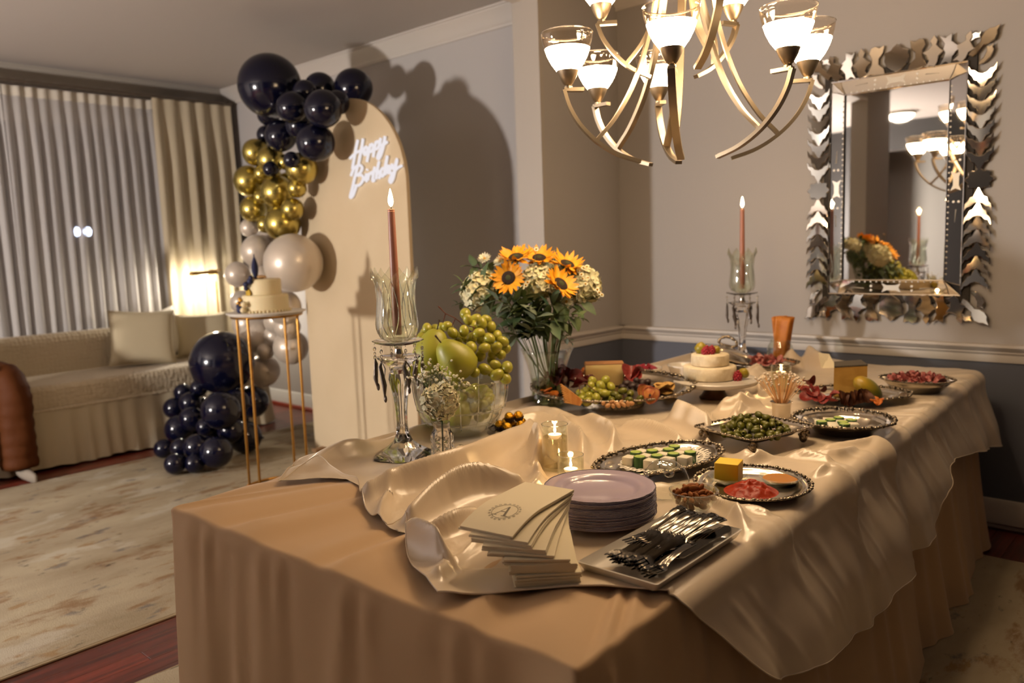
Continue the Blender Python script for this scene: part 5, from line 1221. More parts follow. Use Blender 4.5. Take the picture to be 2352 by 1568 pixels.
for i, (x0, y0, dpt, lb) in enumerate(((975, 868, 2.34, "spray of baby's breath at the left of the bud vase"), (1040, 880, 2.32, "spray of baby's breath at the right of the bud vase"), (1005, 858, 2.36, "spray of baby's breath rising behind the bud vase hydrangea"))):
    r = random.Random(50 + i); o0 = Vector((-1.672, 1.519, ZS + .125)); t = thing('gypsophila_spray', lb, 'flower', o0); tw_ = MB(); bl = MB(); top = pd(x0, y0, dpt) - o0; tw_.tube([(0, 0, -.09), (0, 0, 0), top * .6 + Vector((0, 0, .01)), top], .0009, 5)
    for k in range(34):
        p = top + RT_ * r.gauss(0, .026) + UP_ * r.gauss(0, .020) + BK_ * r.gauss(0, .02); tw_.tube([top * r.uniform(.4, .9), (top + p) / 2 - Vector((0, 0, .006)), p], .0005, 4)
        for q in range(4 if k % 2 else 1): bl.ball(p + Vector((r.uniform(-.004, .004), r.uniform(-.004, .004), r.uniform(-.003, .003))), r.uniform(.0022, .0042), 6, 4)
    tw_.obj('twigs', stem_m, t); bl.obj('blossoms', white_p, t, 'all')
so = thing('glass_stopper', 'round crystal stopper lying beside the bud vase', 'stopper', (-1.690, 1.606, ZS + .0215))
MB().ball((0, 0, 0), .0215, 14, 9).obj('faceted_ball', crystal, so, False); MB().lathe([(.006, -.02), (.008, -.004), (.004, .0)], 12, M=TR((.018, .01, -.004), (0, 1.2, .5))).obj('plug', crystal, so)
# ---------------------------------------------------------------- chocolates on a dark plate
cpl = tray('small_plate', 'small dark silver plate with gold wrapped chocolates behind the fruit bowl', 'plate', (-1.800, 1.955, ZS), .078, .078, 0, .012, .2, bead=.004, m=silver_d)
gold_f = mat('gold_foil', '#d09a2c', .22, 1, bump=(140, 1.0, .006)); cupm = mat('brown_paper_cup', '#2c170d', .8)
cm1 = MB().ball((0, 0, .018), .0165, 16, 10).mesh('gold_ball', gold_f, 'all'); cm2 = MB().lathe([(.0125, 0), (.0185, .015), (.0175, .015), (.012, .001)], 28, rf=lambda a, i: 1 + .05 * math.cos(14 * a)).mesh('paper_cup', cupm, False)
for k, (x, y, z) in enumerate([(-.030, -.028, .006), (.012, -.038, .006), (.036, .002, .006), (-.005, .005, .006), (-.038, .014, .006), (.010, .038, .006), (.004, -.012, .034), (.022, .014, .036)]):
    o = link('wrapped_chocolate', cm2, None, W(cpl, x, y, z), (r_.uniform(-.15, .15), r_.uniform(-.15, .15), k)); link('gold_ball', cm1, o); tag(o, 'gold foil wrapped chocolate in a brown paper cup on the small plate', 'chocolate', 'gold wrapped chocolates')
# ---------------------------------------------------------------- votive glasses
tea_m = mat('tealight_wax', '#e8dcc4', .4, emit=.5, ecol=(1, .6, .3))
def votive(loc, r, h, lab, zc, water):
    t = thing('votive_glass', lab, 'candle holder', loc)
    MB().lathe([(r, 0), (r, h), (r - .0025, h), (r - .0025, .008), (.002, .007)], 36).obj('glass', clearg, t)
    MB().tube([((r - .001) * math.cos(2 * PI * k / 40), (r - .001) * math.sin(2 * PI * k / 40), h) for k in range(41)], .0013, 6).obj('rim', crystal, t)
    if water: MB().lathe([(.002, .0085), (r - .003, .0085), (r - .003, water), (.002, water)], 32).obj('water', thin_glass('votive_water', '#efe6d4', .9, .01, 1.33), t)
    c = thing('floating_candle', 'small white candle lit in the ' + lab, 'candle', loc + Vector((0, 0, zc)))
    MB().lathe([(.010, -.012), (.018, -.004), (.0195, .0), (.0185, .001), (.004, .0), (0, .0)], 24).obj('wax', tea_m, c); MB().tube([(0, 0, 0), (0, 0, .006)], .0008, 5).obj('wick', wick_m, c); link('flame', FLS, c, (0, 0, .004))
    lamp('votive_flame_light', loc + Vector((0, 0, zc + .022)), .22, (1, .55, .22), .008)
votive(Vector((-1.392, 1.690, ZS)), .0375, .128, 'tall water filled votive glass behind the plates', .098, .092)
votive(Vector((-1.308, 1.652, ZS)), .0360, .062, 'short votive glass just behind the plate stack', .022, 0)
votive(Vector((-1.335, 3.060, ZS)), .0390, .110, 'votive glass far back behind the pearl picks', .086, .080)
# ---------------------------------------------------------------- large charcuterie platter
CP = tray('large_platter', 'large oval silver platter crowded with cheese, grapes, meats and crackers', 'platter', (-1.775, 2.515, ZS + .050), .315, .215, math.radians(37), .026, .15, bead=.0115, tilt=(math.radians(6.5), 0), floor_=.74)
MB().lathe([(.12, -.0495), (.125, -.046), (.118, -.010), (.13, .002)], 32).obj('foot_ring', silver_d, CP)
def onp(t, x, y, z=.0): return W(t, x, y, .0055 + z)
CPR = Euler(CP.rotation_euler)
rind = mat('cheese_rind', '#9a6b40', .7, bump=(80, .2, .002)); gouda = mat('pale_cheese', '#e2c27e', .5, sss=.1, ssss=.01, bump=(40, .05, .002))
def cheese_block(name, label, loc, rot, d, body, crust, rind_sides):
    t = thing(name, label, 'cheese', loc, rot); a, b, h = d[0] / 2, d[1] / 2, d[2]
    rb = rbox('body', d, body, t, .003, 2)
    for s in rind_sides:
        if s == 'top': MB().box((0, 0, h + .0012), (d[0] * .99, d[1] * .99, .0034)).obj('rind', crust, t, False)
        if s == 'back': MB().box((0, b + .001, h / 2), (d[0] * .98, .003, h * .98)).obj('rind', crust, t, False)
        if s == 'left': MB().box((-a - .001, 0, h / 2), (.003, d[1] * .98, h * .98)).obj('rind', crust, t, False)
        if s == 'right': MB().box((a + .001, 0, h / 2), (.003, d[1] * .98, h * .98)).obj('rind', crust, t, False)
    return t
cheese_block('cheese_block', 'pale yellow cheese block with brown rind behind the grapes on the large platter', onp(CP, -.03, .075), (CPR.x, CPR.y, math.radians(40)), (.150, .050, .088), gouda, rind, ('top', 'left', 'right'))
meat_d = mat('dried_meat', '#3c1512', .38, var=(30, '#6a2018', .2), spec=.6); salami = mat('salami', '#691412', .45, var=(90, '#8a352c', .12), spec=.5)
def slice_mesh(r, n=18, fold=.4, seed=1, th=.0022):
    q = random.Random(seed); mb = MB(); ph = q.uniform(0, 6)
    def fn(u, v):
        a = 2 * PI * u; rr_ = r * v * (1 + .08 * math.sin(3 * a + ph)); x, y = rr_ * math.cos(a), rr_ * math.sin(a)
        return (x, y, .55 * fold * (abs(x) ** 1.5) / r ** .5 + .15 * r * math.sin(2.3 * y / r + ph))
    mb.grid(fn, n, 5); return mb
SL = [slice_mesh(.036, 18, f, i).mesh('salami_slice', salami, 'all') for i, f in enumerate((.5, 1.0, 1.6))]; DM = [slice_mesh(.038, 16, f, i + 7).mesh('dried_meat_slice', meat_d, 'all') for i, f in enumerate((.8, 1.6, 2.2))]
r_ = random.Random(61)
for k in range(14):
    x, y = -.195 + r_.uniform(-.06, .06), .03 + r_.uniform(-.05, .055)
    tag(link('dried_meat_slice', DM[k % 3], None, onp(CP, x, y, .020 + .0032 * k), (r_.uniform(-.7, .9), r_.uniform(-.7, .7), r_.uniform(0, 6)), .85), 'dark dried meat slice curled at the left end of the large platter', 'meat', 'dried meat slices on the large platter')
for k, (x, y, z) in enumerate(((-.135, -.010, .022), (-.120, -.018, .030), (-.105, .0, .036), (.085, .030, .040), (.100, .045, .046), (.075, .050, .052))):
    tag(link('salami_slice', SL[k % 3], None, onp(CP, x, y, z), (r_.uniform(.2, .7), r_.uniform(-.5, .5), r_.uniform(0, 6))), 'folded red salami slice between dried meat and grapes' if k < 3 else 'folded red salami slice right of the cheese block on the large platter', 'salami', 'salami on the large platter')
apri = mat('dried_apricot', '#c06a1e', .4, sss=.2, ssss=.01)
ap_me = MB().lathe([(0, -.004), (.012, -.0045), (.019, -.001), (.0175, .0035), (.010, .003), (0, .0015)], 16, rf=lambda a, i: 1 + .08 * math.sin(3 * a)).mesh('dried_apricot', apri, 'all')
for k, (x, y, z) in enumerate(((-.265, -.055, .012), (-.245, -.075, .010), (-.225, -.080, .014), (-.25, -.06, .022), (-.115, .10, .045), (-.10, .115, .05))):
    tag(link('dried_apricot', ap_me, None, onp(CP, x, y, z), (r_.uniform(-.6, .6), r_.uniform(-.6, .6), r_.uniform(0, 6))), 'orange dried apricot at the front left of the large platter' if k < 4 else 'orange dried apricot tucked behind the cheese block', 'dried apricot', 'dried apricots on the large platter')
cr_m = mat('thin_cracker', '#cf9c58', .7, var=(60, '#a8692c', .2), bump=(160, .3, .002))
ck_me = MB().prism([(-.034, -.016), (.032, -.018), (.035, .015), (-.032, .018)], 0, .0030, inset=.001, zi=.0036).mesh('cracker', cr_m, False)
for k in range(9):
    A_ = pd(1286 + 1.2 * k, 882 + 5.2 * k, 2.935 - .005 * k); B2 = pd(1338 - .6 * k, 921 + 1.3 * k, 2.915 - .003 * k); xa = (B2 - A_).normalized(); za = UP_ * .9 + RT_ * .35 + BK_ * .25; za = (za - xa * za.dot(xa)).normalized(); ya = za.cross(xa)
    tag(link('thin_cracker', ck_me, None, (A_ + B2) / 2, Matrix((xa, ya, za)).transposed().to_euler(), ((B2 - A_).length / .068, .26, 1)), 'thin seeded cracker in the fan left of the grapes, %s from the top' % ORD[k], 'cracker', 'fanned crackers on the large platter')
rc_m = mat('round_cracker', '#cba35c', .65, var=(120, '#b08440', .15), bump=(220, .3, .002))
rc_me = MB().lathe([(.0, 0), (.036, 0), (.038, .002), (.036, .0042), (.0, .0036)], 26, rf=lambda a, i: 1 + .015 * math.cos(20 * a)).mesh('round_cracker', rc_m, 40)
for k in range(7):
    tag(link('round_cracker', rc_me, None, onp(CP, .205 - .006 * k, -.028 - .011 * k, .012 + .0025 * k), (math.radians(24 + r_.uniform(-3, 3)), math.radians(-22), r_.uniform(0, 6))), 'round golden cracker overlapping at the right end of the large platter', 'cracker', 'round crackers on the large platter')
g2 = []
for i, (x, y, d) in enumerate(((1361, 876, 3.00), (1356, 888, 2.98), (1390, 874, 3.00), (1380, 886, 2.97), (1403, 889, 2.98), (1388, 904, 2.94), (1353, 910, 2.95), (1369, 915, 2.92), (1334, 905, 2.98), (1335, 918, 2.96), (1350, 922, 2.93), (1377, 898, 2.97), (1400, 905, 2.98), (1366, 898, 2.98), (1346, 898, 2.99), (1395, 918, 2.96))): g2.append((pd(x, y, d), .98))
bunch('grape_bunch', 'small bunch of green grapes in the middle of the large platter', g2, [[pd(1330, 885, 2.96), pd(1345, 880, 2.97), pd(1372, 880, 2.98)], [pd(1330, 885, 2.96), pd(1333, 905, 2.95)], [pd(1345, 880, 2.97), pd(1370, 900, 2.95)]], pd(1368, 900, 2.97))
for k, (x, y, d) in enumerate(((1430, 898, 2.93), (1448, 904, 2.92), (1421, 914, 2.90), (1444, 919, 2.89), (1470, 917, 2.90), (1412, 906, 2.93), (1405, 919, 2.90))):
    tag(link('green_olive', olive_me, None, pd(x, y, d), rr3(r_), 1.35), 'green olive beside the grapes on the large platter', 'olive', 'olives on the large platter')
pis_m = mat('pistachio_shell', '#b98a5c', .6, bump=(90, .2, .001)); pis = MB().lathe([(0, -.010), (.005, -.008), (.0072, -.001), (.0066, .005), (.003, .010), (0, .0108)], 12, rf=lambda a, i: 1 - .15 * abs(math.sin(a))).mesh('pistachio', pis_m, 'all')
for k, (x, y, d) in enumerate(((1386, 926, 2.86), (1396, 931, 2.85), (1405, 923, 2.87), (1416, 926, 2.86), (1426, 924, 2.87), (1432, 929, 2.86), (1442, 927, 2.86), (1408, 932, 2.85), (1420, 931, 2.85), (1450, 926, 2.87))):
    tag(link('pistachio', pis, None, pd(x, y, d), rr3(r_), 1.15), 'shelled pistachio at the front rim of the large platter', 'nut', 'pistachios on the large platter')
dk = mat('dark_dried_fruit', '#2c1410', .5, bump=(60, .5, .006)); dm_ = MB().ball((0, 0, 0), (.018, .015, .012), 9, 6).mesh('dried_fruit', dk, 'all')
for k, (x, y, d) in enumerate(((1440, 880, 3.0), (1452, 886, 2.98), (1462, 874, 3.02), (1475, 880, 3.01), (1487, 878, 3.02), (1497, 888, 3.0), (1430, 890, 2.98), (1466, 890, 2.98))):
    tag(link('dried_fruit', dm_, None, pd(x, y, d), rr3(r_), r_.uniform(.8, 1.15)), 'dark dried fruit piece behind the olives on the large platter', 'dried fruit', 'dark dried fruit on the large platter')
apr_m = mat('dried_apple', '#c98b4a', .6, var=(50, '#a5532a', .2)); aps = mat('apple_skin', '#8a3420', .5)
for k, (x, y, d, rot) in enumerate(((1482, 902, 2.92, (1.0, .3, .6)), (1492, 908, 2.90, (1.2, -.1, .9)))):
    t = thing('dried_apple_ring', ('dried apple slice with red skin edge behind the star-cored one', 'dried apple slice showing a star core at the right of the olives')[k], 'dried apple', pd(x, y, d), rot)
    slice_mesh(.030, 22, .9, 20 + k).obj('flesh', apr_m, t, 'all')
    e = [(.030 * (1 + .08 * math.sin(3 * a + 0)) * math.cos(a), .030 * math.sin(a), .9 * abs(.030 * math.cos(a)) ** 1.5 / .030 ** .5 + .0005) for a in [2 * PI * q / 30 for q in range(31)]]
    MB().tube(e, .0014, 5).obj('skin_edge', aps, t)
    if k: MB().prism([((.009 if q % 2 == 0 else .0035) * math.cos(q * PI / 5), (.009 if q % 2 == 0 else .0035) * math.sin(q * PI / 5)) for q in range(10)], .003, .005).obj('star_core', dk, t, False)
# ---------------------------------------------------------------- cake stand with two cheese wheels
brie = mat('brie_rind', '#dccdb0', .75, bump=(120, .25, .002), var=(60, '#d0bd9a', .2)); figm = mat('fig_yellow', '#a88b22', .4, var=(20, '#7f7a1c', .2)); rasp = mat('raspberry', '#8e0f22', .4, bump=(300, .6, .002), sss=.2, ssss=.005)
KS = thing('cake_stand', 'white marble cake stand with brown wooden foot carrying two cheese wheels', 'cake stand', (-1.510, 2.835, ZS))
MB().lathe([(.058, 0), (.060, .004), (.050, .012), (.040, .03), (.040, .048), (.05, .056)], 32).obj('wooden_foot', mat('walnut', '#3f2a1c', .45, var=(30, '#5a3a26', .2)), KS)
MB().lathe([(.002, .056), (.150, .056), (.165, .060), (.168, .066), (.168, .074), (.164, .078), (.002, .078)], 56).obj('plate', mat('white_marble', '#d9cfc0', .25, var=(7, '#bdb4a8', .06)), KS, 40)
def wheel(loc, r, h, lab):
    o = MB().lathe([(.002, 0), (r - .005, 0), (r, .004), (r * 1.005, h * .5), (r, h - .004), (r - .005, h), (.002, h + .001)], 48, rf=lambda a, i: 1 + .006 * math.sin(5 * a + i))  .obj('brie_cheese', brie, None, 50); o.location = loc; tag(o, lab, 'cheese'); return o
kx, ky = -1.522, 2.820
wheel(Vector((kx, ky, ZS + .079)), .102, .052, 'wide white cheese wheel, lower of two on the cake stand'); wheel(Vector((kx + .002, ky, ZS + .132)), .073, .046, 'small white cheese wheel topped with fig and raspberry, upper of two')
rs = MB(); 
for i in range(5):
    for k in range(8 if i < 4 else 1): a = 2 * PI * (k + .5 * (i % 2)) / 8; q = (.0098, .0105, .0092, .0060, 0)[i]; rs.ball((q * math.cos(a), q * math.sin(a), .003 + .0052 * i), .0045, 7, 5)
rasp_me = rs.mesh('raspberry', rasp, 'all')
def fig(loc, rot, lab, r=.022):
    t = thing('fruit_slice', lab, 'fruit', loc, rot); MB().lathe([(0, -r * .9), (r * .6, -r * .75), (r, 0), (r * .7, r * .6), (r * .2, r), (0, r * 1.02)], 18).obj('flesh', figm, t, 'all'); return t
tp = ZS + .178
fig(Vector((kx - .028, ky - .018, tp + .020)), (.2, .2, 0), 'yellow fruit piece on top of the small cheese wheel at left', .026); fig(Vector((kx + .022, ky + .012, tp + .014)), (.9, .2, 1), 'yellow fruit piece on top of the small cheese wheel at right', .018)
for p, s, lb in ((Vector((kx + .000, ky - .032, tp)), 1.35, 'red raspberry on top of the small cheese wheel at the front'), (Vector((kx + .016, ky - .020, tp + .004)), 1.2, 'red raspberry on top of the small cheese wheel between the fruit'), (Vector((kx + .108, ky + .012, ZS + .079)), 1.45, 'red raspberry against the right side of the wide cheese wheel')):
    tag(link('raspberry', rasp_me, None, p, (0, .2, 0), s), lb, 'raspberry')
fig(Vector((kx + .122, ky + .045, ZS + .103)), (.9, .3, .5), 'yellow fruit slice leaning at the right side of the wide cheese wheel', .022)
# ---------------------------------------------------------------- cheese tray on the right
CH = tray('oval_tray', 'oval silver tray with tall cheese wedge, mango, salami and dried pear', 'tray', (-1.055, 3.075, ZS + .006), .205, .150, math.radians(34), .022, .2, wave=(10, .016), bead=.0085, floor_=.6)
aged = mat('aged_cheese', '#b98d42', .55, var=(26, '#a67a34', .2), bump=(50, .15, .003)); grey_r = mat('grey_rind', '#4c4438', .8, bump=(90, .5, .003))
wd = thing('cheese_wedge', 'tall aged cheese wedge with grey rind on the right oval tray', 'cheese', onp(CH, -.012, .035, 0), (0, 0, math.radians(34)))
bm_ = MB().add([(-.062, -.034, 0), (.060, -.034, 0), (.060, .045, 0), (-.040, .045, 0), (-.060, -.032, .112), (.060, -.034, .118), (.058, .045, .124), (-.040, .045, .118)], [(0, 3, 2, 1), (4, 5, 6, 7), (0, 1, 5, 4), (1, 2, 6, 5), (2, 3, 7, 6), (3, 0, 4, 7)]).obj('body', aged, wd, False)
MB().add([(-.060, -.033, .1122), (.061, -.035, .1182), (.059, .046, .1242), (-.041, .046, .1182), (-.060, -.033, .117), (.061, -.035, .123), (.059, .046, .129), (-.041, .046, .123)], [(0, 3, 2, 1), (4, 5, 6, 7), (0, 1, 5, 4), (1, 2, 6, 5), (2, 3, 7, 6), (3, 0, 4, 7)]).obj('rind', grey_r, wd, False)
mg = mat('mango_green', '#6d7420', .38, var=(7, '#a8871f', .15), spec=.6)
mo = MB().ball((0, 0, 0), (.040, .036, .062), 22, 15).obj('mango', mg, None, 'all'); mo.location = pd(1993, 893, 2.98); mo.rotation_euler = aim(RT_ * .75 - UP_ * .65); tag(mo, 'whole green and yellow mango right of the tall cheese wedge', 'mango')
for k, (x, y, d) in enumerate(((1845, 892, 2.96), (1852, 905, 2.92), (1866, 898, 2.93), (1880, 912, 2.88), (1893, 917, 2.87), (1862, 880, 2.98), (1908, 918, 2.86), (1915, 910, 2.88), (1873, 905, 2.90), (1850, 912, 2.90), (1886, 898, 2.93))):
    tag(link('salami_slice', SL[k % 3], None, pd(x, y, d), (r_.uniform(.1, .7), r_.uniform(-.5, .5), r_.uniform(0, 6)), .66), 'folded red salami slice left of the tall cheese wedge', 'salami', 'salami beside the cheese wedge')
dp_m = mat('dried_pear', '#6a3d22', .5, var=(40, '#3a1c10', .2), spec=.5)
for k in range(9):
    x = 1932 + k * 7; o = slice_mesh(.026, 16, 1.3, 40 + k).obj('dried_pear_slice', dp_m, None, 'all'); o.location = pd(x, 913 + 5 * math.sin(k * .7), 2.90 - .004 * k); o.rotation_euler = (math.radians(75), math.radians(10 + r_.uniform(-8, 8)), math.radians(62)); tag(o, 'dark brown dried pear slice standing in a row before the cheese wedge', 'dried fruit', 'dried pear slices')
for k, (x, y, d) in enumerate(((2005, 920, 2.86), (2014, 923, 2.85), (2022, 918, 2.87), (2010, 915, 2.88), (2019, 925, 2.85))):
    tag(link('dried_apricot', ap_me, None, pd(x, y, d), (r_.uniform(-.6, .6), r_.uniform(-.6, .6), 0), .7), 'small orange dried apricot right of the dried pear row', 'dried apricot', 'dried apricots beside the mango')
# ---------------------------------------------------------------- ham dish, dome and its dish
HM = tray('oval_dish', 'plain oval silver dish of pink ham at the far right corner', 'dish', (-.915, 3.370, ZS), .135, .115, math.radians(10), .050, .1, wave=(8, .008), bead=.0048, floor_=.60)
doily(HM.location + Vector((0, 0, .0055)), .098, .085, (0, 0, .1), 'white lace paper doily under the pink ham in the far right dish', .034, 18)
ham_m = mat('pink_ham', '#a04a4a', .45, var=(40, '#c98a80', .15), sss=.15, ssss=.008); HMe = [slice_mesh(.028, 14, f, 60 + i).mesh('ham_slice', ham_m, 'all') for i, f in enumerate((1.2, 2.0, 2.8))]
for k, (x, y, z) in enumerate(heap(54, .098, .080, .010, .0165, 71, .042)):
    tag(link('ham_slice', HMe[k % 3], None, W(HM, x, y, z), (r_.uniform(-.35, .35), r_.uniform(-.35, .35), r_.uniform(0, 6)), .62), 'curled pink ham slice in the plain oval silver dish', 'ham', 'ham slices in the far right dish')
DD = tray('covered_dish', 'round silver serving dish of pink salami partly under a silver dome', 'dish', (-1.610, 3.470, ZS), .165, .150, math.radians(30), .052, .14, wave=(10, .012), bead=.0062, floor_=.55)
doily(DD.location + Vector((0, 0, .0055)), .125, .112, (0, 0, .5), 'white lace paper doily under the salami in the covered dish', .036, 20)
for k, (x, y, z) in enumerate(heap(30, .100, .085, .010, .022, 72, .046)):
    tag(link('salami_slice', HMe[k % 2], None, W(DD, x, y, z), (r_.uniform(-.3, .3), r_.uniform(-.3, .3), r_.uniform(0, 6)), .85), 'pink salami slice in the dish half covered by the dome', 'salami', 'salami in the covered dish')
LID = thing('dish_cover', 'domed silver dish cover with ornate ring handle resting tilted on its dish', 'dish cover', (-1.745, 3.365, ZS + .066), (math.radians(-9), math.radians(14), math.radians(30)))
MB().lathe([(.150, -.004), (.152, .002), (.140, .006), (.132, .022), (.120, .036), (.085, .052), (.045, .060), (.020, .064), (.0, .065)], 48).obj('dome', silver_m, LID)
hh = MB(); hp = [(-.040, 0, .078), (-.030, 0, .098), (-.006, 0, .108), (.016, 0, .104), (.036, 0, .094), (.042, 0, .078), (.026, 0, .066), (.0, 0, .060), (-.024, 0, .066)]
hc = catmull(hp, 5, True); hh.tube(hc + [hc[0]], [.0062 * (1 + .25 * math.sin(i * 1.3)) for i in range(len(hc) + 1)], 8)
for k in range(8): a = 2 * PI * k / 8; hh.ball((.014 * math.cos(a), .014 * math.sin(a), .066), (.009, .009, .007), 7, 5)
hh.obj('ring_handle', silver_d, LID)
# ---------------------------------------------------------------- crisp breads in a bulbous glass
GL = thing('bulb_glass', 'bulbous clear glass holding tall orange crisp breads', 'glass', (-1.652, 3.775, ZS))
MB().lathe([(.036, 0), (.044, .004), (.062, .030), (.066, .060), (.058, .090), (.048, .108), (.046, .118), (.043, .118), (.045, .106), (.055, .088), (.063, .060), (.059, .032), (.042, .008), (.002, .006)], 36).obj('glass', clearg, GL, 'all')
cb_m = mat('orange_crispbread', '#c47a2a', .6, var=(20, '#a55f1c', .2), bump=(120, .3, .002), sss=.1, ssss=.005)
for k in range(7):
    a = -.9 + k * .32; mb = MB(); mb.grid(lambda u, v: ((u - .5) * (.052 + .020 * v), .006 * math.sin(u * 5 + k) + .004 * math.sin(v * 7 + k), v * .222), 6, 10); o = mb.obj('crispbread', cb_m, None, 'all'); sd = o.modifiers.new('thick', 'SOLIDIFY'); sd.thickness = .0028
    o.location = W(GL, .012 * math.cos(a * 2), .018 * (k - 3) / 3, .012); o.rotation_euler = (r_.uniform(-.06, .06), r_.uniform(-.10, .16), math.radians(35 + 6 * (k - 3))); tag(o, 'tall orange crisp bread in the bulbous glass, %s from the left' % ORD[k], 'crispbread', 'crisp breads in the glass')
# ---------------------------------------------------------------- ramekins at the back left
def ramekin(loc, lab, r=.075):
    t = thing('ramekin', lab, 'ramekin', loc); MB().lathe([(r * .72, 0), (r * .78, .004), (r * .98, .046), (r, .050), (r * .97, .051), (r * .93, .044), (r * .72, .010), (.002, .008)], 40).obj('bowl', porcel, t, 'all'); return t
R1 = ramekin(Vector((-1.985, 3.080, ZS)), 'white ramekin of raspberries behind the large platter'); R2 = ramekin(Vector((-1.880, 3.235, ZS)), 'empty looking white ramekin behind the raspberry one')
for k, (x, y, z) in enumerate(heap(22, .056, .056, .020, .020, 90, .028)):
    tag(link('raspberry', rasp_me, None, W(R1, x, y, z), rr3(r_, .8), .95), 'red raspberry in the white ramekin', 'raspberry', 'raspberries in the ramekin')
for k in range(4):
    tag(link('round_cracker', rc_me, None, Vector((-1.93 + .03 * k, 2.935 - .018 * k, ZS + .003 + .0035 * k)), (.12, -.1, k), 1.15), 'golden flat cracker on the cloth behind the large platter', 'cracker', 'crackers behind the large platter')
# folded paper behind the cheese tray
fp = MB().add([(-.03, 0, 0), (.03, 0, 0), (.022, .05, .05), (-.03, .04, .06), (-.028, .014, 0), (.03, .016, 0)], [(0, 1, 2, 3), (3, 2, 5, 4)]).obj('paper_napkin', nap_m, None, False); fp.location = pd(1905, 845, 3.25); fp.rotation_euler = (0, 0, .8); tag(fp, 'small folded paper corner showing behind the tall cheese wedge', 'napkin')
# ================================================================== living room: curtains
def curtain(name, label, cat, X, y0, y1, z0, z1, m, folds, amp, seed, heading=None):
    t = thing(name, label, cat, (X, (y0 + y1) / 2, 0)); r = random.Random(seed); nu = int(folds * 14); nv = 26; ph = [r.uniform(-.5, .5) for _ in range(int(folds) + 3)]
    def fn(u, v):
        s = u * folds; k = int(s); d = ph[k] * (1 - (s - k)) + ph[k + 1] * (s - k); z = z1 + (z0 - z1) * v
        a = amp * (.35 + .65 * sm(0, .25, v)) * (1 + .25 * math.sin(1.7 * s + seed))
        x = a * math.sin(2 * PI * s + d) + .25 * a * math.sin(4.3 * PI * s + 3 * d + v * 1.5) * v
        return (x, (u - .5) * (y1 - y0) * (1 + .03 * v) + .012 * math.sin(2 * PI * s * .5 + v * 3 + d) * v, z)
    MB().grid(fn, nu, nv).obj('drape', m, t, 'all')
    if heading: MB().grid(lambda u, v: (fn(u, 0)[0] + .006, fn(u, 0)[1], z1 + .01 - .075 * v), nu, 2).obj('heading_tape', heading, t, 'all')
    return t
def sheer_mat():
    m = bpy.data.materials.new('sheer_voile'); m.use_nodes = True; nt = m.node_tree; nt.nodes.clear(); N = nt.nodes.new; L = nt.links.new
    o = N('ShaderNodeOutputMaterial'); d = N('ShaderNodeBsdfDiffuse'); d.inputs[0].default_value = lin('#d6d1cd'); tl = N('ShaderNodeBsdfTranslucent'); tl.inputs[0].default_value = lin('#d6d1cd'); tp_ = N('ShaderNodeBsdfTransparent')
    a = N('ShaderNodeMixShader'); a.inputs[0].default_value = .35; b = N('ShaderNodeMixShader'); lw = N('ShaderNodeLayerWeight'); mr = N('ShaderNodeMapRange'); mr.inputs['To Min'].default_value = .74; mr.inputs['To Max'].default_value = 1.0; mr.inputs['From Max'].default_value = .85
    L(lw.outputs['Facing'], mr.inputs['Value']); L(mr.outputs[0], b.inputs[0]); L(d.outputs[0], a.inputs[1]); L(tl.outputs[0], a.inputs[2]); L(tp_.outputs[0], b.inputs[1]); L(a.outputs[0], b.inputs[2]); L(b.outputs[0], o.inputs[0]); return m
shm = sheer_mat(); head_m = mat('heading_fabric', '#c4bcae', .85); drm = mat('drape_linen', '#b3a68d', .85, bump=(300, .15, .001))
CX_ = -6.965
curtain('sheer_curtain', 'white sheer curtain panel at the left end of the window', 'curtain', CX_, .62, 2.02, .03, 2.712, shm, 15, .026, 2, head_m)
curtain('sheer_curtain', 'white sheer curtain panel beside the beige drape, window glints behind it', 'curtain', CX_, 2.03, 3.22, .03, 2.712, shm, 13, .026, 5, head_m)
curtain('drape', 'pleated beige drape at the right end of the curtain wall', 'curtain', CX_ + .07, 3.13, 3.845, .03, 2.735, drm, 5.2, .036, 9)
rod = thing('curtain_rod', 'dark curtain rail running under the crown moulding', 'curtain rail', (CX_ + .03, 2.2, 2.74)); MB().box((0, 0, .010), (.10, 3.34, .022)).obj('track', mat('rod_dark', '#4c4136', .5), rod, False); MB().box((-.055, 1.655, .012), (.17, .03, .05)).obj('end_bracket', mat('rod_dark2', '#5a4d40', .5), rod, False)
# a light on the house across the street, seen through the sheer curtain
pl_ = thing('porch_light', 'bluish white outdoor light shining through the window and sheer curtain', 'outdoor light', px(190, 532, -9.2))
for dy, r in ((-.055, .030), (.050, .042)): MB().ball((0, dy, 0), (.03, r, .05), 12, 8).obj('bulb', glow('porch_glow', (.62, .72, 1.0), 24), pl_, 'all')
MB().box((-.06, 0, .0), (.04, .22, .30)).box((-.03, 0, .16), (.1, .24, .02)).box((-.06, 0, -pl_.location.z / 2 - .1), (.06, .06, pl_.location.z - .2)).obj('lantern_post', mat('lantern_dark', '#1c1c20', .6), pl_, False)
wallbox('ground_outside', -14, XL - .12, -4, 9, -.1, 0, mat('night_lawn', '#141a12', .9))
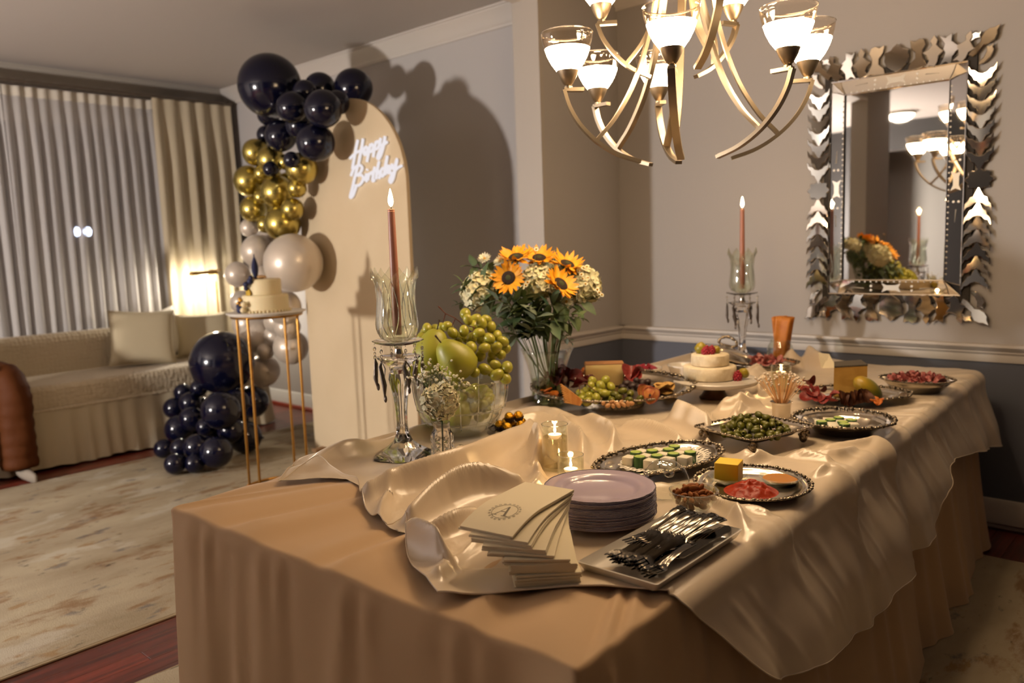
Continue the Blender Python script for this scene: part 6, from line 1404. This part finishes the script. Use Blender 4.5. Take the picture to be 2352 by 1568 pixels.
# ------------------------------------------------------------------ sofa with ruffled slipcover
def quilt():
    m = mat('slipcover', '#b8a98f', .92, sheen=.2); nt = m.node_tree; b = nt.nodes['Principled BSDF']; N = nt.nodes.new; L = nt.links.new
    tc = N('ShaderNodeTexCoord'); vo = N('ShaderNodeTexVoronoi'); vo.inputs['Scale'].default_value = 34; vo.inputs['Randomness'].default_value = .45; mp = N('ShaderNodeMapping'); mp.inputs['Scale'].default_value = (1, 1, 1)
    L(tc.outputs['Object'], mp.inputs[0]); L(mp.outputs[0], vo.inputs['Vector']); bp = N('ShaderNodeBump'); bp.inputs['Strength'].default_value = .6; bp.inputs['Distance'].default_value = .012; bp.invert = True
    L(vo.outputs['Distance'], bp.inputs['Height']); L(bp.outputs['Normal'], b.inputs['Normal']); return m
qm = quilt(); skm = mat('slipcover_skirt', '#b5a88e', .92, bump=(200, .15, .001))
SY0, SY1 = .75, 3.42; sofa = thing('sofa', 'beige slipcovered sofa with quilted seat and ruffled skirt before the curtains', 'sofa', (-6.28, (SY0 + SY1) / 2, 0)); SL_ = SY1 - SY0
rbox('base', (.80, SL_ - .02, .36), qm, sofa, .03, 3, (.0, 0, .04))
rbox('seat', (.62, SL_ - .40, .19), qm, sofa, .055, 5, (.095, 0, .375))
rbox('backrest', (.26, SL_ - .06, .52), qm, sofa, .10, 6, (-.31, 0, .33), (0, math.radians(-9), 0))
for s in (-1, 1): rbox('armrest', (.80, .22, .40), qm, sofa, .09, 6, (.0, s * (SL_ / 2 - .10), .335))
mb = MB(); per = [(.405, -SL_ / 2), (.405, SL_ / 2), (-.40, SL_ / 2)]; Ln = SL_ + .805; n = 420
def skf(u, v):
    d = u * Ln; 
    if d < SL_: x, y, nx, ny = .405, -SL_ / 2 + d, 1, 0
    else: x, y, nx, ny = .405 - (d - SL_), SL_ / 2, 0, 1
    w_ = (.5 + .5 * math.sin(d * 52 + 1.5 * math.sin(d * 9))) * .7 + .3 * (.5 + .5 * math.sin(d * 23 + 2)); o = .008 + w_ * (.012 + .030 * v) + .028 * v
    return (x + nx * o, y + ny * o, .40 - .382 * v + .006 * math.sin(d * 14) * v)
mb.grid(skf, n, 8).obj('ruffled_skirt', skm, sofa, 'all')
MB().tube([(.418, -SL_ / 2 + .02, .40), (.418, SL_ / 2 - .02, .40)], .012, 8).obj('skirt_seam', qm, sofa)
def pillow(loc, rot, w_, h, th, m, label):
    t = thing('throw_pillow', label, 'pillow', loc, rot); mb = MB(); N_ = 18
    def f_(sg):
        def fn(u, v):
            a, b = 2 * u - 1, 2 * v - 1; e = max(0, (1 - a ** 4)) ** .5 * max(0, (1 - b ** 4)) ** .5; pin = 1 - .07 * (1 - abs(a) ** 2) * abs(b) ** 3; pin2 = 1 - .07 * (1 - abs(b) ** 2) * abs(a) ** 3
            return (sg * (th / 2 * e ** .8 + .001), a * w_ / 2 * pin2, h / 2 + b * h / 2 * pin)
        return fn
    mb.grid(f_(1), N_, N_); mb.grid(f_(-1), N_, N_); mb.obj('cushion', m, t, 'all')
    MB().tube([f_(1)(u, v) for u, v in [(i / 12, 0) for i in range(12)] + [(1, i / 12) for i in range(12)] + [(1 - i / 12, 1) for i in range(12)] + [(0, 1 - i / 12) for i in range(13)]], .004, 6).obj('piping', m, t)
pm1 = mat('pillow_linen', '#b3a68a', .9, bump=(260, .2, .001)); pm2 = mat('pillow_white', '#d4cdbf', .9, bump=(260, .2, .001))
pillow((-6.20, 2.58, .570), (math.radians(-4), math.radians(-20), math.radians(-16)), .47, .44, .15, pm1, 'large beige linen pillow leaning on the sofa, the front one')
pillow((-6.40, 2.90, .572), (math.radians(14), math.radians(-16), math.radians(6)), .42, .40, .12, pm2, 'pale pillow behind the large beige one, lit by the brass lamp')
pillow((-6.28, 3.12, .572), (0, math.radians(-18), math.radians(-20)), .42, .36, .13, pm1, 'smaller beige pillow in the right corner of the sofa')
# ------------------------------------------------------------------ brass reading lamp
brass = mat('lamp_brass', '#b08a48', .3, 1)
LP = thing('floor_lamp', 'brass reading lamp with half-round shade at the right end of the sofa', 'lamp', (-6.77, 3.515, 0))
MB().lathe([(.11, 0), (.11, .012), (.02, .03), (.008, .05)], 24).obj('base', brass, LP); MB().tube([(0, 0, .04), (0, 0, 1.262)], .009, 10).obj('pole', brass, LP)
MB().tube([(0, .05, 1.262), (.06, -.08, 1.262), (.13, -.13, 1.258)], .006, 8).obj('arm', brass, LP)
mb = MB(); n = 14; 
mb.add([(.042 * math.cos(PI * k / n), y, .030 * math.sin(PI * k / n)) for y in (-.115, .115) for k in range(n + 1)], [(k, k + 1, n + 2 + k, n + 1 + k) for k in range(n)] + [tuple(range(n + 1)), tuple(range(n + 1, 2 * n + 2))[::-1]])
sh = mb.obj('shade', brass, LP); sh.location = (.14, -.18, 1.228); so_ = sh.modifiers.new('t', 'SOLIDIFY'); so_.thickness = .003
MB().tube([(.14, -.24, 1.243), (.14, -.12, 1.243)], .010, 10).obj('bulb', glow('reading_bulb', (1, .86, .66), 30), LP)
lamp('reading_lamp_light', (-6.63, 3.335, 1.221), 32, (1.0, .89, .72), .04)
# ------------------------------------------------------------------ arch panel with neon lettering
AX, AY, AR, ASP = -4.230, 3.15, .565, 1.765
AP = thing('arch_panel', 'tall beige arched backdrop panel behind the balloons', 'backdrop', (AX, AY, .0105))
op = [(-AR, 0), (AR, 0)] + [(AR * math.cos(t), ASP + AR * math.sin(t)) for t in [PI * k / 40 for k in range(41)]]
MB().prism(op, -.012, .012, TR((0, 0, 0), (PI / 2, 0, 0)), inset=.002, zi=.0135).obj('panel', mat('arch_cover', '#cfbb9a', .8, bump=(90, .06, .002), var=(3, '#c9b492', .2)), AP, False)
for s in (-1, 1): MB().box((s * AR * .8, .08, .012), (.05, .36, .024)).obj('foot', mat('arch_wood', '#8a6a48', .6), AP, False)
neon = glow('neon_white', (1.0, .93, .95), .70)
HB_ = {'happy_lettering': [[(1262, 868), (1248, 930), (1228, 1040), (1212, 1130)], [(1308, 856), (1298, 930), (1282, 1010), (1268, 1085)], [(1192, 1035), (1215, 1010), (1260, 975), (1300, 965), (1325, 975)], [(1350, 938), (1330, 932), (1315, 965), (1322, 1000), (1342, 985), (1352, 940), (1348, 985), (1360, 1005)], [(1378, 905), (1362, 960), (1343, 1065)], [(1368, 930), (1388, 905), (1402, 930), (1385, 970), (1360, 975)], [(1427, 880), (1412, 940), (1400, 1022)], [(1418, 905), (1440, 880), (1455, 905), (1438, 945), (1410, 950)], [(1468, 850), (1462, 900), (1480, 920), (1500, 880), (1505, 835), (1490, 930), (1470, 1000), (1448, 1040), (1440, 1010), (1480, 930), (1525, 885)]],
 'birthday_lettering': [[(1262, 1100), (1240, 1180), (1215, 1290), (1193, 1380), (1215, 1372), (1245, 1290)], [(1200, 1190), (1230, 1120), (1275, 1095), (1300, 1115), (1285, 1160), (1250, 1185), (1295, 1185), (1310, 1220), (1280, 1270), (1240, 1280)], [(1340, 1170), (1330, 1220), (1342, 1240)], [(1345, 1140), (1348, 1132)], [(1362, 1165), (1352, 1230)], [(1358, 1190), (1378, 1165), (1392, 1175)], [(1414, 1110), (1400, 1180), (1395, 1235), (1412, 1230)], [(1385, 1160), (1432, 1140)], [(1452, 1060), (1435, 1150), (1425, 1220)], [(1432, 1180), (1455, 1150), (1464, 1175), (1452, 1215)], [(1500, 1130), (1480, 1125), (1468, 1165), (1478, 1195), (1500, 1165), (1527, 1010)], [(1527, 1010), (1505, 1130), (1508, 1185)], [(1550, 1105), (1530, 1105), (1522, 1145), (1535, 1165), (1552, 1120), (1548, 1160), (1562, 1165)], [(1570, 1080), (1572, 1120), (1590, 1120), (1614, 1040), (1600, 1120), (1580, 1210), (1560, 1250), (1548, 1230), (1575, 1170), (1620, 1120), (1657, 1100)]]}
ns = thing('neon_sign', 'white script neon sign reading Happy Birthday on the arch panel', 'sign', (AX + .3, AY - .03, 1.7)); nso = Vector(ns.location)
for nm, strokes in HB_.items():
    mb = MB()
    for st in strokes: mb.tube(catmull([py(500 + x * .2551, 100 + y * .2551, AY - .030) - nso for x, y in st], 5),   .0088, 6)
    mb.obj(nm, neon, ns, 'all')
# ------------------------------------------------------------------ balloon garland
nav = mat('navy_latex', '#0a0b20', .16, spec=.5); gol = mat('gold_chrome', '#c2b062', .27, 1); pea = mat('pearl_latex', '#cdbfae', .33, sheen=.2, spec=.5, coat=.2, metal=.25)
BL = [(620, 197, 72, 'n'), (735, 203, 36, 'n'), (812, 202, 44, 'n'), (671, 247, 36, 'n'), (742, 250, 43, 'n'), (617, 263, 26, 'n'), (645, 312, 36, 'n'), (725, 327, 44, 'n'), (670, 367, 19, 'n'), (622, 388, 18, 'n'),
 (588, 350, 31, 'g'), (622, 366, 32, 'g'), (693, 387, 37, 'g'), (572, 415, 35, 'g'), (637, 441, 38, 'g'), (682, 432, 22, 'g'), (581, 480, 30, 'g'), (649, 513, 41, 'g'), (602, 398, 19, 'g'), (600, 452, 18, 'g'), (672, 480, 26, 'g'), (655, 372, 18, 'g'), (610, 515, 20, 'g'),
 (573, 523, 21, 'p'), (592, 577, 38, 'p'), (674, 604, 67, 'p'), (546, 630, 29, 'p'), (607, 640, 30, 'p'), (556, 694, 27, 'p'), (652, 705, 40, 'p'), (572, 742, 38, 'p'), (640, 735, 34, 'p'), (593, 772, 40, 'p'), (632, 770, 26, 'p'), (668, 797, 40, 'p'), (610, 806, 20, 'p'), (606, 851, 37, 'p'),
 (510, 832, 72, 'n'), (421, 901, 19, 'n'), (457, 891, 18, 'n'), (400, 937, 22, 'n'), (437, 925, 23, 'n'), (507, 942, 40, 'n'), (579, 922, 34, 'n'), (412, 985, 30, 'n'), (473, 980, 20, 'n'), (563, 1003, 34, 'n'), (376, 1030, 20, 'n'), (452, 1027, 28, 'n'), (497, 1038, 33, 'n'), (402, 1065, 22, 'n'), (447, 1064, 20, 'n'), (414, 1028, 20, 'n'), (545, 960, 24, 'n'),
 (440, 962, 26, 'n'), (483, 1004, 28, 'n'), (530, 988, 30, 'n'), (430, 1048, 22, 'n'), (540, 925, 32, 'n'), (470, 933, 22, 'n'), (450, 992, 24, 'n'), (690, 288, 34, 'n'), (612, 310, 22, 'n'), (700, 212, 28, 'n'), (775, 236, 28, 'n'), (625, 410, 24, 'g'), (660, 420, 24, 'g'), (603, 470, 22, 'g'), (622, 545, 26, 'p'), (628, 690, 36, 'p'), (600, 600, 30, 'p'), (660, 750, 30, 'p')]
B_ = []
for i, (x, y, r, c) in enumerate(BL):
    Y = np.interp(y, [0, 400, 650, 800, 950, 1100], [3.05, 3.05, 2.99, 2.82, 2.56, 2.30])
    if x > 660 and y < 700: Y = min(Y, 3.0)
    if i > 54: Y += .10
    Y = {2: 3.34, 43: 3.02, 46: 2.86, 53: 2.92}.get(i, Y)
    if i == 1: Y = 3.26
    if y > 680 and c == 'p': Y = 3.12
    q = py(x, y, Y); dep = (q - CAM).length; fw = ray(x, y); k = dep / fw.length
    B_.append([x, y, r, c, k])
front = {5: .10, 8: -.16, 9: -.16, 3: -.06, 4: -.10, 7: -.10, 25: .0, 36: .05, 43: -.12, 42: -.05, 37: -.02}
for i in range(38, 55): B_[i][2] *= 1.1
for i, dd in front.items(): B_[i][4] += dd
def bpos(b): return pd(b[0], b[1], b[4]), b[2] * b[4] / FPX
k0 = [b[4] for b in B_]
for it in range(260):
    for i in range(len(B_)):
        pi, ri = bpos(B_[i])
        for j in range(i):
            pj, rj = bpos(B_[j]); d = (pi - pj).length; lim = (ri + rj) * .86
            if d < lim:
                s = (lim - d) * .25 * (1 if B_[i][4] >= B_[j][4] else -1); B_[i][4] += s; B_[j][4] -= s
    for i in range(len(B_)):
        b = B_[i]; b[4] += (k0[i] - b[4]) * .01; p, r = bpos(b)
        if p.z - r < .012: b[4] -= .02
        if i not in (1, 2) and p.y + r > AY - .02 and AX - AR - .05 < p.x < AX + AR: b[4] -= .012
col_n = {'n': ('navy', nav), 'g': ('gold chrome', gol), 'p': ('pearl cream', pea)}
def bl_mesh(m):
    pr = [(0, -1.0)] + [(math.sin(t), -math.cos(t)) for t in [PI * k / 26 for k in range(1, 24)]] + [(.20, .985), (.10, 1.03), (.045, 1.07), (.04, 1.09), (.075, 1.13), (.06, 1.135), (0, 1.12)]
    return MB().lathe(pr, 36).mesh('balloon', m, 'all')
BM = {c: bl_mesh(v[1]) for c, v in col_n.items()}
where = {0: 'largest one at the top of the garland', 1: 'in the top row right of the largest', 2: 'highest right, above the arch', 3: 'under the largest at its right', 4: 'below the two top right ones', 5: 'small, beneath the largest', 6: 'just above the gold ones at left', 7: 'overlapping the arch above the gold ones', 8: 'tiny, on the gold cluster at its right', 9: 'tiny, on the gold cluster in its middle',
 10: 'at the upper left of the gold cluster', 11: 'behind the tiny navy one', 12: 'overlapping the arch right of the tiny navy ones', 13: 'at the left edge of the gold cluster', 14: 'large, in the middle of the gold cluster', 17: 'lowest and largest, above the big pearl one', 16: 'lower left, above the small pearl one', 23: 'small, at the top left of the pearl group', 24: 'left of the largest pearl one', 25: 'largest pearl one, before the arch', 26: 'left, behind the birthday cake topper', 36: 'lowest pearl one, beside the big navy one', 34: 'behind the right legs of the gold stand', 32: 'under the cake table at left', 37: 'largest of the floor cluster beside the gold stand', 43: 'left middle of the floor cluster', 42: 'in the middle of the floor cluster', 44: 'small, in the middle of the floor cluster', 46: 'right end of the floor cluster behind the stand leg', 47: 'leftmost of the floor cluster', 50: 'lowest, touching the rug at left', 51: 'lowest, touching the rug second from left', 38: 'small, high at the left of the floor cluster'}
labs = []
for i, b in enumerate(B_):
    p, r = bpos(b); nm, m = col_n[b[3]]; cen = Vector((-4.85, 2.95, p.z)); d = (cen - p); d = d + Vector((.02, .05, random.uniform(-.1, .1)))
    o = link('balloon', BM[b[3]], None, p, aim(d), r)
    base = {'n': 'in the upper navy group' if b[1] < 450 else 'in the navy cluster on the rug', 'g': 'in the gold group of the garland', 'p': 'in the pearl group behind the cake table'}[b[3]]
    labs.append((o, nm, i, base))
for base in sorted({q[3] for q in labs}):
    grp = sorted([q for q in labs if q[3] == base], key=lambda q: BL[q[2]][0]); rest = [q for q in grp if q[2] not in where]
    for o, nm, i, _ in grp:
        tag(o, '%s balloon %s' % (nm, where.get(i) or base + ', %s from the left' % ORD[min(24, [g[2] for g in grp].index(i))]), 'balloon', 'balloon garland')
# ------------------------------------------------------------------ gold cake table and birthday cake
GX, GY, GZ = -4.150, 2.447, 1.050
gold_m = mat('gold_metal', '#a97c3c', .32, 1)
GS = thing('cake_table', 'slim gold round plinth table holding the birthday cake', 'table', (GX, GY, .0105))
ring = lambda r, z: [(r * math.cos(2 * PI * k / 48), r * math.sin(2 * PI * k / 48), z) for k in range(49)]
MB().tube(ring(.196, GZ - .02), .008, 8).obj('top_ring', gold_m, GS); MB().tube(ring(.196, .008), .008, 8).obj('bottom_ring', gold_m, GS)
for k in range(4):
    a = math.radians(166 + 90 * k + 42); MB().tube([(.196 * math.cos(a), .196 * math.sin(a), .008), (.196 * math.cos(a), .196 * math.sin(a), GZ - .02)], .0078, 8).obj('leg', gold_m, GS)
MB().lathe([(.002, GZ - .014), (.205, GZ - .014), (.208, GZ - .010), (.205, GZ - .004), (.002, GZ - .004)], 48).obj('tabletop', mat('table_white', '#cfc6ba', .3), GS)
z0 = GZ + .0105 - .003
bd = MB().lathe([(.002, 0), (.222, 0), (.224, .003), (.222, .006), (.002, .006)], 48).obj('cake_board', mat('cake_board', '#d8d2ca', .35), None); bd.location = (GX, GY, z0); tag(bd, 'round white cake board on the gold table', 'cake board')
ck = thing('birthday_cake', 'two-tier cream birthday cake with navy and gold decoration', 'cake', (GX, GY, z0 + .006)); ck.scale = (.92,) * 3; icing = mat('cream_icing', '#d9c9a0', .6, sss=.1, ssss=.01)
rip = lambda a, i: 1 + .006 * math.sin(40 * a) * (1 if i % 2 else -1)
MB().lathe([(.002, 0), (.140, 0), (.142, .004)] + [(.139 + .002 * (k % 2), .008 + .0075 * k) for k in range(13)] + [(.134, .106), (.002, .107)], 56).obj('lower_tier', icing, ck)
MB().lathe([(.002, .107), (.100, .107)] + [(.100 + .002 * (k % 2), .111 + .0075 * k) for k in range(12)] + [(.094, .204), (.002, .205)], 48).obj('upper_tier', icing, ck)
for k in range(26):
    a = 2 * PI * k / 26; pass
bb = MB(); 
for k in range(40): a = 2 * PI * k / 40; bb.ball((.146 * math.cos(a), .146 * math.sin(a), .006), .009, 7, 5)
bb.obj('piped_border', icing, ck, 'all')
dn = mat('navy_sugar', '#10153f', .6); dg = mat('gold_sugar', '#b98a3a', .3, 1)
LFT = (-RT_ + BK_ * .9); LFT = Vector((LFT.x, LFT.y, 0)).normalized(); SD = Vector((-LFT.y, LFT.x, 0))
fe = MB()
for k in range(13):
    u = k / 12; w_ = .024 * math.sin(PI * min(1, .15 + .85 * u)) ; fe.ball(tuple(LFT * .055 + Vector((0, 0, .215 + .135 * u))), (max(.004, w_), max(.004, w_), .010), 8, 5)
fe.obj('feather_plume', dn, ck, 'all')
def deco(nm, m, items):
    mb = MB()
    for l, s, z, r in items: mb.ball(tuple(LFT * l + SD * s + Vector((0, 0, z))), r, 9, 6)
    mb.obj(nm, m, ck, 'all')
deco('navy_balls', dn, [(.105, .03, .195, .020), (.125, .012, .175, .018), (.118, -.005, .150, .015), (.105, .045, .215, .015), (.150, .0, .060, .014), (.165, .02, .030, .012), (.150, -.035, .020, .026), (.155, -.045, .040, .018)])
deco('gold_balls', dg, [(.085, .0, .212, .013), (.07, -.02, .222, .012), (.1, -.01, .185, .009), (.150, -.060, .055, .016), (.147, -.03, .075, .013), (.145, -.05, .085, .012), (.155, -.02, .050, .010)])
deco('cream_roses', icing, [(.05, -.02, .222, .026), (.16, .045, .055, .020), (.165, .035, .020, .018)])
gd = MB().lathe([(0, -.003), (.032, -.003), (.032, .003), (0, .003)], 24, M=Matrix.Translation(LFT * .108 + Vector((0, 0, .115))) @ LFT.to_track_quat('Z', 'Y').to_matrix().to_4x4()).obj('gold_disc', mat('gold_paint', '#b9962c', .5), ck)
MB().lathe([(0, 0), (.028, .004), (.034, .010), (.030, .018), (.012, .022), (0, .020)], 18, rf=lambda a, i: 1 + .1 * math.sin(5 * a), M=TR(tuple(LFT * .02 + Vector((0, 0, .205))))).obj('sugar_flower', mat('peach_sugar', '#c9a070', .6), ck)
# ------------------------------------------------------------------ the person sitting at the left end of the sofa
def skin(name, m, chains, parent=None, lev=2):
    """chains: lists of (x, y, z, rx, ry); first chain's first point is the root; points shared by position are welded"""
    V = []; E_ = []; R = []; idx = {}
    for c in chains:
        last = None
        for x, y, z, rx, ry in c:
            k = (round(x, 3), round(y, 3), round(z, 3))
            if k not in idx: idx[k] = len(V); V.append((x, y, z)); R.append((rx, ry))
            if last is not None: E_.append((last, idx[k]))
            last = idx[k]
    me = bpy.data.meshes.new(name); me.from_pydata(V, E_, []); o = link(name, me, parent); me.materials.append(m)
    s = o.modifiers.new('skin', 'SKIN'); s.use_smooth_shade = True
    for i, r in enumerate(R): me.skin_vertices[0].data[i].radius = r
    me.skin_vertices[0].data[0].use_root = True
    ss = o.modifiers.new('sub', 'SUBSURF'); ss.levels = lev; ss.render_levels = lev
    return o
skin_m = mat('skin', '#a8714f', .55, sss=.15, ssss=.01); tro = mat('rust_trousers', '#4c2505', .7, spec=.2, bump=(18, .35, .012)); shirt = mat('cream_shirt', '#b7ab98', .8); hair = mat('dark_hair', '#1c1410', .6); sock = mat('grey_white_sock', '#857b6e', .9)
PY = 1.29
PS = thing('person', 'person sitting on the sofa in rust brown trousers and pale socks', 'person', (-6.1, PY, 0))
x0 = -.03
chain = [[(x0, 0, .70, .13, .16), (x0 - .02, 0, .84, .115, .15), (x0 - .03, 0, 1.00, .12, .165), (x0 - .02, 0, 1.10, .075, .10), (x0, 0, 1.16, .052, .052), (x0 + .015, 0, 1.24, .085, .075), (x0 + .02, 0, 1.33, .092, .08), (x0 + .01, 0, 1.39, .06, .055)]]
for s in (-1, 1): chain.append([(x0 - .02, 0, 1.10, .075, .10), (x0 - .02, s * .16, 1.06, .058, .058), (x0 + .04, s * .21, .92, .045, .045), (x0 + .10, s * .22, .80, .038, .038), (x0 + .22, s * .17, .77, .032, .032), (x0 + .31, s * .12, .765, .024, .024), (x0 + .36, s * .10, .755, .034, .018)])
body = skin('body', skin_m, chain, PS)
for s in (-1, 1):
    for q in range(4): MB().tube([(x0 + .37, s * (.075 + .016 * q), .757), (x0 + .405, s * (.073 + .016 * q), .750), (x0 + .43 - .004 * abs(q - 1), s * (.072 + .016 * q), .737)], [.0085, .008, .006], 8).obj('finger', skin_m, PS, 'all')
    MB().tube([(x0 + .33, s * .075, .758), (x0 + .36, s * .058, .750), (x0 + .38, s * .050, .745)], [.010, .0095, .007], 8).obj('thumb', skin_m, PS, 'all')
sh_ = [[(x0, 0, .62, .19, .225), (x0 - .02, 0, .74, .185, .215), (x0 - .02, 0, .84, .18, .21), (x0 - .03, 0, .94, .18, .225), (x0 - .03, 0, 1.02, .165, .215), (x0 - .02, 0, 1.10, .10, .13)]]
for s in (-1, 1): sh_.append([(x0 - .02, 0, 1.10, .10, .13), (x0 - .02, s * .165, 1.06, .088, .088), (x0 + .04, s * .215, .92, .072, .072), (x0 + .11, s * .222, .80, .064, .064), (x0 + .22, s * .175, .775, .052, .052)])
skin('shirt', shirt, sh_, PS)
tm = MB(); tm.ball((x0 - .01, 0, .655), (.16, .185, .10), 16, 10)
for s, ky in ((-1, -.17), (1, .26)):
    P = catmull([(x0 - .02, s * .09, .660), (x0 + .14, s * .07 + ky * .4, .668), (x0 + .30, ky * .9, .664), (x0 + .385, ky, .628), (x0 + .405, ky, .540), (x0 + .40, ky, .38), (x0 + .40, ky, .22), (x0 + .405, ky, .085)], 6)
    R_ = [float(np.interp(i / (len(P) - 1), [0, .3, .45, .55, .7, 1], [.105, .098, .094, .098, .104, .108])) * (1 + .035 * math.sin(i * 1.9)) for i in range(len(P))]
    k = len(tm.v); tm.tube(P, R_, 20)
    for q in range(k, len(tm.v)):
        v = tm.v[q]; w_ = noise.noise(Vector((v[0] * 9, v[1] * 14, v[2] * 5))) * .016; c_ = (x0 + .4, ky)
        tm.v[q] = (v[0] + w_, v[1] + w_ * .8, v[2])
tm.obj('trousers', tro, PS, 'all')
for s, ky in ((-1, -.17), (1, .26)):
    skin('sock', sock, [[(x0 + .39, ky, .12, .04, .04), (x0 + .40, ky, .055, .042, .042), (x0 + .48, ky + s * .01, .045, .036, .042), (x0 + .56, ky + s * .02, .034, .022, .040), (x0 + .60, ky + s * .024, .030, .012, .028)]], PS)
hm_ = MB().ball((x0 - .022, 0, 1.358), (.098, .096, .086), 18, 12); hm_.obj('hair', hair, PS, 'all')
fc = MB()
MB().tube([(x0 + .105, 0, 1.325), (x0 + .128, 0, 1.295), (x0 + .105, 0, 1.288)], [.009, .013, .010], 8).obj('nose', skin_m, PS, 'all')
for s in (-1, 1):
    MB().ball((x0 + .098, s * .032, 1.325), (.010, .013, .009), 10, 7).obj('eye', mat('eye_white', '#d8d2c8', .3), PS, 'all'); MB().ball((x0 + .106, s * .032, 1.325), (.004, .006, .006), 8, 6).obj('iris', hair, PS, 'all'); MB().ball((x0 + .01, s * .088, 1.31), (.018, .008, .028), 8, 6).obj('ear', skin_m, PS, 'all')
MB().ball((x0 + .095, 0, 1.255), (.010, .024, .006), 10, 6).obj('mouth', mat('lips', '#8a4a3c', .5), PS, 'all')
